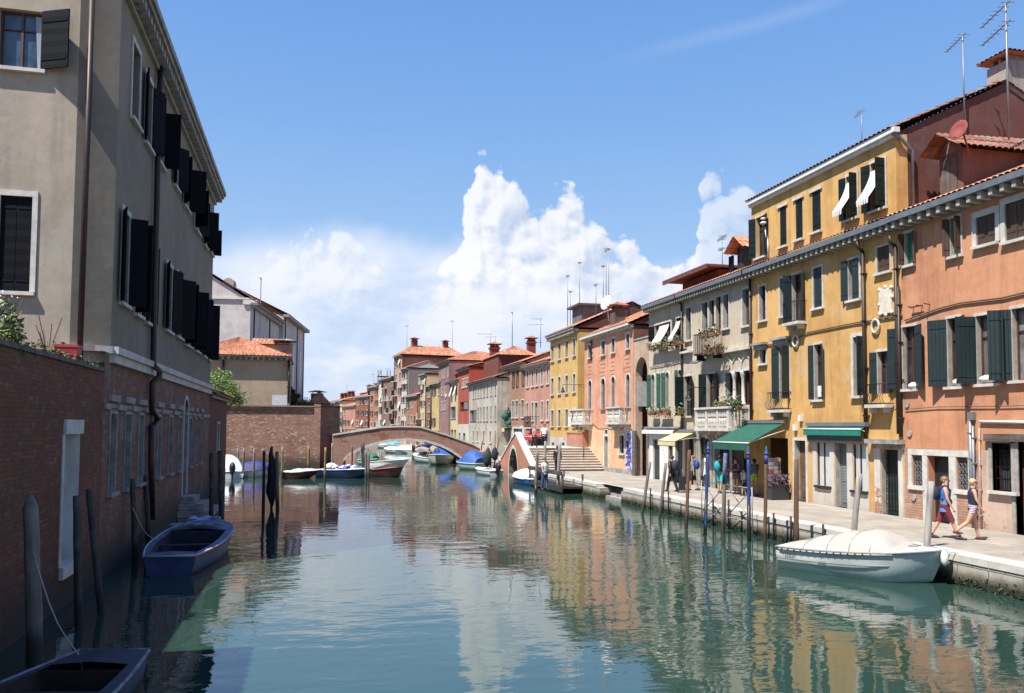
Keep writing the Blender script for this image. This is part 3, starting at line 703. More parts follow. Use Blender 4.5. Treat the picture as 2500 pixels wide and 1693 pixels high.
# dormer on the roof
u0=b.U(2360,2.2); u1=b.U(2420,2.2); z0=ztop+.5; zz1=b.Zz(2390,372,2.2)
m=MB(); m.box(u0,u1,1.3,5.,z0,zz1); dm=m.build('dormer',plaster('dormer_plaster',(.20,.09,.065),0,.5),b.roofo)
m=MB(); m.box(u0+.12,(u0+u1)/2-.01,1.26,1.298,z0-.2,zz1-.2); m.box((u0+u1)/2+.01,u1-.25,1.26,1.298,z0-.2,zz1-.2); m.build('shutter',woodm('grey_planks',(.13,.10,.085),True),dm)
m=MB(); c=(u0+u1)/2; patch(m,(u0-.28,.7,zz1-.02),(u0-.28,5.2,zz1-.02),(c,5.2,zz1+.6),(c,.7,zz1+.6)); patch(m,(u1+.45,5.2,zz1-.1),(u1+.45,.7,zz1-.1),(c,.7,zz1+.6),(c,5.2,zz1+.75)); m.q((u0,1.3,zz1),(u1,1.3,zz1),(c,1.3,zz1+.7)); m.build('dormer_roof',TILED,dm)
m=MB(); cu,cz=b.pt(2340,318,.4); 
Md=Matrix.Translation((cu,.4,cz))@Vector((.15,-.95,.25)).to_track_quat('Z','Y').to_matrix().to_4x4()
m.lathe([(.0,-.08),(.18,-.05),(.33,.0),(.34,.01),(.32,.02),(.18,-.03),(.0,-.05)],(0,0,0),20,Md); m.tube([(cu+.05,.5,cz),(cu+.1,.75,cz-.9)],.03,6); m.tube([(cu,.35,cz-.25),(cu-.4,-.1,cz-.1)],.012,5); m.build('satellite_dish',plain('red_dish_paint',(.28,.06,.045),.75),b.roofo)
b.antenna(2350,85,335,2.8,((0,1.5),),.03); 
b.antenna(2455,8,345,2.6,((.0,1.9),(.14,1.9)),.035)
CORNER=b
# ---- yellow house
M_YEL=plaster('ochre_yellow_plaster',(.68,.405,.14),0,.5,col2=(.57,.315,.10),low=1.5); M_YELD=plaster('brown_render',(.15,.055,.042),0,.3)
yb_=onX(2206,1000,XF).y
b=Bld('ochre_house','tall ochre yellow house with dark green shutters and added top storey','house',px=(1838,2206),xf=XF)
L=b.L; zc=b.Zz(2100,567) # underside of mid cornice gutter
zc=CORNER_Z=SALTOP-.02
b.holes=[]
# upper storey is its own wall
b.win(1851,1871,528,627,sh=(150,170),shm=SHD,fr=.08,ref=1860)
for a,c,yt,yb in ((1908,1924,503,600),(1947,1964,484,583),(1988,2009,464,564)): b.win(a,c,yt,yb,kind='closed',shm=SHD,fr=.0,rec=.3,name='window'); u0,u1=b.U(a),b.U(c); m=MB(); z=b.Zz((a+c)/2,yt); m.box(u0-.14,u1+.14,-.05,-.003,z,z+.12); m.build('lintel',STONE,b.e)
b.win(2075,2101,424,531,sh=(165,92),shm=SHD,fr=.08); b.win(2136,2171,389,508,sh=(165,92),shm=SHD,fr=.08)
b.cloth(b.U(2076),b.U(2100),b.Zz(2090,440),.62,1.15); b.cloth(b.U(2137),b.U(2168),b.Zz(2152,410),.62,1.15)
m=MB(); u,z=b.pt(1861,545,-.25); m.blob((u,-.2,z+.2),(.14,.12,.05)); m.blob((u,-.2,z),(.17,.14,.07)); m.tube([(u,-.1,z-.2),(u+.12,-.05,z-1.0),(u+.1,-.05,z-1.6)],.05,6); m.build('hanging_cloth',WHITE,b.e)
zu=b.Zz(2193,322); uu=b.U(2196)
hU=[h for h in b.holes]
b.wall(zu,M_YEL,9.,z0=zc,u0=0,u1=uu,rev=M_YEL,name='wall',y0=.02,sides=False)
m=MB(); m.box(uu+.0,uu+.02,.02,.5,zc,zu); m.build('corner_strip',M_YEL,b.e)
# dark brown gable side wall, visible above the salmon house
m=MB(); ur=uu+.002; rz=b.Zz(2470,236,5.2) if False else zu+2.35
m.q((ur,.5,zc-1),(ur,9,zc-1),(ur,9,zu),(ur,.5,zu)); m.q((ur,.02,zu),(ur,9,zu),(ur,4.7,zu+2.3)); _g=MB(); _g.q((0,9,zc-1),(0,.02,zc-1),(0,.02,zu),(0,9,zu)); _g.q((0,9,zu),(0,.02,zu),(0,4.7,zu+2.3)); _g.build('gable_wall',M_YELD,b.e); m.build('gable_wall',M_YELD,b.e)
g=MB(); g.box(-.05,uu+.25,-.22,.02,zu-.02,zu+.16); g.box(-.02,uu,-.12,.018,zu-.14,zu-.021); g.build('gutter',WHITE,b.e)
s_=b; r=MB(); patch(r,(-.1,-.25,zu+.14),(uu+.12,-.25,zu+.14),(uu+.12,4.7,zu+2.42),(-.1,4.7,zu+2.42),.24,.06); patch(r,(uu+.12,9.2,zu+.14),(-.1,9.2,zu+.14),(-.1,4.7,zu+2.42),(uu+.12,4.7,zu+2.42),.24,.06); b.roofo=r.build('roof',TILED,b.e)
cu,cz=b.pt(2482,235,5.6)
b.chimney(uu-.5,5.4,zu+1.2,b.Zz(2482,150,5.4),1.0,.9,plaster('chimney_stucco',(.40,.34,.29),0,.7),TILE)
b.antenna(2103,268,370,4.,((0,1.0),),.02)
m=MB(); m.tube([(uu+.1,-.15,zu),(uu+.14,.2,zu-.25),(uu+.12,.62,zu-.6),(uu+.12,.62,zc+.3)],.06,8); m.build('downpipe',ZINC,b.e)
# lower part
b.holes=[]
b.win(1857,1873,697,782); b.win(1908,1925,678,771,pane=SHG,bars=False); b.win(1938,1962,668,785,sh=(100,150),sill=False); b.win(1990,2012,652,751,kind='closed'); b.win(2077,2103,631,731,sh=(165,5),shm=SHG)
b.win(2148,2180,599,663,kind='closed',shm=SHBR,fr=.05,rec=.1)
b.win(1857,1872,853,888,fr=.09); b.win(1905,1929,846,974,sh=(160,100),sill=False); b.win(1990,2009,841,976,sh=(165,150)); b.win(2086,2110,822,967,sh=(None,100),fr=.13); b.win(2145,2171,858,962,sh=(160,165),sill=False)
for pl,pr,y in ((1846,1877,843),(1893,1932,830)):
    u0,u1=b.U(pl),b.U(pr); z=b.Zz((pl+pr)/2,y); m=MB(); m.box(u0,u1,-.28,-.003,z,z+.1); m.box(u0+.08,u1-.08,-.16,-.003,z-.22,z-.001); m.build('window_hood',STONED,b.e)
b.ironbalc(b.U(1935),b.U(1972),b.Zz(1955,787),.85,.4,False); b.ironbalc(b.U(1892),b.U(1932),b.Zz(1912,1001),.75,.35); b.ironbalc(b.U(2134),b.U(2182),b.Zz(2158,988),.72,.35)
# marble plaque and ring ornaments
u,z=b.pt(2165,735); m=MB(); m.box(u-.33,u+.33,-.07,-.004,z-.45,z+.45); [m.blob((u+dx,-.06,z+dz),(.09,.035,.08),8,6,.2) for dx,dz in ((-.31,-.44),(.31,-.44),(-.31,.44),(.31,.44),(0,-.5),(0,.5),(.34,.1),(-.34,-.1))]; m.build('marble_plaque',plain('marble',(.74,.68,.56),.6,0,.12,4,.5),b.e)
for px,py in ((1945.5,833),(2141,797)):
    u,z=b.pt(px,py); m=MB(); m.tube([(u+.2*math.cos(a*math.pi/8),-.07,z+.24*math.sin(a*math.pi/8)) for a in range(17)],.045,8,False); m.build('ring_ornament',STONE,b.e)
b.cable([(1845,846),(1880,842),(1935,833),(1975,812),(2030,801),(2090,789),(2120,785),(2150,779),(2205,770)],.03)
m=MB(); u,z=b.pt(2007,956); m.box(u-.12,u+.12,-.12,-.1,z-.22,z+.22); m.build('hanging_cloth',WHITE,b.e)
# ground floor
b.door(1940,1967,1076,0,fr=.13,rec=.27); 
b.win(1995,2026,1082,1186,fr=.0,sill=plain('black_sill',(.02,.02,.02)),rec=.05,pane=plain('papered_window',(.60,.62,.61),.45,0,.06),bars=False)
b.win(2083,2115,1086,1198,fr=.0,sill=plain('black_sill',(.02,.02,.02)),rec=.05,pane=plain('papered_window',(.60,.62,.61),.45,0,.06),bars=False)
for pl,pr,y0_,y1_ in ((1995,2026,1082,1186),(2083,2115,1086,1198)):
    u0,u1=b.U(pl),b.U(pr); z0,z1=b.Zz((pl+pr)/2,y1_),b.Zz((pl+pr)/2,y0_); m=MB(); 
    for x in (u0+.03,(u0+u1)/2,u1-.03): m.box(x-.022,x+.022,.01,.045,z0+.001,z1-.001)
    m.build('shop_window_frame',IRON,b.e)
SHUT=boards('roller_shutter_grey',(.17,.20,.21),.11,True,.5); b.door(2038,2067,1083,0,mat=SHUT,fr=0,rec=.26)
b.holes.append((b.U(1866),b.U(1923),QZ,b.Zz(1895,1070),False))   # open shop front
b.door(2150,2192,1098,0,mat=plain('green_iron_door',(.02,.035,.03),.6),fr=.0,rec=.27,grille=True)
b.wall(zc,M_YEL,9.,rev=REVEAL)
# stone shop surrounds
m=MB()
zt=b.Zz(2050,1080)
for a,c in ((1984,1994.5),(2026.5,2037),(2068,2082),(2115.5,2121)): m.box(b.U(a),b.U(c),-.05,-.003,QZ,zt)
for a,c,y in ((1995,2026,1188),(2083,2115,1200)): m.box(b.U(a)-.02,b.U(c)+.02,-.035,-.0035,QZ,b.Zz((a+c)/2,y)-.1)
m.build('shopfront_surround',plaster('pale_shop_stone',(.62,.57,.50),0,.6),b.e)
m=MB(); [m.box(b.U(a),b.U(c),-.05,-.003,QZ,b.Zz(2170,1090)) for a,c in ((2135,2149),(2193,2204))]; m.build('door_jamb',plaster('white_peeling_stone',(.66,.62,.55),.5,.7),b.e)
m=MB(); m.box(b.U(2128),b.U(2209),-.34,-.004,b.Zz(2168,1084),b.Zz(2168,1073)); m.box(b.U(2133),b.U(2207),-.08,-.004,b.Zz(2168,1096),b.Zz(2168,1084)-.003); m.build('door_canopy',STONED,b.e)
b.awning(b.U(1979),b.U(2121),b.Zz(2050,1042),.10,.35,plain('green_canvas',(.005,.20,.14),.85),.26)
m=MB(); u0,u1=b.U(1983),b.U(2119); z0,z1=b.Zz(2050,1081),b.Zz(2050,1056); m.q((u0,-.30,z1),(u1,-.30,z1),(u1,-.24,z0),(u0,-.24,z0)); m.build('lower_valance',plain('grey_canvas',(.06,.065,.07),.8),b.e)
m=MB(); [m.box(b.pt(px,py)[0]-.09,b.pt(px,py)[0]+.09,-.14,-.004,b.pt(px,py)[1]-.13,b.pt(px,py)[1]+.13) for px,py in ((1958,1021),(1945,1044))]; m.build('meter_box',WHITE,b.e)
b.cornice(zc,pr=.5,h=.2,dz=.20,dw=.12,gap=.34)
m=MB(); patch(m,(0,-.5,zc+.2),(L,-.5,zc+.2),(L,.0,zc+.42),(0,.0,zc+.42),.22,.04); m.build('roof_skirt',TILED,b.e)
b.pipe(2119,612,1075,.065,PIPE,-.12,True); b.pipe(2204,700,1068,.06,PIPE,-.1)
# big green shop awning
b.awning(b.U(1828),b.U(1921),b.Zz(1880,1036)+.03,.85,1.85,plain('dark_green_canvas',(.010,.10,.065),.85,0,.15),.32,scal=False)
# shop interior
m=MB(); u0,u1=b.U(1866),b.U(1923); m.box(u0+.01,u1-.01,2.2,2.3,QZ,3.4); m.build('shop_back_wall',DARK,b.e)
YEL=b
# ---- grey beige house with stone balcony
M_BEI=plaster('grey_beige_plaster',(.60,.50,.37),.10,.5,low=7.,brickc=(.45,.22,.15))
b=Bld('balcony_house','grey beige house with white stone balcony and columned loggia window','house',px=(1668,1837.5),xf=XF)
L=b.L
b.win(1676,1689,751,831,kind='glass',fr=.07,pane=SHGR,bars=False); 
for a,c in ((1716,1730),(1733.5,1746.5),(1750,1763),(1768,1781.5)): b.win(a,c,731 if a<1740 else 727,815 if a<1740 else 808,fr=.06,ref=1748,pane=GLASS if a in(1733.5,1750) else SHGR,bars=a in (1733.5,1750),sill=a>1760)
b.win(1815,1833,705,795,fr=.09,pane=SHGR,bars=False)
b.win(1671,1690,919,1016,sh=(95,150),shm=SHD); b.win(1727,1748,912,1012,sh=(150,160),shm=SHD)
w=b.win(1772,1832,908,990,fr=.12,sill=False,rec=.29,bars=False)
f=MB(); u0,u1=b.U(1772),b.U(1832); z0,z1=b.Zz(1802,990),b.Zz(1802,908)
for x in (u0+(u1-u0)*.34,u0+(u1-u0)*.69):
    f.lathe([(.13,0),(.13,.08),(.085,.14),(.08,z1-z0-.35),(.10,z1-z0-.3),(.15,z1-z0-.08),(.16,z1-z0-.002)],(x,.05,z0),12)
f.build('column',STONE,w)
f=MB(); [f.box(x-.03,x+.03,.22,.28,z0,z1) for x in [u0+(u1-u0)*t for t in (.03,.17,.31,.38,.52,.66,.73,.86,.97)]]; f.build('sash',FRW,w)
# blind gothic panel above the loggia
f=MB(); ua,ub=b.U(1768),b.U(1836); za,zb2=z1+.14,b.Zz(1802,858); f.box(ua-.02,ua+.06,-.04,-.003,za,zb2); f.box(ub-.06,ub+.02,-.04,-.003,za,zb2); f.box(ua-.3,ub+.1,-.22,-.003,zb2,zb2+.14)
for k in range(3):
    c=ua+(ub-ua)*(k+.5)/3; h=(ub-ua)/6
    for sg in (-1,1):
        pts=[(c+sg*h,-.03,za),(c+sg*h*.95,-.03,za+(zb2-za)*.35),(c+sg*h*.4,-.03,za+(zb2-za)*.62),(c+sg*.02,-.03,zb2-.12)]; f.tube(pts,.035,6,False)
f.build('gothic_tracery',STONE,b.e)
b.stonebalc(b.U(1742),b.U(1826),b.Zz(1784,1044)-.02,1.0,1.0,4)
u0,u1=b.U(1674),b.U(1688); z=b.Zz(1681,910); m=MB(); m.box(u0-.06,u0,-.035,-.003,z,z+1.05); m.box(u1,u1+.06,-.035,-.003,z,z+1.05); m.box(u0-.25,u1+.25,-.25,-.003,z+1.051,z+1.17); m.build('window_hood',STONE,b.e)
# small gallery balcony with dark shutter beside it
b.ironbalc(b.U(1718),b.U(1766),b.Zz(1742,864),1.05,.55,False,False,.1)
b.holes.append((b.U(1700),b.U(1735),QZ,b.Zz(1717,1068),True)); b.holes.append((b.U(1745),b.U(1832),QZ,b.Zz(1790,1062),True)); b.holes.append((b.U(1672),b.U(1694),QZ,b.Zz(1683,1070),True))
for i,(pl,pr) in enumerate(((1700,1735),(1745,1832),(1672,1694))):
    m=MB(); u0,u1=b.U(pl),b.U(pr); m.q((u0,.33,QZ),(u1,.33,QZ),(u1,.33,3.6),(u0,.33,3.6)); sg=m.build('shop_window',(GLASSL,GLASS,DARK)[i],b.e); m=MB()
    for k in range(4): x=u0+(u1-u0)*(k+.0)/3; m.box(x-.03,x+.03,.26,.32,QZ,3.5)
    m.box(u0,u1,.2,.325,QZ,QZ+.6); m.build('shop_window_frame',plain('dark_shop_frame',(.05,.045,.04),.6),sg)
b.wall(b.Zz(1838,665),M_BEI,9.)
m=MB(); zt=b.Zz(1750,1062)
for a in (1697,1708,1737,1744,1786): u=b.U(a); m.box(u-.11,u+.11,-.06,-.003,QZ,zt-.25); m.box(u-.17,u+.17,-.1,-.003,zt-.249,zt)
m.box(b.U(1695),b.U(1836),-.09,-.003,zt+.001,zt+.18); m.build('shopfront_pillars',STONED,b.e)
b.cornice(zc,pr=.5,h=.2,dz=.20,dw=.10,gap=.27); b.roof(zc+.18,9.,2.0,'gable',.5,TILE,per=.24); b.gables(M_BEI)
b.awning(b.U(1657),b.U(1701),b.Zz(1680,1056),.45,1.25,plain('cream_canvas',(.72,.55,.28),.8),.28)
b.pipe(1669,742,1045,.06,PIPE,-.1,True); b.pipe(1838,678,1050,.06,PIPE,-.1,True); b.pipe(1710,900,1040,.02,STONED,-.04)
b.lamp(1682,972,1.0)
# roof terrace / long dormer and antenna
u0,u1=b.U(1668,1.6),b.U(1757,1.6); zr=zc+.35; m=MB(); m.box(u0,u1,1.6,6,zr,zr+1.15); dm=m.build('dormer',plaster('dark_red_render',(.17,.05,.035),0,.3),b.roofo); m=MB(); m.box(u0-.9,u1+.3,.7,6.5,zr+1.25,zr+1.37); m.box(u0-.9,u1+.3,.7,.78,zr+1.13,zr+1.249); m.build('dormer_roof',plain('brown_sheet_roof',(.16,.05,.04),.6),dm)
b.antenna(1763,575,672,2.,((.0,1.5),(.08,-1.3),(.3,.9)),.025)
# dormer next to the ochre house
u0,u1=b.U(1796,1.3),b.U(1836,1.3); zz1=b.Zz(1815,603,1.3); m=MB(); m.box(u0+.3,u1,1.3,5,zc+.4,zz1); dm=m.build('dormer',plain('dark_timber',(.03,.025,.024),.8),b.roofo); c=(u0+.3+u1)/2
m=MB(); patch(m,(u0-.1,.7,zz1-.25),(u0-.1,5,zz1-.25),(c,5,zz1+.5),(c,.7,zz1+.5)); patch(m,(u1+.3,5,zz1-.25),(u1+.3,.7,zz1-.25),(c,.7,zz1+.5),(c,5,zz1+.5)); m.build('dormer_roof',TILE,dm)
m=MB(); m.box(u0-.25,u0+.25,1.1,1.14,zc+.45,zz1-.3); m.build('shutter',SHBK,dm)
BAL=b
# ---- beige house with three arched windows
b=Bld('lancet_house','narrow beige house with pink flower boxes and small arched windows','house',px=(1585,1667.5),xf=XF)
b.win(1600,1639,790,828,ref=1620,fr=.09,sh=(170,None),shm=SHBK,sill=False); b.win(1652,1664,776,820,fr=.06,sh=(170,None),shm=SHBR,sill=False)
for a,c in ((1591,1599),(1604,1609),(1614,1622),(1626,1634)): b.win(a,c,912,997,ref=1612,arch=True,fr=.09,rec=.25,bars=False,sill=False,sh=(120,None) if a!=1604 else None,shm=SHL,pane=GLASS)
b.win(1657,1665,903,992,ref=1661,arch=True,fr=.09,sh=(150,None),shm=SHL,sill=False,bars=False)
b.cloth(b.U(1612),b.U(1636),b.Zz(1625,794),.5,.95,plain('cream_cloth',(.75,.72,.6),.8)); b.cloth(b.U(1653),b.U(1664),b.Zz(1658,785),.5,.95,plain('cream_cloth',(.75,.72,.6),.8))
DG=plain('dark_grey_green_door',(.035,.045,.043),.5)
b.door(1593.5,1610,1073,0,mat=DG,fr=0,rec=.15); b.door(1631,1642,1073,0,mat=DG,fr=0,rec=.15); b.door(1648,1666,1073,0,mat=DG,fr=0,rec=.2)
b.holes[-3]=(*b.holes[-3][:4],False)
zs=b.Zz(1625,1062)
b.wall(b.Zz(1640,735)+.0,M_BEI,9.,z0=zs); b.wall(zs,plain('white_shopfront',(.76,.74,.70),.7,0,.1),.4,name='shopfront_wall')
b.cornice(zc,pr=.5,h=.2,dz=.20,dw=.10,gap=.27); b.roof(zc+.18,9.,2.0,'gable',.5,TILE,per=.24); b.gables(M_BEI)
b.awning(b.U(1580),b.U(1657),b.Zz(1617,1049),.06,.35,WHITE,.2,scal=False,frame=False)
m=MB(); m.box(b.U(1586),b.U(1666),-.3,-.004,b.Zz(1625,1046),b.Zz(1625,1043)); m.build('shop_ledge',STONED,b.e); b.cable([(1588,898),(1620,893),(1660,884),(1700,882),(1720,873)],.02)
LAN=b
# flower boxes (things that hang on the facades)
LBL=[]
def fbox(bb,pl,pr,py,cols,lab,n=60,y=-.32,h=.3,box=True,ref=None):
    t=bb.flowers(bb.U(pl,y),bb.U(pr,y),bb.Zz(ref or (pl+pr)/2,py,y),y,cols,n,box,h); t['label']=lab; return t
fbox(LAN,1588,1640,842,(FLP,FLW),'long flower box with pink blossom under the beige house window',110); fbox(LAN,1645,1666,834,(FLW,),'flower box of trailing greenery beside the pink blossom box',40)
fbox(LAN,1587,1601,1006,(FLW,),'pot of white flowers below the leftmost arched window',26); fbox(LAN,1608,1633,1006,(FLW,FLR),'flower box with mixed blossom below the paired arched windows',40); fbox(LAN,1652,1666,1003,(FLW,),'pot of white flowers below the rightmost arched window',26)
fbox(BAL,1716,1757,812,(FLW,),'dark green planting along the top rail of the little iron gallery',60,-.6); fbox(BAL,1722,1762,854,(FLR,FLP),'red geraniums hanging on the lower iron gallery',70,-.62)
fbox(BAL,1755,1781,990,(FLP,),'low green plants at the left of the stone balcony',60,-.7,.35); fbox(BAL,1784,1806,990,(FLW,),'bushy white flowers on the middle of the stone balcony',90,-.7,.5)
# ---- gothic brick archway
b=Bld('brick_archway','pale brick wall with a tall dark archway beside the pink house','archway',px=(1547,1585),xf=20.0)
zt=b.Zz(1575,826); z1=b.Zz(1568,872); u0,u1=b.L*.13,b.L*.90
m=MB(); n=14; c=(u0+u1)/2; r=(u1-u0)/2; zc2=z1-r*1.15
prof=[(u0,QZ)]+[(c-r*math.cos(math.pi*k/n),zc2+r*1.15*math.sin(math.pi*k/n)) for k in range(n+1)]+[(u1,QZ)]
for i in range(len(prof)-1):
    (a,za),(d2,zd)=prof[i],prof[i+1]
    if abs(d2-a)>1e-6: m.q((a,0,za),(d2,0,zd),(d2,0,zt),(a,0,zt)); 
    m.q((a,0,za),(a,.45,za),(d2,.45,zd),(d2,0,zd))
m.q((0,0,0),(u0,0,0),(u0,0,zt),(0,0,zt)); m.q((u1,0,0),(b.L,0,0),(b.L,0,zt),(u1,0,zt)); m.q((0,0,zt),(b.L,0,zt),(b.L,.6,zt),(0,.6,zt)); m.q((b.L,0,zt-3),(b.L,.6,zt-3),(b.L,.6,zt),(b.L,0,zt))
m.build('wall',brick('pale_arch_brick',(.55,.36,.24),(.62,.46,.33),(.55,.48,.38),algae=False,patch=.2,salt=.3),b.e)
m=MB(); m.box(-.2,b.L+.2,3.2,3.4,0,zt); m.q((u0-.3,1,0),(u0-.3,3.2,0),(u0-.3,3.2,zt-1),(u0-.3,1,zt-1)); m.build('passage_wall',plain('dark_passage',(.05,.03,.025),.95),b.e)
m=MB(); m.box(-.02,b.L,-.05,.65,zt+.002,zt+.10); m.build('coping',STONED,b.e)
m=MB(); m.box(u0+.05,u0+.1,.1,.75,b.Zz(1560,992),b.Zz(1560,930)); m.build('sign_board',plain('grey_board',(.5,.48,.45),.7),b.e)
# rubble infill and pier at the ground
m=MB(); m.box(u1-.55,u1+.05,.12,.6,QZ,b.Zz(1575,1052)); m.box(0,.5,-.12,-.003,QZ,b.Zz(1550,1052)); m.build('stone_pier',plain('rough_rubble',(.13,.11,.095),.95,0,.6,9,1.),b.e)
# ---- pink house with twin balconies
M_PNK=plaster('pink_peach_plaster',(.70,.345,.215),0,.5,col2=(.58,.26,.155),low=2.); M_PCH=plaster('pale_peach_plaster',hexc('f3c193',.88),0,.3,low=2.)
b=Bld('twin_balcony_house','pink house with two small white stone balconies and arched windows','house',px=(1427,1546),xf=20.15)
L=b.L
for a,c in ((1436.5,1445),(1468.5,1477.5),(1493.5,1501.5),(1529.5,1537.5)): b.win(a,c,816,852,ref=1533,fr=.12,rec=.12,pane=SHGR,bars=False)
for a,c,y in ((1468.5,1477.5,1000),(1493.5,1501.5,998)): b.win(a,c,914,995,ref=1533,arch=True,fr=.1,rec=.2,bars=True,pane=SHGR,sill=plain('brick_sill',(.4,.18,.12)))
z0=b.Zz(1533,1030)
for a,c in ((1437,1444.5),(1529.5,1538)): b.window(b.U(a),b.U(c),z0,b.Zz(1533,914),arch=True,fr=.1,rec=.2,sill=False)
b.stonebalc(b.U(1505.5),b.U(1538.5)+.1,z0-.02,1.0,.75,3); b.stonebalc(b.U(1413.5),b.U(1447),z0-.02,1.0,.75,3)
b.door(1476,1485,1066,0,fr=.18,mat=plain('white_grey_door',(.42,.41,.4),.6)); b.win(1513,1524,1064,1108,fr=.14,kind='glass'); b.win(1477,1484,1050,1062,fr=.1,sill=False)
zs=b.Zz(1533,1042)
b.wall(b.Zz(1544,795),M_PNK,11.,z0=zs); b.wall(zs,M_PCH,.5,name='ground_floor_wall')
ze=b.Zz(1544,795)
b.cornice(ze,pr=.4,h=.16,dz=.16,dw=.1,gap=.5,m1=STONE,dm=STONE); b.roof(ze+.15,11.,2.6,'gable',.4,TILE,per=.26); b.gables(M_YELD)
m=MB(); m.box(b.U(1476)-3,L,-.14,-.004,QZ,QZ+.3); m.build('stone_bench',STONED,b.e)
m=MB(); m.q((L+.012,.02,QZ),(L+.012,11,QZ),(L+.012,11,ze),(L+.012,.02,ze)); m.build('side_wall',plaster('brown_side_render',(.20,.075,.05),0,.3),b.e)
# brick remnants under the top windows
RB=plain('exposed_brick_marks',(.40,.15,.10),.9)
for a,c in ((1433,1445),(1463,1477),(1488,1501),(1522,1538)):
    m=MB(); u0,u1=b.U(a),b.U(c); z=b.Zz(1530,866)
    for k in range(5): e=.25*(k%3); m.box(u0+e,u1-e*.2,-.012,-.002,z-k*.28-.04,z-k*.28)
    m.build('brick_patch',RB,b.e)
# mural of blue scribbles
m=MB(); u0,u1=b.U(1527),b.U(1543); z1=b.Zz(1535,1046); m.box(u0,u1,-.015,-.003,QZ+.35,z1); pn=m.build('graffiti_panel',plain('lilac_paint',(.55,.5,.72),.8,0,.3,1.2),b.e); m=MB()
for k in range(16):
    z=QZ+.6+(z1-QZ-1)*k/16; c=random.uniform(u0+.3,u1-.3); m.tube([(min(max(c+random.uniform(-.5,.5),u0+.08),u1-.08),-.02,z+random.uniform(-.35,.35)) for _ in range(6)],.035,4,False)
m.build('graffiti_strokes',plain('blue_spray',(.10,.11,.42),.7),pn)
c=b.chimney(b.U(1508,1.2),1.2,ze,b.Zz(1498,760,1.2),.9,.8,plaster('soot_plaster',(.12,.09,.08),0,.3),TILEO)
m=MB(); cu,cz=b.pt(1479,739,1.); Md=Matrix.Translation((cu,1.,cz))@Vector((.3,-.9,.25)).to_track_quat('Z','Y').to_matrix().to_4x4(); m.lathe([(.0,-.12),(.3,-.08),(.56,.0),(.57,.01),(.55,.02),(.3,-.05),(.0,-.08)],(0,0,0),20,Md); m.tube([(cu,1.05,cz),(cu+.1,1.2,cz-1.4)],.03,6); m.build('satellite_dish',WHITE,b.roofo)
for px,yt,booms in ((1455,693,((0,1.2),)),(1473,648,((0,0.6),)),(1480,606,((0,1.6),)),(1486,606,((0,.8),)),): b.antenna(px,yt,775,2.,booms,.03)
b.pipe(1446,830,880,.05,PIPE,-.1); b.cable([(1430,1018),(1460,1045),(1500,1046),(1545,1048)],.02)
PNK=b
# ---- second yellow house
M_YL2=plaster('bright_yellow_plaster',(.64,.41,.135),.06,.5,low=4.,col2=(.54,.33,.10))
b=Bld('yellow_canal_house','bright yellow house beyond the side canal with four windows per floor','house',px=(1343,1410.5),xf=20.3)
for a,c in ((1346,1352),(1363,1369),(1380.5,1387),(1399,1405)):
    b.win(a,c,827,868,ref=1402,fr=.09,simple=False,rec=.18,pane=SHGR,bars=False,kind='glass'); b.win(a,c,914,957,ref=1402,fr=.1,rec=.18,pane=SHGR,bars=False); b.win(a,c,999,1041,ref=1402,fr=.1,rec=.18,pane=GLASS)
ze=b.Zz(1405,806); zs=b.Zz(1380,1068)
b.holes+= [(b.U(1347),b.U(1353),b.Zz(1350,1094),b.Zz(1350,1081),True),(b.U(1372),b.U(1378),b.Zz(1375,1094),b.Zz(1375,1081),True)]
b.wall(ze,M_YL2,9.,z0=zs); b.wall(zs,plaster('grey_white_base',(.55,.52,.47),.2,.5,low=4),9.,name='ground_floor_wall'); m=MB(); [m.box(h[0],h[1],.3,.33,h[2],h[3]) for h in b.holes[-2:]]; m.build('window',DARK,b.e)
m=MB(); m.box(b.U(1388),b.U(1396),-.02,-.003,b.Zz(1391,1042),b.Zz(1391,1018)); m.build('notice_board',WHITE,b.e)
b.cornice(ze,pr=.45,h=.2,dz=.28,dw=.14,gap=.34,m1=STONED); b.roof(ze+.18,9.,2.2,'gable',.5,TILE,per=.28); b.gables(M_YELD)
u,zt=b.pt(1425,752,3.); m=MB(); m.box(u-1.4,u+1.2,2.4,6,ze+.5,zt); dm=m.build('dormer',plaster('grey_dormer',(.16,.15,.15),0,.3),b.roofo); m=MB(); m.box(u-1.8,u+1.6,2.0,6.4,zt+.002,zt+.18); m.build('dormer_roof',plain('dark_roofing',(.09,.075,.07),.7),dm)
for px,yt,bo in ((1386,672,((0,1.1),)),(1392.5,710,((0,1.1),)),(1415,640,((0,.5),)),): b.antenna(px,yt,800,2.4,bo,.032)
b.lamp(1374,957,1.8)
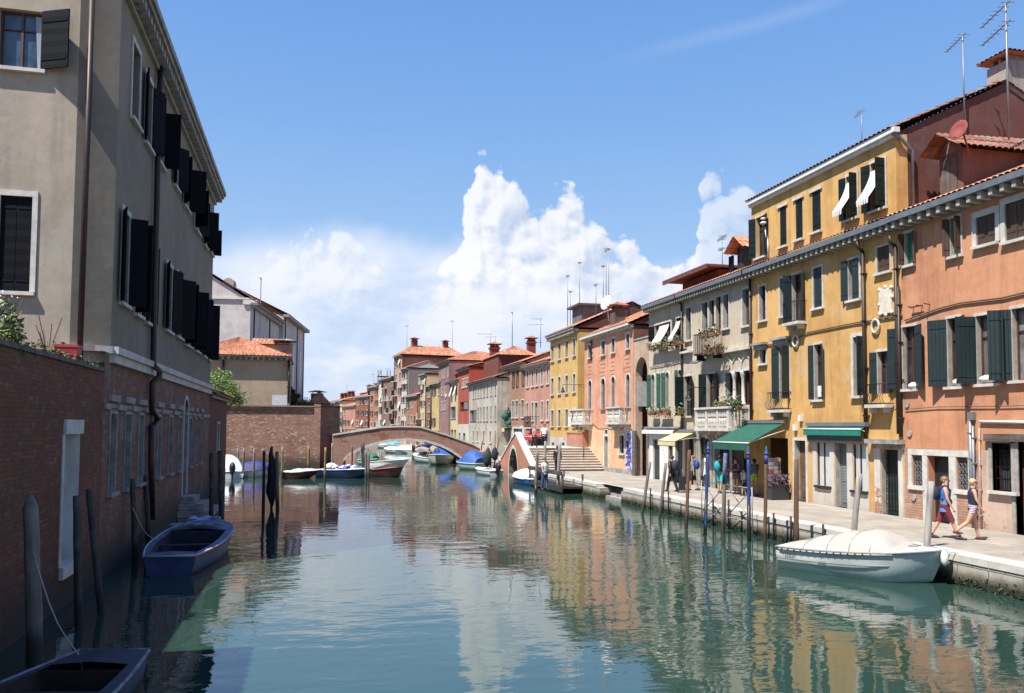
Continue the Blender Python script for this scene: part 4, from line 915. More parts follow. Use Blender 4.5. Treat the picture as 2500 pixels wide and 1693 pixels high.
# side canal wall bits ------------------------------------------------
def simplehouse(name,label,px,xf=None,PLR=None,ztop=None,refe=None,wallm=None,rows=(),roofm=TILE,roofk='gable',rise=1.8,depth=9.,dent=False,gut=ZINC,fr=.1,pane=GLASS,shm=None,per=.3,zb=.72,base=None,gut_h=.18,wins=None,row_=.42):
    bb=Bld(name,label,'house',PL=PLR[0] if PLR else None,PR=PLR[1] if PLR else None,px=px,xf=xf,zb=zb)
    ze=ztop if ztop is not None else bb.Zz(*refe)
    for rw in rows:
        ref,yt,yb,lst=rw[:4]; kw=rw[4] if len(rw)>4 else {}
        z1,z0=bb.Zz(ref,yt),bb.Zz(ref,yb)
        for a,c in lst:
            bb.window(bb.U(a),bb.U(c),z0,z1,**{**dict(fr=fr,simple=True,rec=.22,pane=pane),**kw})
    if base:
        zs=bb.Zz(*base[0]); bb.wall(ze,wallm,depth,z0=zs); bb.wall(zs,base[1],depth,name='ground_floor_wall')
    else: bb.wall(ze,wallm,depth)
    if gut is not None: bb.cornice(ze,pr=.4,h=gut_h,dz=.2,dw=.14,gap=.4,m1=gut,dent=dent)
    bb.roof(ze+.12,depth,rise,roofk,.45,roofm,per=per); bb.gables(wallm)
    return bb
# ================================================================== RIGHT BANK, FAR HOUSES
def onpoly(px,off=0.):
    d=ray(px,1000); k=d.x/d.y
    P=[(20.2,60),(20.0,90),(19.0,118),(16.4,146),(12.6,172),(7.4,196),(3.0,212),(-2,226)]
    for (x0,y0),(x1,y1) in zip(P,P[1:]):
        # X=k*Y
        den=(x1-x0)-k*(y1-y0)
        if abs(den)<1e-9: continue
        t=(k*y0-x0)/den
        if -1e-6<=t<=1.000001: return Vector((x0+(x1-x0)*t-off,y0+(y1-y0)*t,0))
    return None
P_G=plaster('rose_plaster',hexc('d69c86',.8),0,.3); P_H=plaster('brown_pink_plaster',hexc('b58d74',.8),0,.4); P_I=plaster('peeling_grey_plaster',(.54,.49,.40),.2,.8,col2=(.36,.33,.28),low=5); P_RED=plaster('venetian_red_plaster',hexc('c05a48',.8),0,.25)
P_PUR=plaster('mauve_plaster',hexc('a98480',.7),0,.3); P_CRM=plaster('cream_plaster',hexc('e2d4a8',.8),0,.3); P_YLF=plaster('far_yellow_plaster',hexc('dcc07c',.8),0,.3); P_ORF=plaster('far_orange_plaster',hexc('c98c6c',.72),0,.3); P_GRF=plaster('far_grey_plaster',hexc('9a948c',.7),0,.3); P_WHF=plaster('far_white_plaster',hexc('dedad0',.8),0,.3); P_BRF=plaster('far_brown_plaster',hexc('a37e66',.7),0,.4)
NOF=dict(fr=.0)
g=simplehouse('rose_house','rose pink house with small iron balcony left of the bright yellow house',(1280,1343),20.3,refe=(1340,884),wallm=P_G,
 rows=[(1323,898,939,[(1286,1290.5),(1298,1302.5),(1308,1313),(1321,1325.5),(1335,1339.5)],dict(pane=GLASS,fr=.12)),(1322,981,1026,[(1286,1290),(1298.5,1303),(1322,1326.5),(1335,1340)],dict(pane=GLASS,fr=.12)),(1307,984,1040,[(1306,1313)],{}),(1290,1071,1094,[(1288,1297)],{}),(1310,1071,1094,[(1304,1336)],dict(fr=.05))],base=((1310,1052),plaster('grey_base_plaster',(.30,.28,.26),0,.5)),gut=STONE)
g.ironbalc(g.U(1299),g.U(1317),g.Zz(1308,1044),1.0,.8,False)
g.awning(g.U(1299),g.U(1338),g.Zz(1320,1057),.35,1.1,plain('red_canvas',(.55,.03,.045),.7),.35)
h=simplehouse('brown_house','brown pink house with dark shutters beside the rose pink house',(1230,1280),20.3,refe=(1277,888),wallm=P_H,
 rows=[(1277,901,941,[(1234,1239),(1250.5,1256.5),(1260,1266),(1274,1280)],dict(pane=SHGR,fr=.0)),(1277,977,1019,[(1233,1238),(1250,1255),(1259,1265),(1273,1279.5)],dict(pane=SHBL,fr=.1))],base=((1255,1040),plain('pale_shop_front',(.60,.60,.57),.6)),gut=STONED)
for hh in ((1232,1245),(1255,1275)):
    m=MB(); m.box(h.U(hh[0]),h.U(hh[1]),-.02,-.003,.8,3.6); m.build('shop_window',GLASS,h.e)
h.awning(h.U(1226),h.U(1250),h.Zz(1238,1043),.1,.8,plain('cream_canvas',(.72,.55,.28),.8),.4,scal=False,frame=False)
h.lamp(1241,1003,2.0); m=MB()
for px in (1252,1264): [m.box(h.U(px-6)+.1*(k%2),h.U(px+5),-.012,-.003,h.Zz(px,1026)-k*.3-.05,h.Zz(px,1026)-k*.3) for k in range(4)]
m.build('brick_patch',RB,h.e)
u=h.U(1310,6); h.chimney(h.U(1296,5),5,h.Zz(1296,858,5)-.6,h.Zz(1296,832,5),.9,.9,plaster('red_chimney',(.25,.05,.04)),TILE,1)
i1=simplehouse('grey_peeling_house','long grey peeling house with two rows of narrow windows',(1145,1214),19.0,refe=(1209,925),wallm=P_I,
 rows=[(1209,940,964,[(1154.6,1157.4),(1160.5,1163),(1166.5,1169.5),(1173,1176),(1180.5,1184),(1188,1191.5),(1197.8,1201),(1208,1211.5)],dict(fr=.05,pane=DARK)),(1209,991,1027,[(1166.5,1169.5),(1173,1176),(1180.5,1184),(1188,1191.5),(1197.8,1201),(1208,1211.5)],dict(fr=.05,pane=DARK)),(1155,1002,1029,[(1148,1163)],dict(fr=0.)),
 (1209,1054,1082,[(1155,1158),(1165,1168),(1180,1184),(1196,1200)],{})],depth=8,roofm=TILED,gut=STONED,rise=1.5)
m=MB(); s0,s1=i1.L-.4,i1.L; m.box(s1+.003,s1+.02,.2,8,2,8.6); 
m=MB(); [m.blob((i1.L+.5+random.uniform(-.2,.2),1+random.uniform(-.3,.3),3.8+k*.35),(.45-.02*k,.4,.4),8,6,.25) for k in range(5)]; m.build('net_bundle',plain('green_netting',(.04,.12,.10),.85,0,.4,8),i1.e)
PR=plaster('dark_red_render',(.17,.05,.035),0,.3)
# dark red volumes behind the grey house
def backhouse(name,label,P0,P1,pxs,ztop,refpx,wallm,depth=10,rise=1.8,roofk='hip',mat=TILE,per=.35):
    bb=Bld(name,label,'house',PL=P0,PR=P1); ze=bb.Zz(*refpx); bb.wall(ze,wallm,depth); bb.roof(ze,depth,rise,roofk,.4,mat,per=per); bb.gables(wallm); return bb
a=onX(1148,1000,19.4); c=onX(1205,1000,24.)
bb=Bld('dark_red_house','dark red rendered house with a tall tapering chimney behind the grey house','house',PL=(19.7,115.),PR=(19.7,104.2))
ze=bb.Zz(1150,903); bb.wall(ze,PR,12.); bb.roof(ze,12.,2.6,'gable',.3,TILE,per=.35); bb.gables(PR)
q=bb.loc(onY(1206,1000,100.)); bb.chimney(q.x,q.y,5,onY(1206,846,100.).z,1.05,1.05,plaster('red_chimney',(.25,.05,.04)),TILE,1)
m=MB(); P=bb.loc(onY(1194,904,101.)); Md=Matrix.Translation(P)@Vector((.6,-.75,.2)).to_track_quat('Z','Y').to_matrix().to_4x4(); m.lathe([(.0,-.12),(.4,-.08),(.75,.0),(.76,.02),(.4,-.05),(.0,-.08)],(0,0,0),16,Md); m.build('satellite_dish',WHITE,bb.roofo)
pa=onY(1216,1000,92.); pb=onY(1312,1000,92.)
bb=Bld('red_hip_house','dark red house with orange hipped roof seen behind the brown house','house',PL=(pa.x,92.),PR=(pb.x,92.)); ze=bb.Zz(1260,868); bb.wall(ze,PR,9.); bb.roof(ze,9.,1.25,'hip',.4,TILE,per=.35)
bb.antenna(1251,762,850,4.,((0,.2),),.05); bb.antenna(1320,778,850,4.,((.0,1.2),(.2,1.8),(.8,.9)),.04)
bb.antenna(1197,815,850,4.,((0,1.8),),.03); bb.antenna(1209,822,850,4.,((0,1.4),),.03)
simplehouse('red_house','small brick red house with white trim beyond the long grey house',(1117,1145),19.0,refe=(1143,898),wallm=P_RED,rows=[(1140,924,944,[(1128,1131),(1133,1136),(1139,1142)],dict(fr=.12,pane=SHGR)),(1135,981,1000,[(1124,1143)],dict(fr=0.)),(1140,1058,1080,[(1121,1125),(1131,1137)],{})],gut=STONED,rise=1.2,base=((1130,1036),P_WHF))
k2=simplehouse('blind_house','cream house with slanting white window blinds',(1091,1117),18.9,refe=(1117,930),wallm=P_CRM,rows=[(1112,941,963,[(1094,1097.5),(1103.5,1108),(1113,1116)],dict(fr=0.)),(1110,993,1022,[(1093,1096),(1101,1113)],dict(fr=.05)),(1110,1050,1080,[(1093,1098),(1102,1107),(1110,1114)],dict(fr=0.))],gut=STONE,rise=1.)
for a in (1092.5,1101.5,1111): k2.cloth(k2.U(a),k2.U(a+3.5),k2.Zz(1110,941),.35,1.3)
pp=onX(1096,1000,18.95)
kt=simplehouse('mauve_house','tall mauve house with hipped orange roof rising over the cream house',None,None,PLR=((18.6,onX(1070,1000,18.6).y),(18.6,onX(1095,1000,18.6).y)),refe=(1092,883),wallm=P_PUR,rows=[(1090,899,922,[(1078,1080),(1083,1085),(1092,1094)],dict(fr=.05)),(1088,946,964,[(1078,1081),(1085,1088)],{}),(1088,980,1000,[(1078,1081),(1085,1088)],{})],roofk='hip',roofm=TILEO,rise=1.7,depth=10,gut=STONED,per=.4)
FARW=[SHGR,GLASS,SHD,DARK,GLASS]
def autohouse(name,label,pl,pr,ytop,wallm,floors=4,cols=2,off=0.,roofm=TILE,roofk='gable',rise=1.3,depth=9,seed=0,bands=None,chims=(),ants=(),cornm=STONED,yr=None,ht=None,sidem=None):
    rnd=random.Random(seed)
    a,c=onpoly(pl,off),onpoly(pr,off)
    bb=Bld(name,label,'house',PL=(a.x,a.y),PR=(c.x,c.y)); ze=bb.Zz(yr or pr,ytop)
    H=(ze-.8)/floors; wpan=bb.L/cols; ww=min(1.1,wpan*.42)
    if bands: pass
    for f in range(floors):
        for i in range(cols):
            cu=(i+.5)*wpan+rnd.uniform(-.08,.08)*wpan; z0=.8+f*H+H*.30; hh=H*.5
            if f==0: z0=.85; hh=H*.72
            if rnd.random()<.12: continue
            hh*=rnd.uniform(.85,1.1); w_=bb.window(cu-ww/2,cu+ww/2,z0,z0+hh,fr=rnd.choice((.05,.1,.12,.16)),simple=True,pane=rnd.choice(FARW),rec=.25)
            q=rnd.random()
            if q<.4 and f: m=MB(); sm_=rnd.choice((SHG,SHBR,SHD,SHGR)); [m.box(cu+sg*(ww/2+.02),cu+sg*(ww+.05),-.09,-.045,z0,z0+hh) for sg in (-1,1)]; m.build('shutter',sm_,w_)
            elif q<.58 and f: m=MB(); m.box(cu-ww*.8,cu+ww*.8,-.75,-.004,z0-.2,z0-.06); m.build('balcony',STONE,bb.e); m=MB(); [m.box(cu-ww*.8+.2*k,cu-ww*.8+.2*k+.05,-.72,-.68,z0-.06,z0+.8) for k in range(int(ww*8)+1)]; m.box(cu-ww*.8,cu+ww*.8,-.74,-.66,z0+.8,z0+.88); m.build('railing',rnd.choice((IRON,STONE)),bb.e)
            elif q<.68 and f: bb.cloth(cu-ww/2,cu+ww/2,z0+hh,.3,hh*.7,rnd.choice((WHITE,plain('cream_canvas',(.72,.55,.28),.8))))
    bb.wall(ze,wallm,depth); bb.cornice(ze,pr=.4,h=.22,dz=.25,dent=False,m1=cornm); bb.roof(ze+.2,depth,rise,roofk,.4,roofm,per=.45); bb.gables(wallm)
    if sidem: m=MB(); m.q((bb.L+.015,.02,.7),(bb.L+.015,depth,.7),(bb.L+.015,depth,ze),(bb.L+.015,.02,ze)); m.build('side_wall',sidem,bb.e)
    m=MB(); uu=bb.L*rnd.choice((.04,.96)); m.tube([(uu,-.1,.8),(uu,-.1,ze)],.07,6); m.build('downpipe',PIPE,bb.e)
    if rnd.random()<.6: m=MB(); zz=.8+H*.98; m.box(0,bb.L,-.12,-.004,zz,zz+.16); m.build('string_course',cornm,bb.e)
    for (u,y,h,w) in chims: bb.chimney(u*bb.L,y,ze,ze+rise+h,w,w,plaster('red_chimney',(.25,.05,.04)),TILED)
    for (u,y,h) in ants:
        m=MB(); uu=u*bb.L; m.tube([(uu,y,ze+.3),(uu,y,ze+h)],.04,5); m.bar((uu-.9,y,ze+h-.1),(uu+.5,y+.2,ze+h-.1),.04); [m.bar((uu-.8+k*.3,y-.3,ze+h-.1),(uu-.8+k*.3,y+.3,ze+h-.1),.02) for k in range(5)]; m.build('antenna',GREYM,bb.e)
    return bb
A=autohouse
A('yellow_gable_house','small yellow house with stone gable beside the slanting blinds',1053,1077,936,P_YLF,4,2,seed=1)
A('narrow_red_house','narrow dull red house left of the small yellow gable house',1041,1053,944,plaster('dull_red_plaster',hexc('b36a58',.75)),4,1,seed=2)
bk=Bld('red_roof_house','house with an orange tiled roof and dark recessed attic above the narrow red house','house',PL=tuple(onpoly(1044)[:2]+Vector((2.5,0))) if False else (onpoly(1044).x+2.5,onpoly(1044).y),PR=(onpoly(1076).x+2.5,onpoly(1076).y)); ze=bk.Zz(1070,905); bk.wall(ze,P_BRF,8); bk.roof(ze,8,1.5,'hip',.5,TILE,per=.45)
A('tall_cream_house','tall cream house with tightly spaced windows',1026,1041,915,P_CRM,6,3,seed=3,roofm=TILED,depth=11)
A('low_orange_house','low orange house with tiled lean-to roof and white trim',996,1026,966,P_ORF,3,3,seed=4,off=.3)
A('grey_gable_house','grey sided house with two small stepped tiled roofs',980,996,900,P_WHF,6,2,seed=5,sidem=P_GRF,depth=7,roofm=TILE,chims=())
A('ornate_tall_house','tallest ornate house of the far row with roof dormer and chimneys',962,980,868,plaster('pale_pink_plaster',hexc('d8b4a4',.8)),6,2,seed=6,roofm=TILE,roofk='hip',rise=1.9,depth=12,sidem=M_YELD,chims=((.5,3,1.2,1.),(.5,9,1.,.9)),ants=((.2,2,6.),(.7,10,7)),off=.0)
A('brown_chimney_house','brown house with a dark red block chimney left of the tallest house',934,962,922,P_BRF,5,2,seed=7,chims=((.72,3,1.6,1.5),),ants=((.3,3,5),(.1,4,5.)))
A('pale_narrow_house','pale narrow house with grey window panels',924,934,929,P_WHF,5,1,seed=8,roofm=TILED)
A('orange_balcony_house','orange house with dark balconies right of the roof scaffold',902,924,944,P_ORF,5,2,seed=9,roofm=TILED,ants=((.4,3,4.),))
sc_=A('red_scaffold_house','red brown house with a dark rooftop scaffold platform',868,902,968,plaster('red_brown_plaster',hexc('a8654f',.7)),4,3,seed=10,roofm=TILE,depth=10,chims=((.05,3,1.2,1.),(.25,4,1.5,1.)),ants=((.6,2,5),))
m=MB(); uu=sc_.L*.72; z=sc_.Zz(895,955); P2=lambda a,b,c:(uu+a,4+b,z+c)
for a in (-1.1,1.1):
    for q in (-1,1): m.tube([P2(a,q,-1),P2(a,q,4.6)],.07,5)
for zz in (.3,3.1): m.box(uu-1.4,uu+1.4,2.8,5.2,z+zz,z+zz+.15)
m.bar(P2(-1.1,-1,3.2),P2(1.1,-1,4.2),.08); m.bar(P2(-1.1,-1,4.3),P2(1.1,-1,4.3),.07); m.build('roof_platform',IRON,sc_.e)
A('low_pink_house','low pink house at the far bend of the canal',836,868,992,plaster('far_pink_plaster',hexc('cf9482',.75)),3,3,seed=11)
bk=Bld('mauve_roof_house','mauve house with a long low roof above the low pink house','house',PL=(onpoly(838).x+4,onpoly(838).y+3),PR=(onpoly(872).x+4,onpoly(872).y+3)); ze=bk.Zz(850,966); bk.wall(ze,P_PUR,9); bk.roof(ze,9,1.4,'hip',.4,TILED,per=.5)
A('far_cream_house','pale cream house second from the left end of the far row',822,836,980,P_CRM,4,2,seed=12,ants=((.3,2,4),),chims=((.1,3,.8,.8),(.6,3,.8,.8)))
A('far_dark_house','dark house with two small chimneys at the left end of the far row',800,822,984,plaster('dark_brown_plaster',hexc('75594a',.7)),3,2,seed=13,roofm=TILED,chims=((.3,3,.8,.9),(.7,3,.8,.9)))
# ================================================================== LEFT BANK
LX=-4.85
P_TAU=plaster('taupe_render',(.29,.24,.155),0,.85,col2=(.17,.14,.09),low=1,damp=-3); P_TAUL=plaster('sunlit_taupe_render',(.68,.56,.40),0,.55,col2=(.44,.36,.26),low=1,damp=-3)  # front wall's paler copy has the sunlight put into its colour
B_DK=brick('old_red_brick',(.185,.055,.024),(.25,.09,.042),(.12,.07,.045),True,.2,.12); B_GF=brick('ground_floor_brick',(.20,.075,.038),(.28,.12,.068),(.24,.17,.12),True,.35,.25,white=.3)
ya,yb_=onX(266,1000,LX).y,onX(511,1000,LX).y
b=Bld('shuttered_palazzo','tall taupe rendered building with black shutters above a brick ground floor, on the left','building',PL=(LX,ya),PR=(LX,yb_),zb=0.)
L=b.L; zm=b.Zz(268,862); ZE=b.Zz(530,500)
# --- top floor
def lw(pl,pr,yt,yb,ref,sh,**k): return b.win(pl,pr,yt,yb,ref=ref,sh=sh,shm=SHBK,fr=.12,rec=.22,bars=False,**k)
lw(297,316,60,262,306,None); lw(332,349,145,325,340,(165,150)); lw(366,380,215,370,372,(150,92)); lw(408,418,310,430,412,(165,140)); lw(434,446,368,485,440,(150,105)); lw(463,473,450,545,468,(120,150)); lw(486,493,485,585,490,(150,110)); lw(502,508,535,605,506,(150,100),sw=.4)
# --- middle floor
lw(284,302,505,737,292,(160,110)); lw(320,336,545,765,328,(110,160)); lw(347,360,580,785,354,(165,165)); lw(397,411,640,805,404,(165,155)); lw(423,436,665,820,430,(165,140)); lw(447,459,697,842,454,(130,110)); lw(470,480,715,856,476,(120,130)); lw(489,497,733,868,494,(130,110)); lw(503,508,750,876,505,(160,110),sw=.4)
zt_=b.Zz(300,1012); zz0=b.Zz(283,1198)
hupper=[h for h in b.holes]
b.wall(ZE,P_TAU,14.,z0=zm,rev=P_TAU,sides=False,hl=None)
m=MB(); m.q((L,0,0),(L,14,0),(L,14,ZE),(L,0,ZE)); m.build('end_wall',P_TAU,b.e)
# ground floor brick
for a,c in ((269,283),(306,319),(339,350),(385,393),(413,421),(436,443),(463,468),(476,480),(489,493)):
    u0,u1=b.U(a),b.U(c); w=b.window(u0,u1,zz0,zt_,fr=.07,frm=STONED,bars=False,rec=.28,sill=STONED); b.grille(u0,u1,zz0,zt_,.1,w,False,IRON,.16)
    m=MB(); m.box(u0-.2,u1+.2,-.08,-.003,zt_+.15+.16,zt_+.31+.16); m.build('window_head',STONED,w)
b.window(b.U(449),b.U(459),b.Zz(454,1205),b.Zz(454,975),fr=.16,arch=True,rec=.35,bars=False,sill=False,pane=plain('grey_door_paint',(.22,.25,.27),.5),name='door')
u0=b.U(252)
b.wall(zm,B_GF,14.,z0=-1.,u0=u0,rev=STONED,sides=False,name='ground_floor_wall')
m=MB(); zb2=b.Zz(300,1018)
hs=sorted(h[:2] for h in b.holes if h[2]<zm-2); pu=u0
for h in hs+[(L,L)]:
    if h[0]-.14>pu: m.box(pu,h[0]-.14,-.06,-.003,zt_+.10,zt_+.24)
    pu=h[1]+.14
m.box(u0,L,-.0045,-.002,zt_+.155,zt_+.235)
m.build('string_course',STONED,b.e)
m=MB(); m.box(-.1,L+.05,-.20,-.003,zm-.02,zm+.16); m.box(-.06,L+.03,-.12,-.003,zm-.24,zm-.021); m.build('stone_moulding',STONE,b.e)
# eave with modillions
m=MB(); m.box(-.2,L+.1,-.46,0,ZE,ZE+.14); m.box(-.2,L+.12,-.54,-.42,ZE+.141,ZE+.34); m.build('gutter',STONED,b.e); m=MB(); n=int(L/.42)
for k in range(n): c=(k+.5)*L/n; m.box(c-.11,c+.11,-.38,-.003,ZE-.22,ZE-.002)
m.box(0,L,-.12,-.003,ZE-.34,ZE-.221); m.build('cornice',plain('pale_modillions',(.36,.34,.30),.85,0,.2),b.e)
b.roof(ZE+.3,14.,3.2,'hip',.45,TILE,per=.3)
# crooked downpipe
def up(px,py,y=-.14): u,z=b.pt(px,py,y); return (u,y,z)
m=MB(); m.tube([up(393,165),up(388,260),up(383,500),up(377,700),up(374,880),up(376,895,-.2),up(390,905,-.3),up(388,920,-.3),up(372,935),up(371,1000),up(384,1018,-.14),up(384,1030),up(370,1045),up(369,1130),up(373,1268)],.09,8); m.build('downpipe',PIPE,b.e)
# front faces
pc=b.PL.copy(); pA=Vector((LX-.86,ya-.32,0)); 
def sub(P0,P1):
    """frame helper whose meshes live in building b's local frame"""
    s=Bld.__new__(Bld); s.PL=Vector((*P0,0)); s.PR=Vector((*P1,0)); d=s.PR-s.PL; s.L=d.length; s.d=d.normalized(); s.n=Vector((-s.d.y,s.d.x,0)); s.rz=math.atan2(s.d.y,s.d.x); s.holes=[]; s.arch=[]; s.zb=0; s.roofo=None; s.gab=None
    s.e=None; return s
def move_to(parentB,s,before):
    M=(Matrix.Translation(parentB.PL)@Matrix.Rotation(parentB.rz,4,'Z')).inverted()@Matrix.Translation(s.PL)@Matrix.Rotation(s.rz,4,'Z')
    for o in [o for o in COL.objects if o.name not in before]:
        if o.parent is None and o.type=='MESH': o.data.transform(M); o.parent=parentB.e
        elif o.type=='MESH' and o.parent is not None and o.parent.name not in before: o.data.transform(M)
names=lambda:set(o.name for o in COL.objects)
bf=names(); s=sub((pA.x,pA.y),(LX,ya)); ztf=b.Zz(290,0)+6
s.wall(ZE,P_TAU,.3,z0=2.,sides=False,name='corner_wall'); 
m=MB(); m.box(-.1,s.L+.02,-.2,-.003,zm-.02,zm+.16); m.box(-.04,s.L,-.12,-.003,zm-.24,zm-.021); m.build('stone_moulding',STONE); move_to(b,s,bf)
bf=names(); Pf=(pA.x-9.,pA.y-.0); s=sub(Pf,(pA.x,pA.y)); s.e=None
w=s.win(-18,62,478,712,kind='closed',shm=SHBK,fr=.12,rec=.12); 
w=s.win(-40,70,20,165,fr=.0,bars=True,rec=.2,sh=(None,155),shm=SHBK,sw=.75,pane=glassm('blue_sky_glass',(.03,.05,.08)))
u0,u1=s.U(8),s.U(68); z0,z1=s.Zz(40,162),s.Zz(40,30)
m=MB(); m.q((u0+.35,.14,z1),(u1,.14,z1),(u1,.14,z0),(u1-.1,.14,z0)); m.build('curtain',plain('sheer_curtain',(.34,.40,.50),.9),w)
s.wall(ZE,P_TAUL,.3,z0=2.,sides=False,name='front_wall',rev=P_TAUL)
m=MB(); u=s.U(195); m.tube([(u,-.1,ZE),(u-.02,-.1,s.Zz(185,880))],.07,8); m.build('downpipe',PIPE)
move_to(b,s,bf)
# --- garden wall along the canal
g=Bld('brick_garden_wall','old dark red brick canal wall with plants on top, left foreground','wall',PL=(LX,2.),PR=(LX,onX(252,1000,LX).y-.0),zb=0.)
zt0=g.Zz(250,908); zn=g.Zz(2,822)
u0,u1=g.U(157),g.U(200); 
g.holes.append((g.U(158),g.U(198),g.Zz(165,1375),g.Zz(178,1060),True)); hh=g.holes[-1]
mats=B_DK
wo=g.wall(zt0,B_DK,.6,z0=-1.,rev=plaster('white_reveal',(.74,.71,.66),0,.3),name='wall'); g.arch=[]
m=MB(); m.box(hh[0]-.05,hh[1]+.05,-.06,-.003,hh[3],hh[3]+.3); m.box(hh[0]-.05,hh[1]+.05,-.08,-.003,hh[2]-.25,hh[2]-.002); m.box(hh[0]-.13,hh[0],-.03,-.003,hh[2],hh[3]-.001); m.build('stone_surround',STONE,g.e)
m=MB(); m.box(hh[0]-.2,hh[1]+.2,.341,.37,hh[2]-.2,hh[3]+.2); m.build('blocked_opening',plaster('white_blocking',(.74,.71,.66),0,.3),g.e)
m=MB(); m.box(0,g.L,-.05,.65,zt0+.002,zt0+.10,None,.04); m.build('coping',plain('mossy_coping',(.13,.11,.08),.95,0,.4,6,.8),g.e)
def plant(name,label,c,n,r,mat,flower=None,cat='plant',stem=True,sz=.1,group=None,hz=None):
    t=empty(name,label,cat,c,0,group); m=MB()
    for i in range(n):
        a=Vector((random.gauss(0,1),random.gauss(0,1),abs(random.gauss(0,1)))); a=a.normalized()*random.random()**.5
        m.leaf((a.x*r[0],a.y*r[1],a.z*r[2]),random.uniform(.6,1.4)*sz)
    m.build('foliage',mat,t)
    if stem:
        m=MB()
        for i in range(7): a=random.uniform(0,6.28); m.tube([(0,0,-.1),(r[0]*.4*math.cos(a),r[1]*.4*math.sin(a),r[2]*.5),(r[0]*.8*math.cos(a),r[1]*.8*math.sin(a),r[2]*random.uniform(.6,1.1))],.008,4,False)
        m.build('stem',plain('plant_stem',(.12,.10,.05)),t)
    if flower:
        m=MB()
        for i in range(40): m.leaf((random.gauss(0,.4)*r[0],random.gauss(0,.4)*r[1],r[2]*random.uniform(.5,1.1)),.06)
        m.build('blossom',flower,t)
    return t
P=onX(8,800,LX-.3); plant('oleander','feathery bush with white flowers at the left edge behind the brick wall',(LX-.3,P.y,zt0-.1),500,(.35,.6,1.0),LEAFY,FLW,sz=.14)
gr=MB()
for i in range(1600):
    y=random.uniform(8.,g.PR.y-.5); gr.leaf((LX+random.uniform(-.5,.02),y,zt0+.1+abs(random.gauss(0,.07))*(1.6 if random.random()<.2 else .8)),random.uniform(.05,.13))
struct(gr.build('wall_weeds',plain('dry_weeds',(.14,.13,.06),.9,0,.5,4)),'stuff','dry weeds growing along the top of the brick wall')
P=onX(118,830,LX-.3); t=empty('dry_shrub','bare twiggy shrub on top of the brick wall','plant',(LX-.3,P.y,zt0)); m=MB()
for i in range(9): a=random.uniform(0,6.28); h=random.uniform(.4,.95); m.tube([(0,0,0),(.1*math.cos(a),.12*math.sin(a),h*.5),(.22*math.cos(a),.3*math.sin(a),h)],.008,4,False)
m.build('twigs',plain('twig_brown',(.14,.09,.05)),t)
P=onX(155,845,LX-.45); m=MB(); m.box(-.2,.2,-.18,.18,0,.32,taper=-.03); m.box(-.24,.24,-.22,.22,.321,.38); o=m.build('red_crate',plain('faded_red_plastic',(.5,.05,.05),.6)); o.location=(LX-.35,P.y,zt0+.1); tag(o,'small faded red plastic box on top of the brick wall','box')
# --- unseen house added outside the frame to shade the near canal
nh=Bld('neighbour_house','plain taupe canal house beside the bridge at the near end of the brick garden wall','house',PL=(LX-.05,-6.),PR=(LX-.05,12.6),zb=0.)
for k in range(5):
    for z_ in (3.2,): nh.window(1.4+k*3.3,2.4+k*3.3,z_,z_+2.,sh=(160,160),shm=SHBK,bars=False)
nh.wall(6.8,P_TAU,9.,z0=-1.); nh.cornice(6.8,pr=.45); nh.roof(7.0,9.,1.5,'hip',.5,TILE,per=.3)
# --- lean-to after the palazzo
yl=b.PR.y
s2=Bld('brick_lean_to','low brick outbuilding with orange tiled eave at the end of the palazzo','outbuilding',PL=(LX,yl+.02),PR=(LX,onX(554,1000,LX).y),zb=0.)
s2.window(s2.U(531),s2.U(536),s2.Zz(533,1098),s2.Zz(533,1035),fr=.12,simple=True)
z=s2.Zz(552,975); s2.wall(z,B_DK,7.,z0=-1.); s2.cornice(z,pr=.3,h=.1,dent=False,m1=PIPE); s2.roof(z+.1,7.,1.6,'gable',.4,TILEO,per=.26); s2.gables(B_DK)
# water steps
t=empty('water_steps','three stone steps descending to the water from the grey door','steps',(LX,onX(452,1000,LX).y,0)); m=MB(); yc=0
zs=b.Zz(454,1205)
for k in range(3): m.box(.003,.55+.35*k,-.75-.3*k,.75+.3*k,zs-.25*(k+1),zs-.25*k-.02-.0)
m.box(.01,1.0,-1.2,1.2,-.6,zs-.77); m.build('step',STONED,t)
# --- crossing brick wall at the basin
BY=76.; 
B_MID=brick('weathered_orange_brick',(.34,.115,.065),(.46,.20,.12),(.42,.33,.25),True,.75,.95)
xr=onY(783,1000,BY).x; w=Bld('basin_brick_wall','broad weathered brick wall across the basin, facing the camera','wall',PL=(onY(540,1000,BY).x-6,BY),PR=(xr,BY),zb=0.)
zt=w.Zz(650,990); w.wall(zt-.35,B_MID,.8,z0=-1.)
m=MB(); m.box(0,w.L,-.10,.8,zt-.35,zt-.12); m.box(0,w.L,-.2,.85,zt-.119,zt); m.build('coping',brick('coping_brick',(.34,.16,.10),(.42,.20,.13),(.4,.33,.26),False),w.e)
m=MB(); q=w.U(795); m.box(w.L-.55,w.L+.003,-.18,.9,-.5,zt+.15); m.build('corner_pier',B_MID,w.e)
x2=onY(822,1000,BY+1.5).x; w2=Bld('abutment_brick_wall','darker angled brick wall joining the basin wall to the bridge','wall',PL=(xr+.02,BY+.1),PR=(x2+.3,BY+1.2),zb=0.)
w2.wall(zt-.1,brick('dark_abutment_brick',(.24,.10,.07),(.30,.15,.10),(.28,.22,.18),True,.4,.2),.8,z0=-1.); m=MB(); m.box(0,w2.L,-.1,.85,zt-.098,zt+.05); m.build('coping',plain('dark_coping',(.10,.07,.05),.95),w2.e)
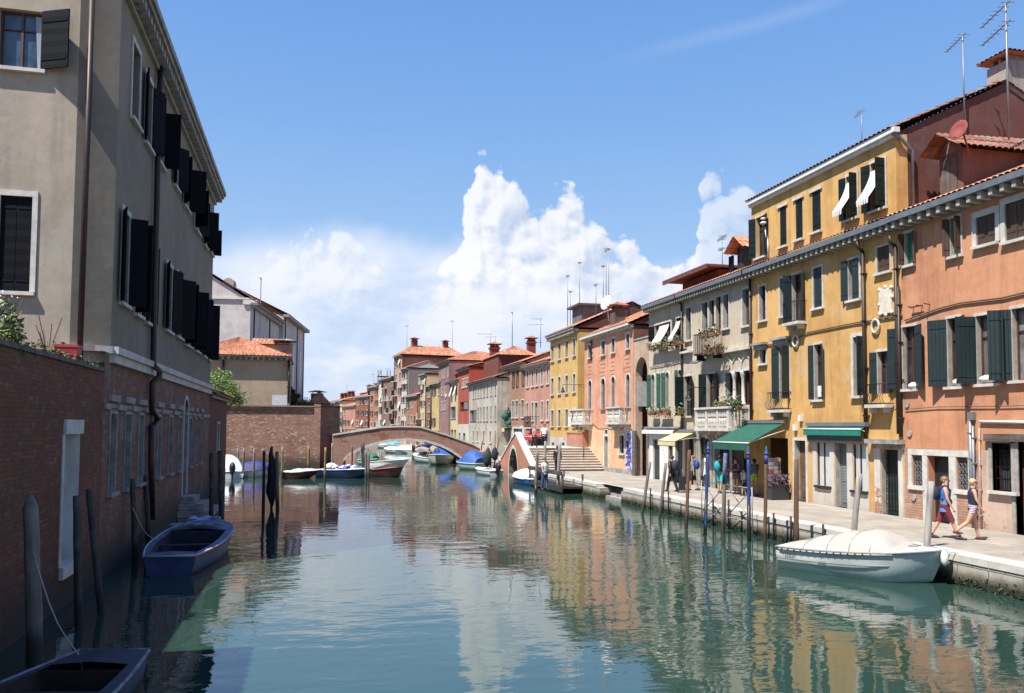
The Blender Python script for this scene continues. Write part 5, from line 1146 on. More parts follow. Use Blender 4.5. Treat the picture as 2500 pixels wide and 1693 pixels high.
# --- tan house behind
TY=86.; pa,pb=onY(512,1000,TY),onY(706,1000,TY)
tn=Bld('tan_garden_house','plain tan house with orange hipped roof behind the basin wall','house',PL=(pa.x-3,TY),PR=(pb.x,TY)); ze=tn.Zz(620,873)
P_TAN=plaster('tan_render',hexc('b9a58a',.85),0,.15,col2=hexc('ab977d',.85))
tn.wall(ze,P_TAN,11.); tn.cornice(ze,pr=.62,h=.16,dz=.26,dw=.2,gap=.55,m1=STONED,dm=STONED); tn.roof(ze+.14,11.,2.3,'hip',.7,TILEO,per=.36)
tn.pipe(543,880,960,.1,PIPE,-.16,False); tn.pipe(704,880,985,.12,PIPE,-.16,False)
m=MB(); m.box(tn.U(664),tn.U(701),-.03,-.003,tn.Zz(680,990),tn.Zz(680,965)); m.build('white_patch',plain('whitewash',(.60,.62,.62),.9),tn.e)
hs2=Bld('tiled_shed','small tiled roof with round stone chimney behind the tan house','shed',PL=(onY(612,1000,98.).x,98.),PR=(onY(700,1000,98.).x,98.)); z=hs2.Zz(660,842); hs2.wall(z,P_TAN,5); hs2.roof(z,5,.9,'gable',.3,TILE,per=.4); hs2.gables(P_TAN); u=hs2.U(692); hs2.chimney(u,.5,z-2,hs2.Zz(692,838),1.7,1.4,brick('chimney_brick',(.30,.20,.15),(.36,.26,.2),(.35,.3,.25),False),STONED)
# --- church
c0=onY(606,1000,112.); th=R(7.9); c1=c0+Vector((math.sin(th),math.cos(th),0))*21; c2=c0+Vector((math.sin(th),math.cos(th),0))*42
P_CH=plaster('lilac_white_plaster',hexc('d6ccc8',.86),0,.22,col2=hexc('c6bcb8',.85))
nrm=Vector((math.cos(th),-math.sin(th),0)); fl=c0-nrm*17
ch=Bld('white_church','large pale lilac church with tall narrow windows behind the tan house','church',PL=(fl.x,fl.y),PR=(c0.x,c0.y))
ze=ch.Zz(604,735); zr=ch.Zz(512,668); zr2=ze+ (zr-ze)
# front is the local facade; gable rises to the left
ch.wall(ze,P_CH,21.)
m=MB(); m.q((0,0,ze),(ch.L,0,ze),(ch.U(606),0,ze),(ch.L*.5,0,ze+5.4)); m.build('gable_wall',P_CH,ch.e)
m=MB(); m.box(0,ch.L+.3,-.25,-.003,ch.Zz(560,731),ch.Zz(560,727)); m.box(ch.L-.9,ch.L+.9,-.3,.8,ze-.5,ze+.1); m.build('string_course',STONE,ch.e)
r=MB(); zE=ze+.1
patch(r,(ch.L+.9,-.4,zE-.2),(ch.L+.9,21.4,zE-.2),(ch.L*.5,21.4,ze+5.6),(ch.L*.5,-.4,ze+5.6),.45,.06); patch(r,(-.9,21.4,zE-.2),(-.9,-.4,zE-.2),(ch.L*.5,-.4,ze+5.6),(ch.L*.5,21.4,ze+5.6),.45,.06); r.build('roof',TILED,ch.e)
m=MB(); m.box(ch.L+.003,ch.L+.9,-.35,21.3,ze-.35,ze-.2); m.box(ch.L+.003,ch.L+.5,0,21,ze-.8,ze-.351); m.build('cornice',STONED,ch.e)
X=ch.L
for k,(y,h0) in enumerate(((2.2,9),(13,9))): 
    m=MB(); m.box(X+.003,X+.14,y-.14,y+.14,.5,ze-.81); m.build('buttress',plain('dark_drain',(.06,.055,.06),.8),ch.e)
for y in (5.6,9.2,16.): 
    m=MB(); m.box(X+.003,X+.04,y-.75,y+.75,8,ze-4.2); m.q((X+.04,y-.75,ze-4.2),(X+.04,y+.75,ze-4.2),(X+.04,y,ze-2.6)); m.build('window',plain('dark_church_glass',(.05,.05,.06),.3),ch.e)
m=MB(); u,z=ch.pt(562,695,1.); m.box(u-.8,u+.6,.5,1.8,z-2.,z+.1); m.tube([(u-.1,.45,z+.1),(u-.1,1.9,z+.1)],.7,12); m.build('chimney',plain('pale_brick',(.40,.33,.28),.9),ch.e)
m=MB(); m.box(X+.9,X+1.0,1.5,1.6,ze-6,ze+3.4); m.bar((X+.9,.6,ze+3.2),(X+.9,2.4,ze+3.2),.06); m.build('antenna',GREYM,ch.e)
# second, lower bay
n0=c0+Vector((math.sin(th),math.cos(th),0))*21.05-nrm*16; n1=c0+Vector((math.sin(th),math.cos(th),0))*21.05+nrm*.6
cb=Bld('church_nave','lower nave bay of the church with pointed windows','church',PL=(n0.x,n0.y),PR=(n1.x,n1.y)); D2=22.; ze2=cb.Zz(668,768); cb.wall(ze2,P_CH,D2); r=MB(); patch(r,(cb.L+.9,-.4,ze2),(cb.L+.9,D2+.4,ze2),(cb.L*.5,D2+.4,ze2+4.5),(cb.L*.5,-.4,ze2+4.5),.45,.06); r.q((cb.L,0,ze2),(0,0,ze2),(cb.L*.5,0,ze2+4.4)); r.build('roof',TILED,cb.e)
m=MB(); m.box(cb.L+.003,cb.L+.9,-.35,D2+.2,ze2-.4,ze2-.01); m.build('cornice',STONED,cb.e)
for y in (1.5,13.5,21.): m=MB(); m.box(cb.L+.003,cb.L+.14,y-.14,y+.14,.5,ze2-.41); m.build('buttress',plain('dark_drain',(.06,.055,.06),.8),cb.e)
for y in (6.,10.,17.5): m=MB(); m.box(cb.L+.003,cb.L+.04,y-.8,y+.8,8,ze2-5.); m.q((cb.L+.04,y-.8,ze2-5.),(cb.L+.04,y+.8,ze2-5.),(cb.L+.04,y,ze2-3.)); m.build('window',plain('violet_church_glass',(.13,.11,.18),.3),cb.e)
# --- low roofs left of the far row
q0,q1=onY(752,1000,150.),onY(806,1000,150.); lo=Bld('low_orange_roof_house','low house with an orange roof and slab chimney right of the round bush','house',PL=(q0.x,150.),PR=(q1.x,150.)); z=lo.Zz(780,986); lo.wall(z,P_ORF,8); lo.roof(z,8,2.2,'hip',.3,TILEO,per=.6); lo.chimney(lo.U(774),2.,z,lo.Zz(774,960),2.2,.8,P_BRF,TILED)
# --- trees
def tree(name,label,base,trunk_h,crown,n,mats,sz=.28,clumps=26,group=None,seed=3,fl=None):
    rnd=random.Random(seed); t=empty(name,label,'tree',base,0,group); cz=trunk_h; m=MB()
    m.tube([(0,0,-.2),(.08,.05,cz*.5),(.0,.1,cz)],[.22,.17,.12],8); cs=[]
    for k in range(clumps):
        a=Vector((rnd.gauss(0,1),rnd.gauss(0,1),rnd.gauss(0,1))).normalized()*rnd.uniform(.35,1.)
        cs.append(Vector((a.x*crown[0],a.y*crown[1],cz+crown[2]*.9+a.z*crown[2])))
    for c in cs[::2]: m.tube([(0,.1,cz*.8),(c.x*.5,c.y*.5,(cz+c.z)/2-.2),tuple(c)],[.09,.05,.02],5)
    m.build('trunk',plain('bark',(.10,.075,.05),.95,0,.3,6,.6),t)
    L=[MB() for _ in mats]
    for c in cs:
        r=rnd.uniform(.22,.42)*min(crown)*1.2
        for k in range(n//clumps):
            d=Vector((rnd.gauss(0,1),rnd.gauss(0,1),rnd.gauss(0,.8))).normalized()*r*rnd.random()**.4
            p=c+d; j=min(len(mats)-1,int(rnd.random()*len(mats))); L[j].leaf(p,sz*rnd.uniform(.6,1.3))
    for q,mm in zip(L,mats):
        q.build('crown',mm,t)
    return t
P=onY(540,985,66.); tree('leafy_tree','bright green leafy tree beside the end of the palazzo',(P.x-.3,66.,.5),4.4,(2.0,2.0,1.5),7000,(LEAFY,plain('fresh_leaf',(.17,.30,.05),.55,0,.35,3)),.17,34,seed=5)
P=onY(738,985,92.); tree('round_bush','dark rounded evergreen bush at the corner of the tan house',(P.x-.6,92.,.5),3.6,(1.9,2.,1.6),6500,(LEAFD,plain('olive_leaf',(.16,.17,.05),.6,0,.4,3)),.2,34,seed=9)
P=onY(713,985,91.); tree('cypress_bush','dark narrow shrub pressed against the tan house corner',(P.x,91.,.5),4.,(.7,.8,2.0),3500,(LEAFD,),.2,18,seed=11)
# ================================================================== WATER, QUAYS, BRIDGES
b=NB('canal_water'); s_=b.sep()
n1=b.noise(1.0,3,.5,b.vec((.9,1.6,1))); n2=b.noise(1.0,2,.5,b.vec((3.2,5.5,1),(3,1,0))); n3=b.noise(.16,2,.5); n4=b.noise(1.,2,.5,b.vec((9,13,1)))
calm=b.map(n3,.35,.65,.25,1.)
hgt=b.math('MULTIPLY',b.math('ADD',b.math('MULTIPLY',n1,1.0),b.math('ADD',b.math('MULTIPLY',n2,.16),b.math('MULTIPLY',n4,.012))),calm)
bp=b.n('ShaderNodeBump'); bp.inputs['Strength'].default_value=1.; bp.inputs['Distance'].default_value=.022; b.l(hgt,bp.inputs['Height']); b.l(bp.outputs[0],b.b.inputs['Normal'])
c=b.mix(b.map(b.noise(.08,4),.3,.7),(.019,.047,.036),(.023,.054,.041))
WATER=b.done(c,.02,0.); b.b.inputs['IOR'].default_value=1.75; b.b.inputs['Specular IOR Level'].default_value=.85
m=MB(); m.q((-300,-60,0),(300,-60,0),(300,600,0),(-300,600,0)); struct(m.build('canal_water',WATER))
G=plain('earth_ground',(.20,.18,.15),.95,0,.3,.5)
m=MB(); m.box(20.4,500,-40,58.2,-1,.66); m.box(20.4,500,62.2,500,-1,.66); struct(m.build('right_ground',G))
m=MB(); m.box(-500,LX-.5,-40,s2.PR.y+.2,-1,.5); m.box(-500,x2+.5,BY+.6,600,-1,.5); struct(m.build('left_ground',G))
m=MB(); m.box(-500,LX-9,s2.PR.y+.2,BY+.6,-1,.5); struct(m.build('basin_bank',G))
# pavement
bb=NB('quay_paving'); s_=bb.sep(); br=bb.n('ShaderNodeTexBrick'); v=bb.n('ShaderNodeCombineXYZ'); bb.l(s_[1],v.inputs[0]); bb.l(s_[0],v.inputs[1]); bb.l(v.outputs[0],br.inputs['Vector']); br.inputs['Scale'].default_value=1.; br.inputs['Brick Width'].default_value=.85; br.inputs['Row Height'].default_value=.45; br.inputs['Mortar Size'].default_value=.008
br.inputs['Color1'].default_value=(.36,.315,.255,1); br.inputs['Color2'].default_value=(.43,.38,.31,1); br.inputs['Mortar'].default_value=(.13,.115,.10,1)
n=bb.noise(.9,7,.65); n2=bb.noise(5,4); cc=bb.mix(bb.map(n,.4,.66,0.,.65),br.outputs[0],(.24,.22,.19)); cc=bb.mix(bb.map(n2,.6,.8,0.,.3),cc,(.5,.47,.42)); bb.bump(bb.math('ADD',bb.math('MULTIPLY',br.outputs['Fac'],-.5),n2),.3,.01); PAV=bb.done(cc,.85)
bb=NB('quay_wall_stone'); s_=bb.sep(); br=bb.n('ShaderNodeTexBrick'); v=bb.n('ShaderNodeCombineXYZ'); bb.l(bb.math('ADD',s_[1],s_[0]),v.inputs[0]); bb.l(s_[2],v.inputs[1]); bb.l(v.outputs[0],br.inputs['Vector']); br.inputs['Scale'].default_value=1.; br.inputs['Brick Width'].default_value=.95; br.inputs['Row Height'].default_value=.24; br.inputs['Mortar Size'].default_value=.012
br.inputs['Color1'].default_value=(.46,.42,.36,1); br.inputs['Color2'].default_value=(.52,.48,.41,1); br.inputs['Mortar'].default_value=(.12,.10,.09,1)
n=bb.noise(1.6,7,.65); z=bb.math('ADD',s_[2],bb.math('MULTIPLY',bb.math('SUBTRACT',n,.5),.35)); cc=bb.mix(bb.map(bb.noise(.6,8,.7),.45,.7,0.,.5),br.outputs[0],(.40,.28,.22)); cc=bb.mix(bb.map(z,.24,.46,1.,0.),cc,(.16,.14,.10)); cc=bb.mix(bb.map(z,.12,.27,1.,0.),cc,(.025,.03,.016)); bb.bump(bb.math('ADD',bb.math('MULTIPLY',br.outputs['Fac'],-1.),n),.7,.03); QWALL=bb.done(cc,.85)
EDGE=plain('quay_edge_stone',(.62,.58,.50),.8,0,.14,2.2,.4)
def qx(y): return 15.25 if y<34 else 14.95
m=MB(); m.q((15.6,-5,QZ),(20.6,-5,QZ),(20.6,54.8,QZ),(15.3,54.8,QZ)); struct(m.build('pavement',PAV))
m=MB(); m.box(15.245,15.9,-5,39.3,-1,QZ-.175); m.box(15.005,15.9,41.8,56.2,-1,QZ-.175); m.box(16.2,16.6,39.3,41.8,-1,QZ-.02); struct(m.build('quay_wall',QWALL))
m=MB()
y=-5.
rr=random.Random(4)
while y<56:
    l=rr.uniform(1.2,1.9); x0=15.22 if y<39 else 14.98
    if not(39.2<y+l*.5<41.9): m.box(x0+rr.uniform(-.008,.008),x0+.55,y,min(y+l-.012,56.2),QZ-.172,QZ+.012+rr.uniform(0,.006))
    y+=l
struct(m.build('quay_kerb',EDGE,bevel=.012))
t=empty('landing_steps','dark stone landing steps cut into the quay edge','steps',(15.3,40.5,0)); m=MB()
for k in range(3): m.box(.28*k,1.,-1.2,1.2,-.6,.15+.2*k)
m.build('step',STONED,t)
# tide-line weed fringe
wd=MB(); 
for i in range(3500):
    y=random.uniform(6,56); x0=15.24 if y<39.3 else 15.0
    if 39.3<y<41.8: continue
    wd.leaf((x0-.01,y,abs(random.gauss(.03,.10))),random.uniform(.04,.13))
struct(wd.build('tide_weed',plain('tide_weed',(.03,.045,.018),.8,0,.4,4)),'stuff','dark green weed along the tide line of the quay')
# --- stairs up to the bridge over the side canal
BRK=brick('bridge_brick_plaster',(.42,.20,.13),(.50,.26,.18),(.48,.36,.28),True,.6,.3)
PBR=plaster('orange_bridge_render',(.50,.21,.125),.12,.6,low=3,damp=.1)
t=empty('side_bridge','small arched bridge over the side canal with white coping and broad steps','bridge',(14.9,60.,0))
NS=9; y0s=54.9; ys=.42; zt=2.25; m=MB()
for k in range(NS):
    ya=y0s+k*ys; z1=QZ+(zt-QZ)*(k+1)/NS; m.box(.12,5.35,ya-60,y0s+NS*ys+.02-60,z1-(zt-QZ)/NS+.002 if k else QZ-.3,z1-.05)
m.build('stair_body',plaster('step_riser',(.42,.30,.24),0,.5),t); m=MB()
for k in range(NS):
    ya=y0s+k*ys; z1=QZ+(zt-QZ)*(k+1)/NS; m.box(.10,5.36,ya-60-.03,ya-60+(ys if k<NS-1 else 6.),z1-.049,z1)
m.build('step',EDGE,t)
# parapet with arch on the canal side: foot 55.6, apex 60, end 65.5
m=MB()
def ptop(y): 
    return max(0.9,3.25-abs(y)*.50) if y<0.7 else max(1.0,3.3-(y)*.46)
ac,ar,ah=.6,1.45,2.15
def pb_(y):
    d=abs(y-ac)/ar; return -.8 if d>=1 else (ah*math.sqrt(max(0,1-d*d)) if d<1 else -.8)
ysq=[-4.6+i*.2 for i in range(52)]
ysq=sorted(set([round(v,3) for v in ysq]+[ac-ar+.001,ac+ar-.001,ac-ar*.93,ac+ar*.93,ac-ar*.8,ac+ar*.8]))
for ya,yb2 in zip(ysq,ysq[1:]):
    for x in (0.,.30):
        m.q((x,ya,pb_(ya)),(x,yb2,pb_(yb2)),(x,yb2,ptop(yb2)),(x,ya,ptop(ya)))
    if abs((ya+yb2)/2-ac)<ar: m.q((0,ya,pb_(ya)),(5.2,ya,pb_(ya)),(5.2,yb2,pb_(yb2)),(0,yb2,pb_(yb2)))
m.q((0,-4.6,0),(0.3,-4.6,0),(.3,-4.6,ptop(-4.6)),(0,-4.6,ptop(-4.6)))
m.build('parapet',PBR,t); m=MB()
for ya,yb2 in zip(ysq,ysq[1:]): m.q((-.06,ya,ptop(ya)+.14),(-.06,yb2,ptop(yb2)+.14),(.42,yb2,ptop(yb2)+.14),(.42,ya,ptop(ya)+.14)); m.q((-.06,ya,ptop(ya)),(-.06,yb2,ptop(yb2)),(-.06,yb2,ptop(yb2)+.14),(-.06,ya,ptop(ya)+.14)); m.q((.42,ya,ptop(ya)),(.42,yb2,ptop(yb2)),(.42,yb2,ptop(yb2)+.14),(.42,ya,ptop(ya)+.14))
m.q((-.06,-4.6,ptop(-4.6)),(.42,-4.6,ptop(-4.6)),(.42,-4.6,ptop(-4.6)+.14),(-.06,-4.6,ptop(-4.6)+.14)); m.build('coping',EDGE,t); m=MB()
n=16; P=lambda a,r,x:(x,ac-r*ar*math.cos(a),ah*(1+(r-1)*1.0)*math.sin(a)*(1 if r==1 else 1.0))
for k in range(n):
    a0=math.pi*k/n; a1=math.pi*(k+1)/n; m.q(P(a0,1,-.03),P(a1,1,-.03),P(a1,1.12,-.03),P(a0,1.12,-.03)); m.q(P(a0,1,-.03),P(a1,1,-.03),P(a1,1,.3),P(a0,1,.3))
m.build('arch_ring',EDGE,t)
m=MB(); m.tube([(4.2,-3.4,QZ),(4.2,-3.4,zt+.1)],.04,6); m.build('stair_post',IRON,t)
o=MB(); o.box(-.25,.25,-2.2,1.6,-1.6,1.05,None,.0); o.box(-.3,.3,-2.2,1.6,1.051,1.15); q=o.build('pink_parapet',PBR,t); q.location=(5.0,.8,zt)
m=MB(); m.box(14.95,15.6,65.5,110,-1,QZ); struct(m.build('far_quay_wall',QWALL)); m=MB(); m.q((15.5,61.8,QZ+.004),(21,61.8,QZ+.004),(19.8,112,QZ+.004),(15.2,112,QZ+.004)); struct(m.build('far_pavement',PAV))
m=MB()
pts=[(15.0,110),(12.8,146),(9.2,170),(4.,194),(0.,208),(-5,224)]; back=[(21,110),(18.,146),(14.5,174),(9,198),(4,214),(-1,232)]
for i in range(5):
    (a,b1),(c,d)=pts[i],pts[i+1]; (e,f1),(g2,h2)=back[i],back[i+1]
    m.q((a,b1,-.5),(c,d,-.5),(c,d,QZ),(a,b1,QZ)); m.q((a,b1,QZ),(c,d,QZ),(g2,h2,QZ),(e,f1,QZ))
struct(m.build('bend_quay',PAV))
# --- main brick bridge
YB=75.; t=empty('brick_bridge','wide single arch brick bridge with pale stone coping across the canal','bridge',(8.5,YB,0))
def bw(px,py): p=onY(px,py,YB); return p.x-8.5,p.z
top=[bw(*p) for p in ((812,1064),(858,1057),(934,1045),(980,1043.5),(1026,1045),(1090,1064),(1154,1087),(1172,1096))]
low=[bw(*p) for p in ((838,1128),(852,1113),(880,1099),(910,1088),(950,1079.5),(997,1076.5),(1040,1080.5),(1075,1091),(1100,1103),(1122,1118),(1142,1134))]
def interp(T,x):
    for (a,b1),(c,d) in zip(T,T[1:]):
        if a<=x<=c: return b1+(d-b1)*(x-a)/(c-a)
    return T[0][1] if x<T[0][0] else T[-1][1]
def smooth_low(x):
    if x<=low[0][0] or x>=low[-1][0]: return -.8
    return interp(low,x)
xs=sorted(set([low[0][0]+(low[-1][0]-low[0][0])*i/40 for i in range(41)]+[p[0] for p in top]+[low[0][0]-.001,low[-1][0]+.001]))
W3=3.6; m=MB()
for xa,xb in zip(xs,xs[1:]):
    for y in (0,W3): m.q((xa,y,smooth_low(xa+1e-4)),(xb,y,smooth_low(xb-1e-4)),(xb,y,interp(top,xb)),(xa,y,interp(top,xa)))
    for y in (.35,W3-.35): m.q((xa,y,interp(top,xa)-1.),(xb,y,interp(top,xb)-1.),(xb,y,interp(top,xb)),(xa,y,interp(top,xa)))
m.q((xs[0],0,-.8),(xs[0],W3,-.8),(xs[0],W3,top[0][1]),(xs[0],0,top[0][1])); m.q((xs[-1],0,-.8),(xs[-1],W3,-.8),(xs[-1],W3,top[-1][1]),(xs[-1],0,top[-1][1]))
m.build('spandrel_wall',plaster('bridge_rust_brick',(.37,.155,.095),.9,.9,col2=(.27,.11,.07),low=6.,damp=-.2),t)
m=MB()
for xa,xb in zip(xs,xs[1:]):
    if low[0][0]<(xa+xb)/2<low[-1][0]: m.q((xa,0,smooth_low(xa+1e-4)),(xb,0,smooth_low(xb-1e-4)),(xb,W3,smooth_low(xb-1e-4)),(xa,W3,smooth_low(xa+1e-4)))
    m.q((xa,.35,interp(top,xa)-.95),(xb,.35,interp(top,xb)-.95),(xb,W3-.35,interp(top,xb)-.95),(xa,W3-.35,interp(top,xa)-.95))
m.build('vault',STONED,t)
m=MB()
for xa,xb in zip(xs,xs[1:]):
    a,c=interp(top,xa),interp(top,xb)
    for y0,y1 in ((-.08,.42),(W3-.42,W3+.08)):
        m.q((xa,y0,a+.13),(xb,y0,c+.13),(xb,y1,c+.13),(xa,y1,a+.13)); m.q((xa,y0,a),(xb,y0,c),(xb,y0,c+.13),(xa,y0,a+.13)); m.q((xa,y1,a),(xb,y1,c),(xb,y1,c+.13),(xa,y1,a+.13)); m.q((xa,y0,a),(xb,y0,c),(xb,y1,c),(xa,y1,a))
m.build('coping',EDGE,t); m=MB(); 
L2=[p for p in low]
for (xa,za),(xb,zb3) in zip(L2,L2[1:]): m.q((xa,-.05,za),(xb,-.05,zb3),(xb,-.05,zb3+.22),(xa,-.05,za+.22)); m.q((xa,-.05,za),(xb,-.05,zb3),(xb,.2,zb3),(xa,.2,za)); m.q((xa,-.05,za+.22),(xb,-.05,zb3+.22),(xb,-.001,zb3+.22),(xa,-.001,za+.22))
m.build('arch_ring',STONE,t)
m=MB(); m.box(14.6-8.5,16-8.5,-1.2,W3+.4,-.8,1.5); m.build('abutment',PBR,t)
# wooden side bridge railing beyond
t=empty('wooden_footbridge','dark wooden footbridge railing with crossed bars beyond the brick bridge','bridge',(5,100.,0)); m=MB()
xa=onY(812,1050,100.).x-5; xb=onY(880,1055,100.).x-5; z0=onY(845,1063,100.).z; z1=onY(845,1049,100.).z; n=8
for i in range(n+1):
    x=xa+(xb-xa)*i/n; m.box(x-.05,x+.05,-.05,.05,z0-.1,z1)
    if i<n: x2b=xa+(xb-xa)*(i+1)/n; m.bar((x,0,z0+.05),(x2b,0,z1-.08),.045); m.bar((x,0,z1-.08),(x2b,0,z0+.05),.045)
m.box(xa,xb,-.06,.06,z1-.08,z1); m.box(xa,xb,-.055,.055,z0-.02,z0+.06); m.build('railing',woodm('dark_rail_wood',(.06,.03,.02),False),t); m=MB(); m.box(xa-.5,xb,-.2,2.,z0-.5,z0-.03); m.build('deck',STONE,t); m=MB(); m.box(xa+.2,xa+1.2,0,1.6,-1,z0-.501); m.build('pier',STONED,t); m=MB(); m.box(xb-.3,xb,0,1.6,-1,z0-.501); m.build('pier',STONED,t)
# ================================================================== MOORING POLES
def pole(name,label,bx,by,tx,ty,wpx,mat,cap=None,capm=None,top='flat',group='mooring poles along the canal',under=.8,base_z=0.,low=None,taper=.86,wob=.02,n=12):
    B=onZ(bx,by,base_z); d=dep(B); T=atD(tx,ty,d); r=wpx*d/F/2; m=MB(); ax=(T-B); k=8
    pts=[];rad=[]
    e=B-ax.normalized()*under
    for i in range(k+1):
        f=i/k; p=e.lerp(T,f)+Vector((random.gauss(0,wob),random.gauss(0,wob),0))*(.5 if 0<i<k else 0)*r*6; pts.append(p-B); rad.append(r*(1.02-(1-taper)*f)*random.uniform(.97,1.03))
    if top=='point': pts.append(T-B+Vector((0,0,r*1.6))); rad.append(r*.25)
    if top=='round': pts+= [T-B+Vector((0,0,r*.35))]; rad.append(r*.6)
    m.tube(pts,rad,n); 
    o=m.build(name,mat); o.location=B; tag(o,label,'mooring pole',group)
    if cap:
        m=MB(); a=ax.normalized(); L=ax.length; p0=a*(L*(1-cap)); p1=a*L; r2=r*1.05; m.tube([p0,p1],[r2,r2*.97],n)
        m.lathe([(r2*1.25,0),(r2*1.25,.04),(r2*.7,.06),(r2*.85,.14),(r2*.4,.22),(.01,.27)],tuple(p1),10); c=m.build('painted_cap',capm,o)
    if low:
        m=MB(); a=ax.normalized(); L=ax.length; m.tube([a*-.3,a*(L*low)],[r*1.06,r*1.03],n); m.build('wet_sleeve',plain('tarred_wood',(.012,.012,.012),.5),o)
    return o
WG=woodm('weathered_grey_pole',(.22,.19,.16),True,.5,algae=True); WD=woodm('dark_wet_pole',(.055,.048,.042),True,.3,algae=True); WN=woodm('brown_pole',(.20,.095,.05),True,.1,algae=True); WY=woodm('yellowish_pole',(.30,.21,.10),True,.2,algae=True); WGL=woodm('light_grey_pole',(.36,.33,.30),True,.3,algae=True)
BLU=plain('blue_pole_paint',(.03,.075,.24),.55,0,.3,5)
GL='dark poles along the left wall'
pole('mooring_pole','thickest grey split pole with pointed top in the left foreground',85,1622,74,1240,38,WG,top='point',group=GL,n=14)
pole('mooring_pole','straight dark pole just right of the white blocked doorway',193,1537,187,1211,20,WD,group=GL); pole('mooring_pole','leaning dark pole right of the white blocked doorway',247,1498,217,1194,17,WD,group=GL)
pole('mooring_pole','dark pole left of the downpipe foot by the blue rowing boat',330,1373,324,1169,14,WD,group=GL); pole('mooring_pole','slightly leaning dark pole under the crooked downpipe',363,1340,356,1160,14,WD,group=GL)
pole('mooring_pole','dark pole right of the stone water steps',516,1290,516,1106,11,WD,group=GL); pole('mooring_pole','last dark pole at the end of the brick lean-to',541,1300,537,1100,12,WD,group=GL)
GB='poles in the basin before the brick wall'
pole('mooring_pole','grey pole between the white covered boat and the blue tarpaulin boat, farther one',580,1152,581,1095,5,WG,group=GB); pole('mooring_pole','grey pole at the left end of the blue tarpaulin boat',592,1168,596,1095,6,WG,group=GB); pole('mooring_pole','grey pole in the middle of the blue tarpaulin boat',619,1172,621,1096,6,WG,group=GB)
pole('mooring_pole','black pole left of the wrapped black sail',643,1240,645,1103,8,WD,group=GB,top='round'); pole('mooring_pole','thick worn pole right of the wrapped black sail',677,1244,676,1104,9,WG,group=GB,top='round')
pole('mooring_pole','yellowish pole in front of the maroon boat stern',688,1170,690,1092,6,WY,group=GB); pole('mooring_pole','yellow pole behind the bow of the maroon boat',753,1150,754,1089,6,WY,group=GB); pole('mooring_pole','yellow pole in front of the blue and white boat',793,1176,795,1093,6,WY,group=GB)
pole('mooring_pole','thin grey pole behind the cabin of the blue and white boat',810,1152,811,1083,4,WGL,group=GB); pole('mooring_pole','thin brown pole above the red boat',859,1152,860,1087,5,WN,group=GB)
pole('mooring_pole','dark leaning pole with pale top before the bridge arch',888,1156,883,1084,7,WD,group=GB); pole('mooring_pole','dark straight pole just left of the paired grey poles',891,1158,888,1078,5,WD,group=GB)
pole('mooring_pole','left one of the paired grey poles in open water before the arch',894,1173,893,1100,7,WG,group=GB); pole('mooring_pole','right one of the paired grey poles in open water before the arch',900,1171,900,1102,6,WG,group=GB)
pole('mooring_pole','black pole against the dark bridge abutment, left',836,1136,836,1072,5,WD,group=GB); pole('mooring_pole','black pole against the dark bridge abutment, right',841,1138,841,1076,5,WD,group=GB)
GR='poles along the right quay'
pole('mooring_pole','thin leaning pole beside the green wrapped sail',1169,1136,1178,1078,3,WD,group=GR)
pole('mooring_pole','short leaning grey pole on the far left of the landing stage',1292,1158,1297,1096,7,WG,group=GR); pole('mooring_pole','short grey pole in the landing stage, second from left',1308,1206,1312,1098,8,WG,group=GR,low=.2); pole('mooring_pole','leaning light grey pole, third of the landing stage',1327,1183,1332,1078,7,WGL,group=GR); pole('mooring_pole','tallest light grey pole at the right of the landing stage',1361,1203,1367,1080,9,WGL,group=GR,low=.15)
pole('mooring_pole','leaning weathered pole farthest left on the open quay',1568,1255,1587,1128,8,WG,group=GR); pole('mooring_pole','leaning weathered pole beside the person with the trolley',1610,1266,1626,1131,8,WG,group=GR)
pole('mooring_pole','rust brown pole before the cream awning shop',1675,1291,1683,1099,8.5,WN,group=GR)
pole('mooring_pole','blue painted pole left of the green awning',1721,1306,1729,1098,8,BLU,cap=.05,capm=BLU,low=.42,group=GR); pole('mooring_pole','grey pole with flaking blue top under the green awning',1764,1304,1771,1108,10,WG,group=GR,cap=.0); 
pole('mooring_pole','bright blue pole at the right end of the steel frame',1829,1322,1827,1110,9,BLU,cap=.05,capm=BLU,low=.42,group=GR)
pole('mooring_pole','brown pole with a small blue cap',1867,1334,1871,1110,9,WN,cap=.10,capm=BLU,group=GR); pole('mooring_pole','tall rust brown pole left of the white motorboat',1944,1347,1944,1122,12.5,WN,group=GR)
pole('mooring_pole','thick grey pole leaning behind the white motorboat',2078,1372,2098,1157,15,WGL,group=GR,n=16); pole('mooring_pole','thick grey upright pole at the bow of the white motorboat, beside the walking couple',2260,1404,2273,1176,17,WGL,group=GR,n=16)
pole('mooring_pole','short dark fender post at the right of the white motorboat bow',2290,1412,2291,1344,8,WD,group=GR)
# flaking blue top
o=[q for q in COL.objects if q.get('label')=='grey pole with flaking blue top under the green awning'][0]
B=onZ(1764,1304,0); T=atD(1771,1108,dep(B)); m=MB(); a=(T-B); m.tube([a*.62,a*1.005],[10*dep(B)/F/2*.93]*2,12); m.build('painted_cap',plain('faded_blue_paint',(.07,.12,.28),.7,0,.4,6),o)
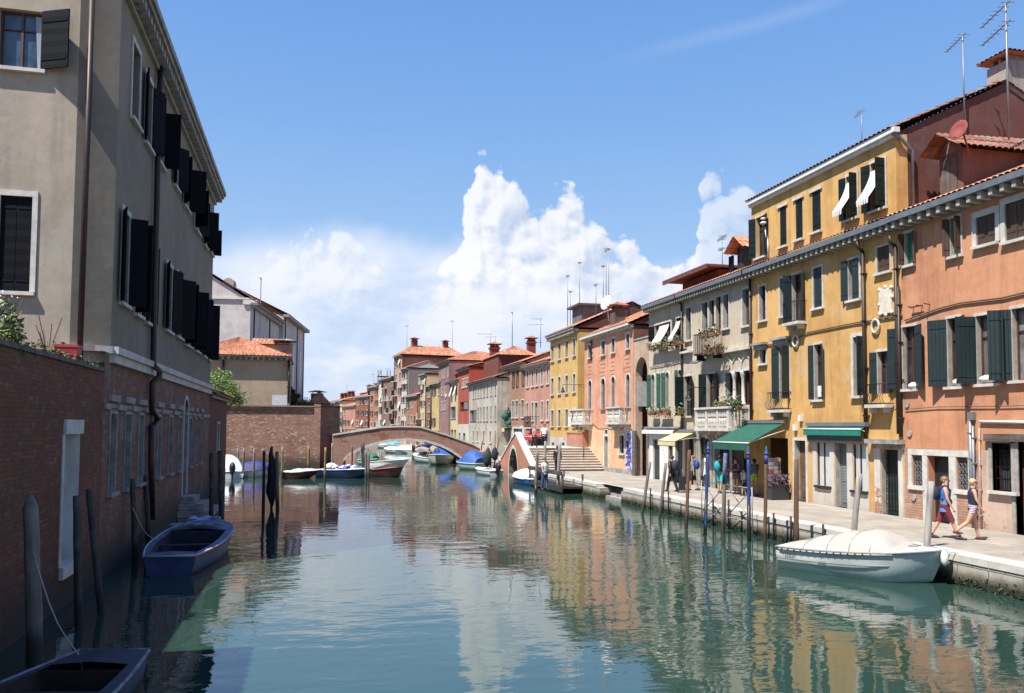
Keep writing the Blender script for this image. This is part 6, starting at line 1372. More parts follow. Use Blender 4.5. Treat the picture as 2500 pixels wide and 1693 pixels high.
# iron rods on the quay face
for i,(px,py,h) in enumerate(((1588,1225,.75),(1632,1236,.75),(1741,1250,.8),(1779,1266,.9),(1889,1290,.6),(1931,1298,.6),(2010,1318,.5))):
    P=onX(px,py,15.12); m=MB(); m.tube([(0,0,-.7),(0,0,h*.6)],.035,6); m.box(-.02,.2,-.02,.02,.1,.14); o=m.build('quay_post',IRON); o.location=(15.12 if P.y<39 else 14.9,P.y,.55); tag(o,('thin dark rod on the quay face by the leftmost leaning pole','thin dark rod on the quay face by the trolley person','thin dark rod on the quay face below the blue pole','thin dark rod on the quay face below the flaking blue pole','short dark rod on the quay face right of the blue capped pole','short dark rod left of the tall rust brown pole','short dark rod at the stern of the white motorboat')[i],'iron rod','iron rods fixed to the quay face')
# wrapped sails on poles and oar
def sail(label,bx,by,tx,ty,w,mat,y0,y1,pm):
    B=onZ(bx,by,0); d=dep(B); T=atD(tx,ty,d); t=empty('furled_sail',label,'furled sail',B,0,'furled sails on poles'); m=MB(); m.tube([(0,0,-.8),T-B],[.06,.045],8); m.build('pole',pm,t)
    ax=T-B; pts=[ax*(y0+(y1-y0)*k/8) for k in range(9)]; pr=[.25,.7,1.0,.95,1.05,.9,.75,.5,.15]; m=MB(); m.tube([p+Vector((random.gauss(0,.03),0,0)) for p in pts],[w*q for q in pr],10); m.build('sail_cover',mat,t)
sail('dark green furled sail on a pole beside the small side bridge',1189,1151,1191,1090,.36,plain('dark_green_canvas2',(.02,.04,.03),.8,0,.3,6),.18,.95,WN)
sail('navy furled sail on a pole nearest the small side bridge',1207,1156,1209,1052,.30,plain('navy_canvas',(.012,.014,.03),.8,0,.3,6),.30,.62,WN)
sail('tall black wrapped sail in the middle of the basin poles',663,1243,664,1090,.22,plain('black_canvas',(.010,.011,.014),.7,0,.3,6),.04,.98,WD)
B=onZ(1200,1156,0); T=atD(1219,1068,dep(B)); m=MB(); m.tube([(0,0,-.5),T-B],[.07,.05],8); o=m.build('leaning_oar',WN); o.location=B; tag(o,'long brown oar leaning across the navy furled sail','oar')
# landing stage
B=onZ(1361,1203,0); d=dep(B); B0=onX(1295,1186,14.1); t=empty('landing_stage','dark timber landing stage with two long beams beside the stairs','jetty',(14.2,B.y,0)); m=MB()
ya=onX(1378,1186,13.9).y; yb3=onX(1296,1186,13.9).y
m.box(-.45,.95,ya-B.y,yb3-B.y,.30,.42); m.build('deck',WD,t); m=MB(); m.box(-.52,-.42,ya-B.y,yb3-B.y,1.02,1.26); m.box(-.5,-.40,ya-B.y-.05,yb3-B.y,.10,.36); m.build('beam',WD,t)
m=MB(); [m.tube([(dx,y,-.8),(dx,y,1.1)],.06,6) for dx in (-.4,.8) for y in (ya-B.y+.1,(ya+yb3)/2-B.y,yb3-B.y-.1)]; m.build('leg',WD,t)
# steel frame on the quay edge
t=empty('steel_frame','grey tubular steel frame with crossed braces on the quay edge','barrier',(14.95,31.,0)); m=MB(); yA=onX(1713,1200,14.95).y-31; yB2=onX(1836,1200,14.95).y-31; z0,z1=QZ-.25,onX(1770,1184,14.95).z
for z in (z0,z1): m.tube([(0,yA,z),(0,yB2,z)],.020,6)
n=2
for i in range(n+1): y=yA+(yB2-yA)*i/n; m.tube([(0,y,-.2),(0,y,z1+.05)],.024,6)
for i in range(n): a=yA+(yB2-yA)*i/n; c=yA+(yB2-yA)*(i+1)/n; m.tube([(.03,a,z0),(.03,c,z1)],.018,5); m.tube([(.03,a,z1),(.03,c,z0)],.018,5)
m.build('tube_frame',GREYM,t)
# ================================================================== BOATS
def boat(name,label,S,Bw,beam,fb=.45,bowup=.25,hullm=WHITE,deckm=WHITE,railm=None,kind='open',tarp=None,tm=None,off=.5,transom=.85,rake=.45,t0=.08,t1=.62,engine=None,engm=RUBBER,stripe=None,keel=-.22,inm=None,group='boats moored on the canal',flare=1.0,wind=False,bluntness=1.5,swim=False,sheerlow=0.):
    """S, Bw: stern and bow points on the water (world xy). hull lofted from stations, x forward"""
    S=Vector((S[0],S[1],0)); Bw=Vector((Bw[0],Bw[1],0)); d=(Bw-S); L=d.length; rz=math.atan2(d.y,d.x)
    t=empty(name,label,'boat',S,rz,group); N_=26
    def hb(u): return beam/2*((transom+(1-transom)*math.sin(min(u/.45,1)*math.pi/2)) if u<.45 else max(0.,math.cos(((u-.45)/.55)**bluntness*math.pi/2))**.85)
    def sh(u): return fb*(1-sheerlow*math.sin(math.pi*u))+bowup*u*u+.05*(1-u)**2*0
    def kz(u): return keel if u<.7 else keel+(abs(keel)+.05)*((u-.7)/.3)**2
    def P(u,f,z): return (L*u+rake*max(0,z)/max(.3,sh(1))*u**3,f,z)
    us=[i/N_ for i in range(N_+1)]; m=MB(); m.smooth=True
    for sg in (-1,1):
        rows=[]
        for u in us:
            b_=hb(u); s=sh(u); k=kz(u); rows.append([P(u,0,k),P(u,sg*b_*.55,k+.06*1),P(u,sg*b_*.86*flare,min(k+.26,s*.4)),P(u,sg*b_*.95,s*.62+k*.1),P(u,sg*b_,s)])
        m.grid(rows if sg>0 else [r[::-1] for r in rows])
    m.smooth=False; b0=hb(0); s0=sh(0); m.q(P(0,b0,s0),P(0,b0*.86,min(keel+.26,s0*.4)),P(0,0,keel),P(0,-b0*.86,min(keel+.26,s0*.4)),P(0,-b0,s0))
    hull=m.build('hull',hullm,t)
    # deck
    m=MB(); inn=.80
    def cr(u): return .05*math.sin(math.pi*min(1,max(0,u)))
    for a,c in zip(us,us[1:]):
        mid=(a+c)/2; za,zc=sh(a)-.01,sh(c)-.01; ba,bc=hb(a)*.985,hb(c)*.985
        if kind=='open' and t0<mid<t1:
            for sg in (-1,1): m.q(P(a,sg*ba,za),P(c,sg*bc,zc),P(c,sg*bc*inn,zc+.01),P(a,sg*ba*inn,za+.01))
        else:
            for sg in (-1,1): m.q(P(a,sg*ba,za),P(c,sg*bc,zc),P(c,0,zc+cr(c)+.03),P(a,0,za+cr(a)+.03))
    dk=m.build('deck',deckm,t)
    if kind=='open':
        m=MB(); fl=.02; uu=[u for u in us if t0-1e-6<=u<=t1+.03]
        for a,c in zip(uu,uu[1:]):
            for sg in (-1,1): m.q(P(a,sg*hb(a)*inn,sh(a)),P(c,sg*hb(c)*inn,sh(c)),(L*c,sg*hb(c)*.7,fl),(L*a,sg*hb(a)*.7,fl))
            m.q((L*a,-hb(a)*.7,fl),(L*c,-hb(c)*.7,fl),(L*c,hb(c)*.7,fl),(L*a,hb(a)*.7,fl))
        for u in (uu[0],uu[-1]): m.q(P(u,-hb(u)*inn,sh(u)),P(u,hb(u)*inn,sh(u)),(L*u,hb(u)*.7,fl),(L*u,-hb(u)*.7,fl))
        m.build('cockpit',inm or deckm,t)
        for u in (t0+.12,(t0+t1)/2+.05): m=MB(); m.box(L*u-.14,L*u+.14,-hb(u)*.84,hb(u)*.84,sh(u)-.17,sh(u)-.13); m.build('seat',inm or WOODB,t)
    m=MB(); rr=.03
    for sg in (-1,1): m.tube([P(u,sg*hb(u)*1.005,sh(u)-.02) for u in us],rr,6)
    m.tube([P(0,b0,s0-.02),P(0,-b0,s0-.02)],rr,6); m.build('rub_rail',railm or GREYM,t)
    if stripe:
        m=MB(); m.smooth=True
        for sg in (-1,1): m.grid([[P(u,sg*(hb(u)*1.0+.006),sh(u)-.03),P(u,sg*(hb(u)*.985+.008),sh(u)*.80)] for u in us])
        m.build('painted_stripe',stripe,t)
    if tarp:
        ta,tb,hs=tarp; m=MB(); m.smooth=True; rows=[]; n=20; ov=.04
        for i in range(n+1):
            u=ta+(tb-ta)*i/n; f=i/n*(len(hs)-1); j=min(int(f),len(hs)-2); h=hs[j]+(hs[j+1]-hs[j])*(f-j); b_=hb(u)+ov; s=sh(u); r=[]
            for k in range(13):
                y=-1+2*k/12; prof=(1-abs(y)**2.6)**.8 if abs(y)<1 else 0; r.append(P(u,b_*y,s-.06*(abs(y)>.99)+h*prof+(random.uniform(-.005,.005) if abs(y)<.99 else 0)+.02*math.sin(9*u*L+3*y)*prof))
            rows.append(r)
        m.grid(rows); m.smooth=False
        m.f.append(tuple(range(13))); m.mi.append(0); m.sm.append(False); e=n*13; m.f.append(tuple(e+k for k in range(12,-1,-1))); m.mi.append(0); m.sm.append(False)
        m.build('tarpaulin',tm,t)
    if wind:
        m=MB(); u=t1; b_=hb(u)*.75; x=L*u; m.q((x,-b_,sh(u)+.04),(x,b_,sh(u)+.04),(x-.35,b_*.85,sh(u)+.42),(x-.35,-b_*.85,sh(u)+.42)); m.q((x,b_,sh(u)+.04),(x-.9,hb(u)*.85,sh(u)),(x-.8,hb(u)*.8,sh(u)+.3),(x-.35,b_*.85,sh(u)+.42)); m.q((x,-b_,sh(u)+.04),(x-.9,-hb(u)*.85,sh(u)),(x-.8,-hb(u)*.8,sh(u)+.3),(x-.35,-b_*.85,sh(u)+.42)); w_=m.build('windscreen',glassm('tinted_screen',(.06,.07,.08)),t)
    if engine:
        m=MB(); h=engine; m.smooth=True; m.blob((-.28,0,s0+.22*h),(.27*h,.17*h,.30*h),12,8); m.smooth=False; m.box(-.36,-.2,-.06,.06,-.5,s0+.1); m.box(-.22,.02,-.1,.1,s0-.2,s0+.03); m.box(-.15,.3,-.02,.02,s0+.3*h,s0+.34*h); m.build('outboard_motor',engm,t,bevel=0)
    return t
def wz(px,py): p=onZ(px,py,0.); return Vector((p.x,p.y,0))
def shiftaway(S,B,k):
    d=(B-S).normalized(); n=Vector((-d.y,d.x,0)); m=(S+B)/2
    if n.dot(Vector((m.x,m.y,0)))<0: n=-n
    return S+n*k,B+n*k
NAVY=plain('navy_hull_paint',(.012,.035,.12),.35,0,.15); OFFW=plain('boat_white_gelcoat',(.74,.74,.71),.25,0,.05); MAR=plain('maroon_hull_paint',(.10,.02,.015),.4); REDP=plain('red_hull_paint',(.45,.05,.04),.4); DKB=plain('dark_blue_wood',(.015,.03,.07),.5,0,.3,4,.3); BLT=plain('royal_blue_tarp',(.02,.10,.36),.65,0,.15,4,.4); NVT=plain('navy_tarp',(.03,.04,.16),.7,0,.2,5,.5); WHT=plain('white_tarp',(.80,.80,.80),.7,0,.05,5,.4); BGT=plain('beige_tarp',(.45,.41,.355),.8,0,.06,1.5,.15); BKT=plain('black_tarp',(.012,.012,.014),.7)
# 1 white motorboat in the foreground
S,Bp=wz(1893,1388),wz(2238,1436); S,Bp=shiftaway(S,Bp,.95)
nb=NB('motorboat_gelcoat'); sp=nb.sep(); x=sp[0]; z=sp[2]; L1=(Bp-S).length
cur=nb.math('SUBTRACT',.36,nb.math('MULTIPLY',nb.math('POWER',nb.math('DIVIDE',x,L1*.62),2.),.50)); up_=nb.map(nb.math('SUBTRACT',z,cur),-.012,.012); cur2=nb.math('SUBTRACT',.28,nb.math('MULTIPLY',nb.math('POWER',nb.math('DIVIDE',x,L1*.55),2.),.38)); up2=nb.map(nb.math('SUBTRACT',z,cur2),-.01,.01)
grey=nb.mix(nb.map(nb.noise(4,5),.3,.7),(.44,.48,.45),(.52,.56,.52)); cc=nb.mix(up2,(.74,.73,.66),grey); fr_=nb.map(nb.math('SUBTRACT',z,nb.math('ADD',.40,nb.math('MULTIPLY',nb.math('POWER',nb.math('DIVIDE',x,L1*.5),2.),.0))),-.01,.01); band=nb.math('MULTIPLY',up_,nb.map(x,L1*.25,L1*.5,1.,0.)); cc=nb.mix(nb.math('MULTIPLY',band,.9),cc,(.74,.74,.70)); MOT=nb.done(cc,.22)
t=boat('motorboat','white motorboat with a beige canvas cover moored by the right quay in the foreground',S,Bp,2.05,.60,.24,MOT,OFFW,GREYM,kind='closed',tarp=(.03,.80,[.03,.10,.18,.26,.34,.40,.44,.46,.44,.32,.03]),tm=BGT,rake=.35,transom=.92,bluntness=2.1,keel=-.25,group='boats moored on the canal')
LB=L1; m=MB(); 
for k in range(3): m.tube([(LB*.90+.06*k,-.45,.90),(LB*.93+.06*k,-.30,.92)],.02,6)
m.build('cleat',GREYM,t); m=MB(); m.blob((LB+.34,-.12,.66),(.09,.09,.2),10,8); m.blob((LB+.30,.12,.74),(.09,.09,.14),10,8); m.tube([(LB+.34,-.12,.85),(LB+.1,0,.9)],.015,5); m.build('fender',OFFW,t)
m=MB(); 
for k in range(6): m.box(LB*.075+.05*k,LB*.075+.05*k+.028,-1.01,-.985,.47,.53)
for k in range(5): m.box(LB*.33+.045*k,LB*.33+.045*k+.03,-1.06,-1.035,.44,.465)
m.build('hull_marking',plain('blue_grey_print',(.10,.14,.26),.5),t)
def hbm(u): return 1.025*((.92+.08*math.sin(min(u/.45,1)*math.pi/2)) if u<.45 else max(0.,math.cos(((u-.45)/.55)**2.1*math.pi/2))**.85)
m=MB(); hs_=[.03,.10,.18,.26,.34,.40,.44,.46,.44,.32,.03]
def cvz(u,y):
    f=(u-.03)/.77*10; j=min(int(f),9); h=hs_[j]+(hs_[j+1]-hs_[j])*(f-j); return .60+.24*u*u+h*(1-abs(y)**2.6)**.8+.006
for u in (.22,.40,.56,.70): m.tube([(LB*u,(hbm(u)+.04)*y,cvz(u,min(abs(y),.995))) for y in (-.99,-.9,-.7,-.4,0,.4,.7,.9,.99)],.006,4,False)
m.tube([(LB*u,0,cvz(u,0)) for u in (.05,.15,.3,.45,.6,.72,.79)],.010,4,False); m.build('cover_seam',plain('seam_tape',(.40,.36,.31),.8),t)
m=MB(); [m.blob((LB*u,sg*(hbm(u)+.045),.555+.24*u*u),(.022,.012,.022),6,5) for u in [.06+.05*k for k in range(15)] for sg in (-1,1)]; m.build('cover_snap',RUBBER,t)
m=MB(); [m.tube([(LB*u,sg*(hbm(u)*.97+.012),.30+.16*u*u) for u in [k/14*.93 for k in range(15)]],.016,5) for sg in (-1,1)]; m.build('spray_rail',plain('grey_strake',(.20,.22,.22),.5),t)
m=MB(); m.tube([(LB+.3,.1,.8),(LB+1.2,.9,.55),(LB+1.6,1.6,.75)],.014,5); m.build('mooring_line',plain('rope',(.45,.42,.36),.9),t)
# 2 blue wooden boat in the shade
S,Bp=wz(413,1408),wz(512,1322)
t=boat('rowing_boat','blue wooden boat with red gunwale and open cockpit below the water steps',S,Bp,1.95,.52,.20,plain('old_blue_boards',(.02,.045,.12),.45,0,.4,3,.4),plain('blue_grey_deck',(.10,.13,.24),.6,0,.4,3),plain('worn_white_rail',(.45,.45,.45),.7),kind='open',t0=.06,t1=.66,transom=.62,rake=.3,bluntness=2.,inm=plain('dark_blue_inside',(.01,.014,.03),.8),stripe=plain('faded_red_stripe',(.32,.05,.04),.6),group='boats moored on the canal')
LB=(Bp-S).length; m=MB(); rows=[[(LB*(.72+.1*i/5)+random.uniform(-.05,.05),-.5+.9*k/8,.86+random.uniform(0,.10)) for k in range(9)] for i in range(6)]; m.smooth=True; m.grid(rows); o=m.build('folded_sheet',plain('pale_blue_sheet',(.42,.50,.70),.8)); o.matrix_world=Matrix.Translation(S)@Matrix.Rotation(t.rotation_euler.z,4,'Z'); tag(o,'crumpled pale blue sheet lying on the bow of the blue wooden boat','sheet')
m=MB(); m.box(LB*.67,LB*.72,-.75,.7,.76,.80); o=m.build('plank',plain('pale_blue_plank',(.22,.30,.42),.7,0,.4,5)); o.matrix_world=Matrix.Translation(S)@Matrix.Rotation(t.rotation_euler.z+.03,4,'Z'); tag(o,'pale blue board across the front of the open cockpit','board')
# 3 dark boat bottom left
t=boat('covered_boat','dark blue wooden boat cut by the bottom left corner of the photo',(-2.72,13.3),(-3.95,6.6),1.75,.45,.14,DKB,plain('dark_slate_deck',(.018,.028,.05),.6,0,.4,3,.3),plain('worn_light_rail',(.20,.21,.22),.7,0,.4,8),kind='open',t0=.13,t1=.7,transom=.56,rake=.25,bluntness=2.6,inm=plain('dark_brown_inside',(.035,.02,.014),.9,0,.4,5))
# 4 basin
S,Bp=wz(566,1169),wz(545,1152); boat('motorboat','white boat under a white cover with black outboard beyond the brick lean-to',S,Bp,2.0,.5,.5,OFFW,OFFW,kind='closed',tarp=(.05,.98,[.2,.7,.95,.8,.3,.05]),tm=WHT,engine=1.3)
S,Bp=shiftaway(wz(583,1166),wz(650,1166),.9); boat('motorboat','white hulled boat under a dark blue tarpaulin among the basin poles',S,Bp,1.9,.5,.1,OFFW,OFFW,railm=plain('dark_red_trim',(.25,.02,.03),.5),kind='closed',tarp=(.0,.97,[.35,.6,.62,.6,.45,.2]),tm=NVT)
S,Bp=shiftaway(wz(686,1170),wz(752,1170),.9); boat('small_motorboat','maroon hulled open boat with a white deck, left of the blue and white boat',S,Bp,1.9,.50,.12,MAR,OFFW,OFFW,kind='closed',rake=.8,tarp=(.3,.95,[.1,.16,.12,.02]),tm=OFFW)
S,Bp=shiftaway(wz(765,1166),wz(868,1170),1.0); t=boat('motorboat','blue and white motorboat with striped towels on its deck',S,Bp,2.1,.58,.16,NAVY,OFFW,OFFW,kind='open',t0=.1,t1=.5,rake=.7,wind=False,tarp=None)
LB=(Bp-S).length; rz=t.rotation_euler.z; m=MB(); m.smooth=True; rows=[[(LB*(.38+.36*i/11),-.95+.24*k,.72+.16*math.sin(k*1.1)+random.uniform(-.04,.09)) for k in range(9)] for i in range(12)]; m.grid(rows)
nb=NB('striped_towel'); st=nb.math('GREATER_THAN',nb.math('FRACT',nb.math('MULTIPLY',nb.sep()[0],1.6)),.55); TW=nb.done(nb.mix(st,(.12,.14,.55),(.7,.72,.8)),.9); o=m.build('striped_towel',TW); o.matrix_world=Matrix.Translation(S)@Matrix.Rotation(rz,4,'Z'); tag(o,'blue and white striped towels spread over the blue and white boat','towel')
m=MB(); m.blob((LB*.22,0,.78),(.45,.35,.26),12,8,.1); o=m.build('white_bundle',WHT); o.matrix_world=Matrix.Translation(S)@Matrix.Rotation(rz,4,'Z'); tag(o,'round white bundle at the stern of the blue and white boat','bundle')
S,Bp=shiftaway(wz(872,1164),wz(932,1168),1.6); boat('motorboat','red and black boat with a black tarpaulin bow right of the striped towels',S,Bp,1.9,.52,.3,MAR,REDP,plain('pink_red_rail',(.6,.15,.13),.5),kind='closed',rake=.5,tarp=(.3,1.,[.1,.25,.3,.3,.1]),tm=BKT)
S,Bp=shiftaway(wz(868,1150),wz(940,1154),1.6); boat('motorboat','large white open boat behind the red and black boat',S,Bp,2.2,.75,.35,OFFW,OFFW,OFFW,kind='open',rake=1.2,t0=.05,t1=.7)
S,Bp=shiftaway(wz(866,1134),wz(892,1136),1.); boat('small_boat','small boat with a green cover in front of the bridge abutment',S,Bp,1.7,.5,.1,OFFW,OFFW,OFFW,kind='closed',tarp=(.1,.9,[.3,.6,.6,.3]),tm=plain('green_tarp',(.01,.17,.08),.7))
# 5 right side
S,Bp=shiftaway(wz(1046,1131),wz(1002,1127),.8); hb_=boat('motorboat','white motorboat with navy sun canopy seen under the bridge arch',S,Bp,2.1,.55,.35,OFFW,OFFW,OFFW,kind='open',t0=.05,t1=.62,rake=.7,engine=1.9,engm=plain('navy_engine_cover',(.02,.025,.09),.6),wind=True)
LB=(Bp-S).length; m=MB(); m.smooth=True; m.grid([[(LB*(.38+.36*i/6),-.85+1.7*k/6,1.75+.22*math.sin(math.pi*k/6)-.5*(abs(i/6-.35)*1.3)**2) for k in range(7)] for i in range(7)]); cv=m.build('sun_canopy',NVT,hb_); m=MB(); [m.tube([(LB*.55,sy,.6),(LB*a,sy,1.6)],.02,5) for sy in (-.85,.85) for a in (.4,.72)]; m.build('canopy_frame',GREYM,cv)
S,Bp=wz(1092,1126),wz(1064,1136); boat('motorboat','white boat with a blue tarpaulin tent, bow towards the camera, under the arch',S,Bp,2.3,.8,.25,plain('greenish_white_hull',(.55,.58,.46),.3,0,.1),OFFW,OFFW,kind='closed',tarp=(.0,.6,[.9,1.15,1.1,.6,.1]),tm=BLT,rake=.5,bluntness=2.2)
S,Bp=shiftaway(wz(1160,1149),wz(1106,1146),.9); boat('motorboat','boat under a bright royal blue tarpaulin at the right foot of the bridge',S,Bp,2.1,.6,.1,plain('pale_green_hull',(.45,.50,.42),.35,0,.1),OFFW,OFFW,kind='closed',tarp=(.0,.92,[.45,.9,1.05,1.05,.6,.25,.05]),tm=BLT,rake=.4)
S,Bp=shiftaway(wz(1192,1163),wz(1152,1158),.7); boat('dinghy','small white open dinghy with dark outboard before the furled sails',S,Bp,1.5,.42,.12,OFFW,OFFW,OFFW,kind='open',t0=.08,t1=.5,rake=.5,engine=1.2)
S,Bp=shiftaway(wz(1287,1187),wz(1240,1178),.8); boat('dinghy','small boat with bright blue hull and white cover beside the landing stage',S,Bp,1.7,.45,.12,plain('bright_blue_hull',(.02,.14,.40),.35),OFFW,OFFW,kind='closed',tarp=(.15,1.,[.2,.5,.55,.4,.2,.02]),tm=WHT,engine=1.5,rake=.5)
S,Bp=shiftaway(wz(965,1107),wz(932,1105),.8); boat('motorboat','cream white boat, lowest of the far boats left under the arch',S,Bp,2.,.5,.15,OFFW,OFFW,OFFW,kind='closed',tarp=(.2,.9,[.1,.35,.3,.1]),tm=WHT)
S,Bp=wz(1008,1108),wz(972,1104); boat('motorboat','white boat with pale cover right of the cream far boat',S,Bp,2.2,.5,.15,OFFW,OFFW,OFFW,kind='closed',tarp=(.1,.9,[.2,.5,.4,.1]),tm=WHT,engine=1.5)
S,Bp=wz(970,1096),wz(952,1094); boat('motorboat','far boat under a turquoise tarpaulin',S,Bp,2.2,.5,.15,OFFW,OFFW,OFFW,kind='closed',tarp=(.0,.9,[.4,.8,.7,.2]),tm=plain('turquoise_tarp',(.10,.42,.58),.7))
S,Bp=wz(948,1095),wz(926,1094); boat('motorboat','farthest low white boat at the left edge of the arch view',S,Bp,2.,.6,.2,OFFW,OFFW,OFFW,kind='closed',rake=1.)
ROPE=plain('rope',(.45,.42,.36),.9)
for lab,a,b2 in (('rope tying the blue wooden boat to the dark pole by the wall',(-5.05+1.0,24.9,.55),tuple(onX(324,1240,-4.6))),('rope from the corner boat to the thick grey pole',(-3.1,12.9,.5),tuple(atD(76,1330,dep(onZ(85,1622,0)))))):
    A_=Vector(a); B_=Vector(b2); m=MB(); m.tube([A_.lerp(B_,t_)-Vector((0,0,.25*math.sin(math.pi*t_))) for t_ in (0,.2,.4,.6,.8,1)],.012,5); tag(m.build('mooring_rope',ROPE),lab,'rope','mooring ropes')
# ================================================================== PEOPLE
SKIN=plain('skin',(.60,.33,.22),.6,0,.08); SKINT=plain('tanned_skin',(.42,.20,.12),.6,0,.08)
def skinmesh(name,V,E,rad,parent,mat,sub=1,root=0):
    me=bpy.data.meshes.new(name); me.from_pydata([tuple(v) for v in V],E,[]); o=bpy.data.objects.new(name,me); COL.objects.link(o)
    m=o.modifiers.new('s','SKIN'); m.use_smooth_shade=True; m.branch_smoothing=.6
    if not me.skin_vertices: 
        pass
    sv_=me.skin_vertices[0].data
    for i,r in enumerate(rad): sv_[i].radius=(r,r) if not isinstance(r,tuple) else r; sv_[i].use_root=(i==root)
    ss=o.modifiers.new('u','SUBSURF'); ss.levels=sub; ss.render_levels=sub
    bpy.context.view_layer.update(); dg=bpy.context.evaluated_depsgraph_get(); nm=bpy.data.meshes.new_from_object(o.evaluated_get(dg)); o.modifiers.clear(); o.data=nm; nm.name=name; nm.materials.clear(); nm.materials.append(mat)
    for p in nm.polygons: p.use_smooth=True
    o.parent=parent; return o
def person(label,loc,face,h=1.75,legs=((.25,.1),(-.2,.35)),arms=((-.3,.2),(.3,.3)),top=WHITE,bot=NAVY,hair=None,shoes=RUBBER,sleeve=.5,leglen=.5,skin=SKIN,pack=None,hat=None,dress=None,hairlen=0.,female=False,headturn=0.,lean=0.,sit=False,glasses=False,socks=None,toplen=0.,extra=None,group='people on the quay',torso=True):
    """face: heading angle (x forward). legs/arms: (swing forward rad, knee/elbow bend)"""
    t=empty('person',label,'person',loc,face,group); k=h/1.75; hair=hair or plain('brown_hair',(.09,.05,.025),.6)
    hw=.155 if female else .185; hipw=.095
    def rot(v,a): return Vector((v[0]*math.cos(a)+v[2]*math.sin(a),v[1],-v[0]*math.sin(a)+v[2]*math.cos(a)))
    J={}
    J['pel']=Vector((0,0,.94)); J['sp']=J['pel']+rot((0,0,.18),lean); J['ch']=J['pel']+rot((0,0,.38),lean); J['nk']=J['pel']+rot((0,0,.54),lean); J['h0']=J['pel']+rot((.015,0,.62),lean); J['h1']=J['pel']+rot((.03,0,.70),lean); J['h2']=J['pel']+rot((.02,0,.775),lean)
    for s,sg in ((0,1),(1,-1)):
        a,bn=legs[s]; hip=J['pel']+Vector((0,sg*hipw,-.04)); kn=hip+Vector((math.sin(a)*.43,sg*.005,-math.cos(a)*.43)); a2=a-bn; an=kn+Vector((math.sin(a2)*.40,0,-math.cos(a2)*.40)); J['hip%d'%s]=hip; J['kn%d'%s]=kn; J['an%d'%s]=an; J['toe%d'%s]=an+Vector((.15,sg*.02,-.05)); J['heel%d'%s]=an+Vector((-.05,0,-.05))
        a,bn=arms[s]; shd=J['pel']+rot((0,sg*hw,.48),lean); eb=shd+Vector((math.sin(a)*.28,sg*.05,-math.cos(a)*.28)); a2=a+bn; wr=eb+Vector((math.sin(a2)*.25,-sg*.01,-math.cos(a2)*.25)); J['sh%d'%s]=shd; J['el%d'%s]=eb; J['wr%d'%s]=wr; J['hd%d'%s]=wr+(wr-eb).normalized()*.07
    low=min(J['an0'].z,J['an1'].z)-.075
    if not sit:
        for q in J: J[q]=J[q]-Vector((0,0,low))
    V=[];E=[];Rr=[]; idx={}
    def add(n,p,r,par=None):
        V.append(Vector(p)*k); Rr.append(r*k if not isinstance(r,tuple) else (r[0]*k,r[1]*k)); i=len(V)-1; idx[n]=i
        if par is not None: E.append((idx[par],i))
    add('pel',J['pel'],.115); add('sp',J['sp'],.10 if female else .115,'pel'); add('ch',J['ch'],.115 if female else .13,'sp'); add('nk',J['nk'],.055,'ch'); add('h0',J['h0'],.068,'nk'); add('h1',J['h1'],.088,'h0'); add('h2',J['h2'],.07,'h1')
    ht=headturn; fx=Vector((math.cos(ht),math.sin(ht),0)); fy=Vector((-math.sin(ht),math.cos(ht),0))
    add('nose',J['h0']+fx*.098+Vector((0,0,.03)),.013,'h0')
    for s,sg in ((0,1),(1,-1)):
        add('hip%d'%s,J['hip%d'%s],.088,'pel'); add('th%d'%s,J['hip%d'%s].lerp(J['kn%d'%s],.5),.078,'hip%d'%s); add('kn%d'%s,J['kn%d'%s],.056,'th%d'%s); add('cf%d'%s,J['kn%d'%s].lerp(J['an%d'%s],.35)+Vector((-.01,0,0)),.055,'kn%d'%s); add('an%d'%s,J['an%d'%s],.036,'cf%d'%s); add('toe%d'%s,J['toe%d'%s],.030,'an%d'%s)
        add('sh%d'%s,J['sh%d'%s],.058,'ch'); add('el%d'%s,J['el%d'%s],.040,'sh%d'%s); add('wr%d'%s,J['wr%d'%s],.026,'el%d'%s); add('pm%d'%s,J['hd%d'%s],.030,'wr%d'%s)
        dd=(J['wr%d'%s]-J['el%d'%s]).normalized(); side=Vector((1,0,0)) if abs(dd.x)<.8 else Vector((0,0,1)); side=(side-dd*side.dot(dd)).normalized(); inw=Vector((0,-sg,0))
        for f in range(4):
            o_=side*(.027-.018*f); b0_=J['hd%d'%s]+dd*.02+o_; l=(.036,.042,.040,.030)[f]; add('f%d%d'%(s,f),b0_+dd*.02,.0085,'pm%d'%s); add('g%d%d'%(s,f),b0_+dd*(.02+l)+inw*.014,.0075,'f%d%d'%(s,f))
        tb=J['wr%d'%s]+dd*.03+side*.035; add('t%d'%s,tb+inw*.01,.011,'pm%d'%s); add('u%d'%s,tb+dd*.03+side*.012+inw*.02,.009,'t%d'%s)
    body=skinmesh('body',V,E,Rr,t,skin)
    def ring(c,rx,ry,ang=0.,n=16): return [(Vector(c)+Vector((rx*math.cos(2*math.pi*i/n),ry*math.sin(2*math.pi*i/n),0)))*k for i in range(n)]
    # face and hair
    hc=(J['h1']*.6+J['h0']*.4); m=MB()
    for sg in (-1,1): m.blob(tuple((hc+fx*.082+fy*.032*sg+Vector((0,0,-.005)))*k),.011*k,6,5)
    m.build('eyes',plain('eye_dark',(.03,.02,.015),.3),t); m=MB(); q=(J['h0']+fx*.083+Vector((0,0,-.015))); m.blob(tuple(q*k),(.012*k,.024*k,.006*k),8,5); m.build('mouth',plain('lips',(.40,.14,.11),.6),t)
    m=MB(); [m.blob(tuple((hc+fy*.088*sg)*k),(.018*k,.010*k,.03*k),8,6) for sg in (-1,1)]; m.build('ears',skin,t)
    m=MB(); hcc=hc-fx*.018+Vector((0,0,.028)); n=16; rows=[]
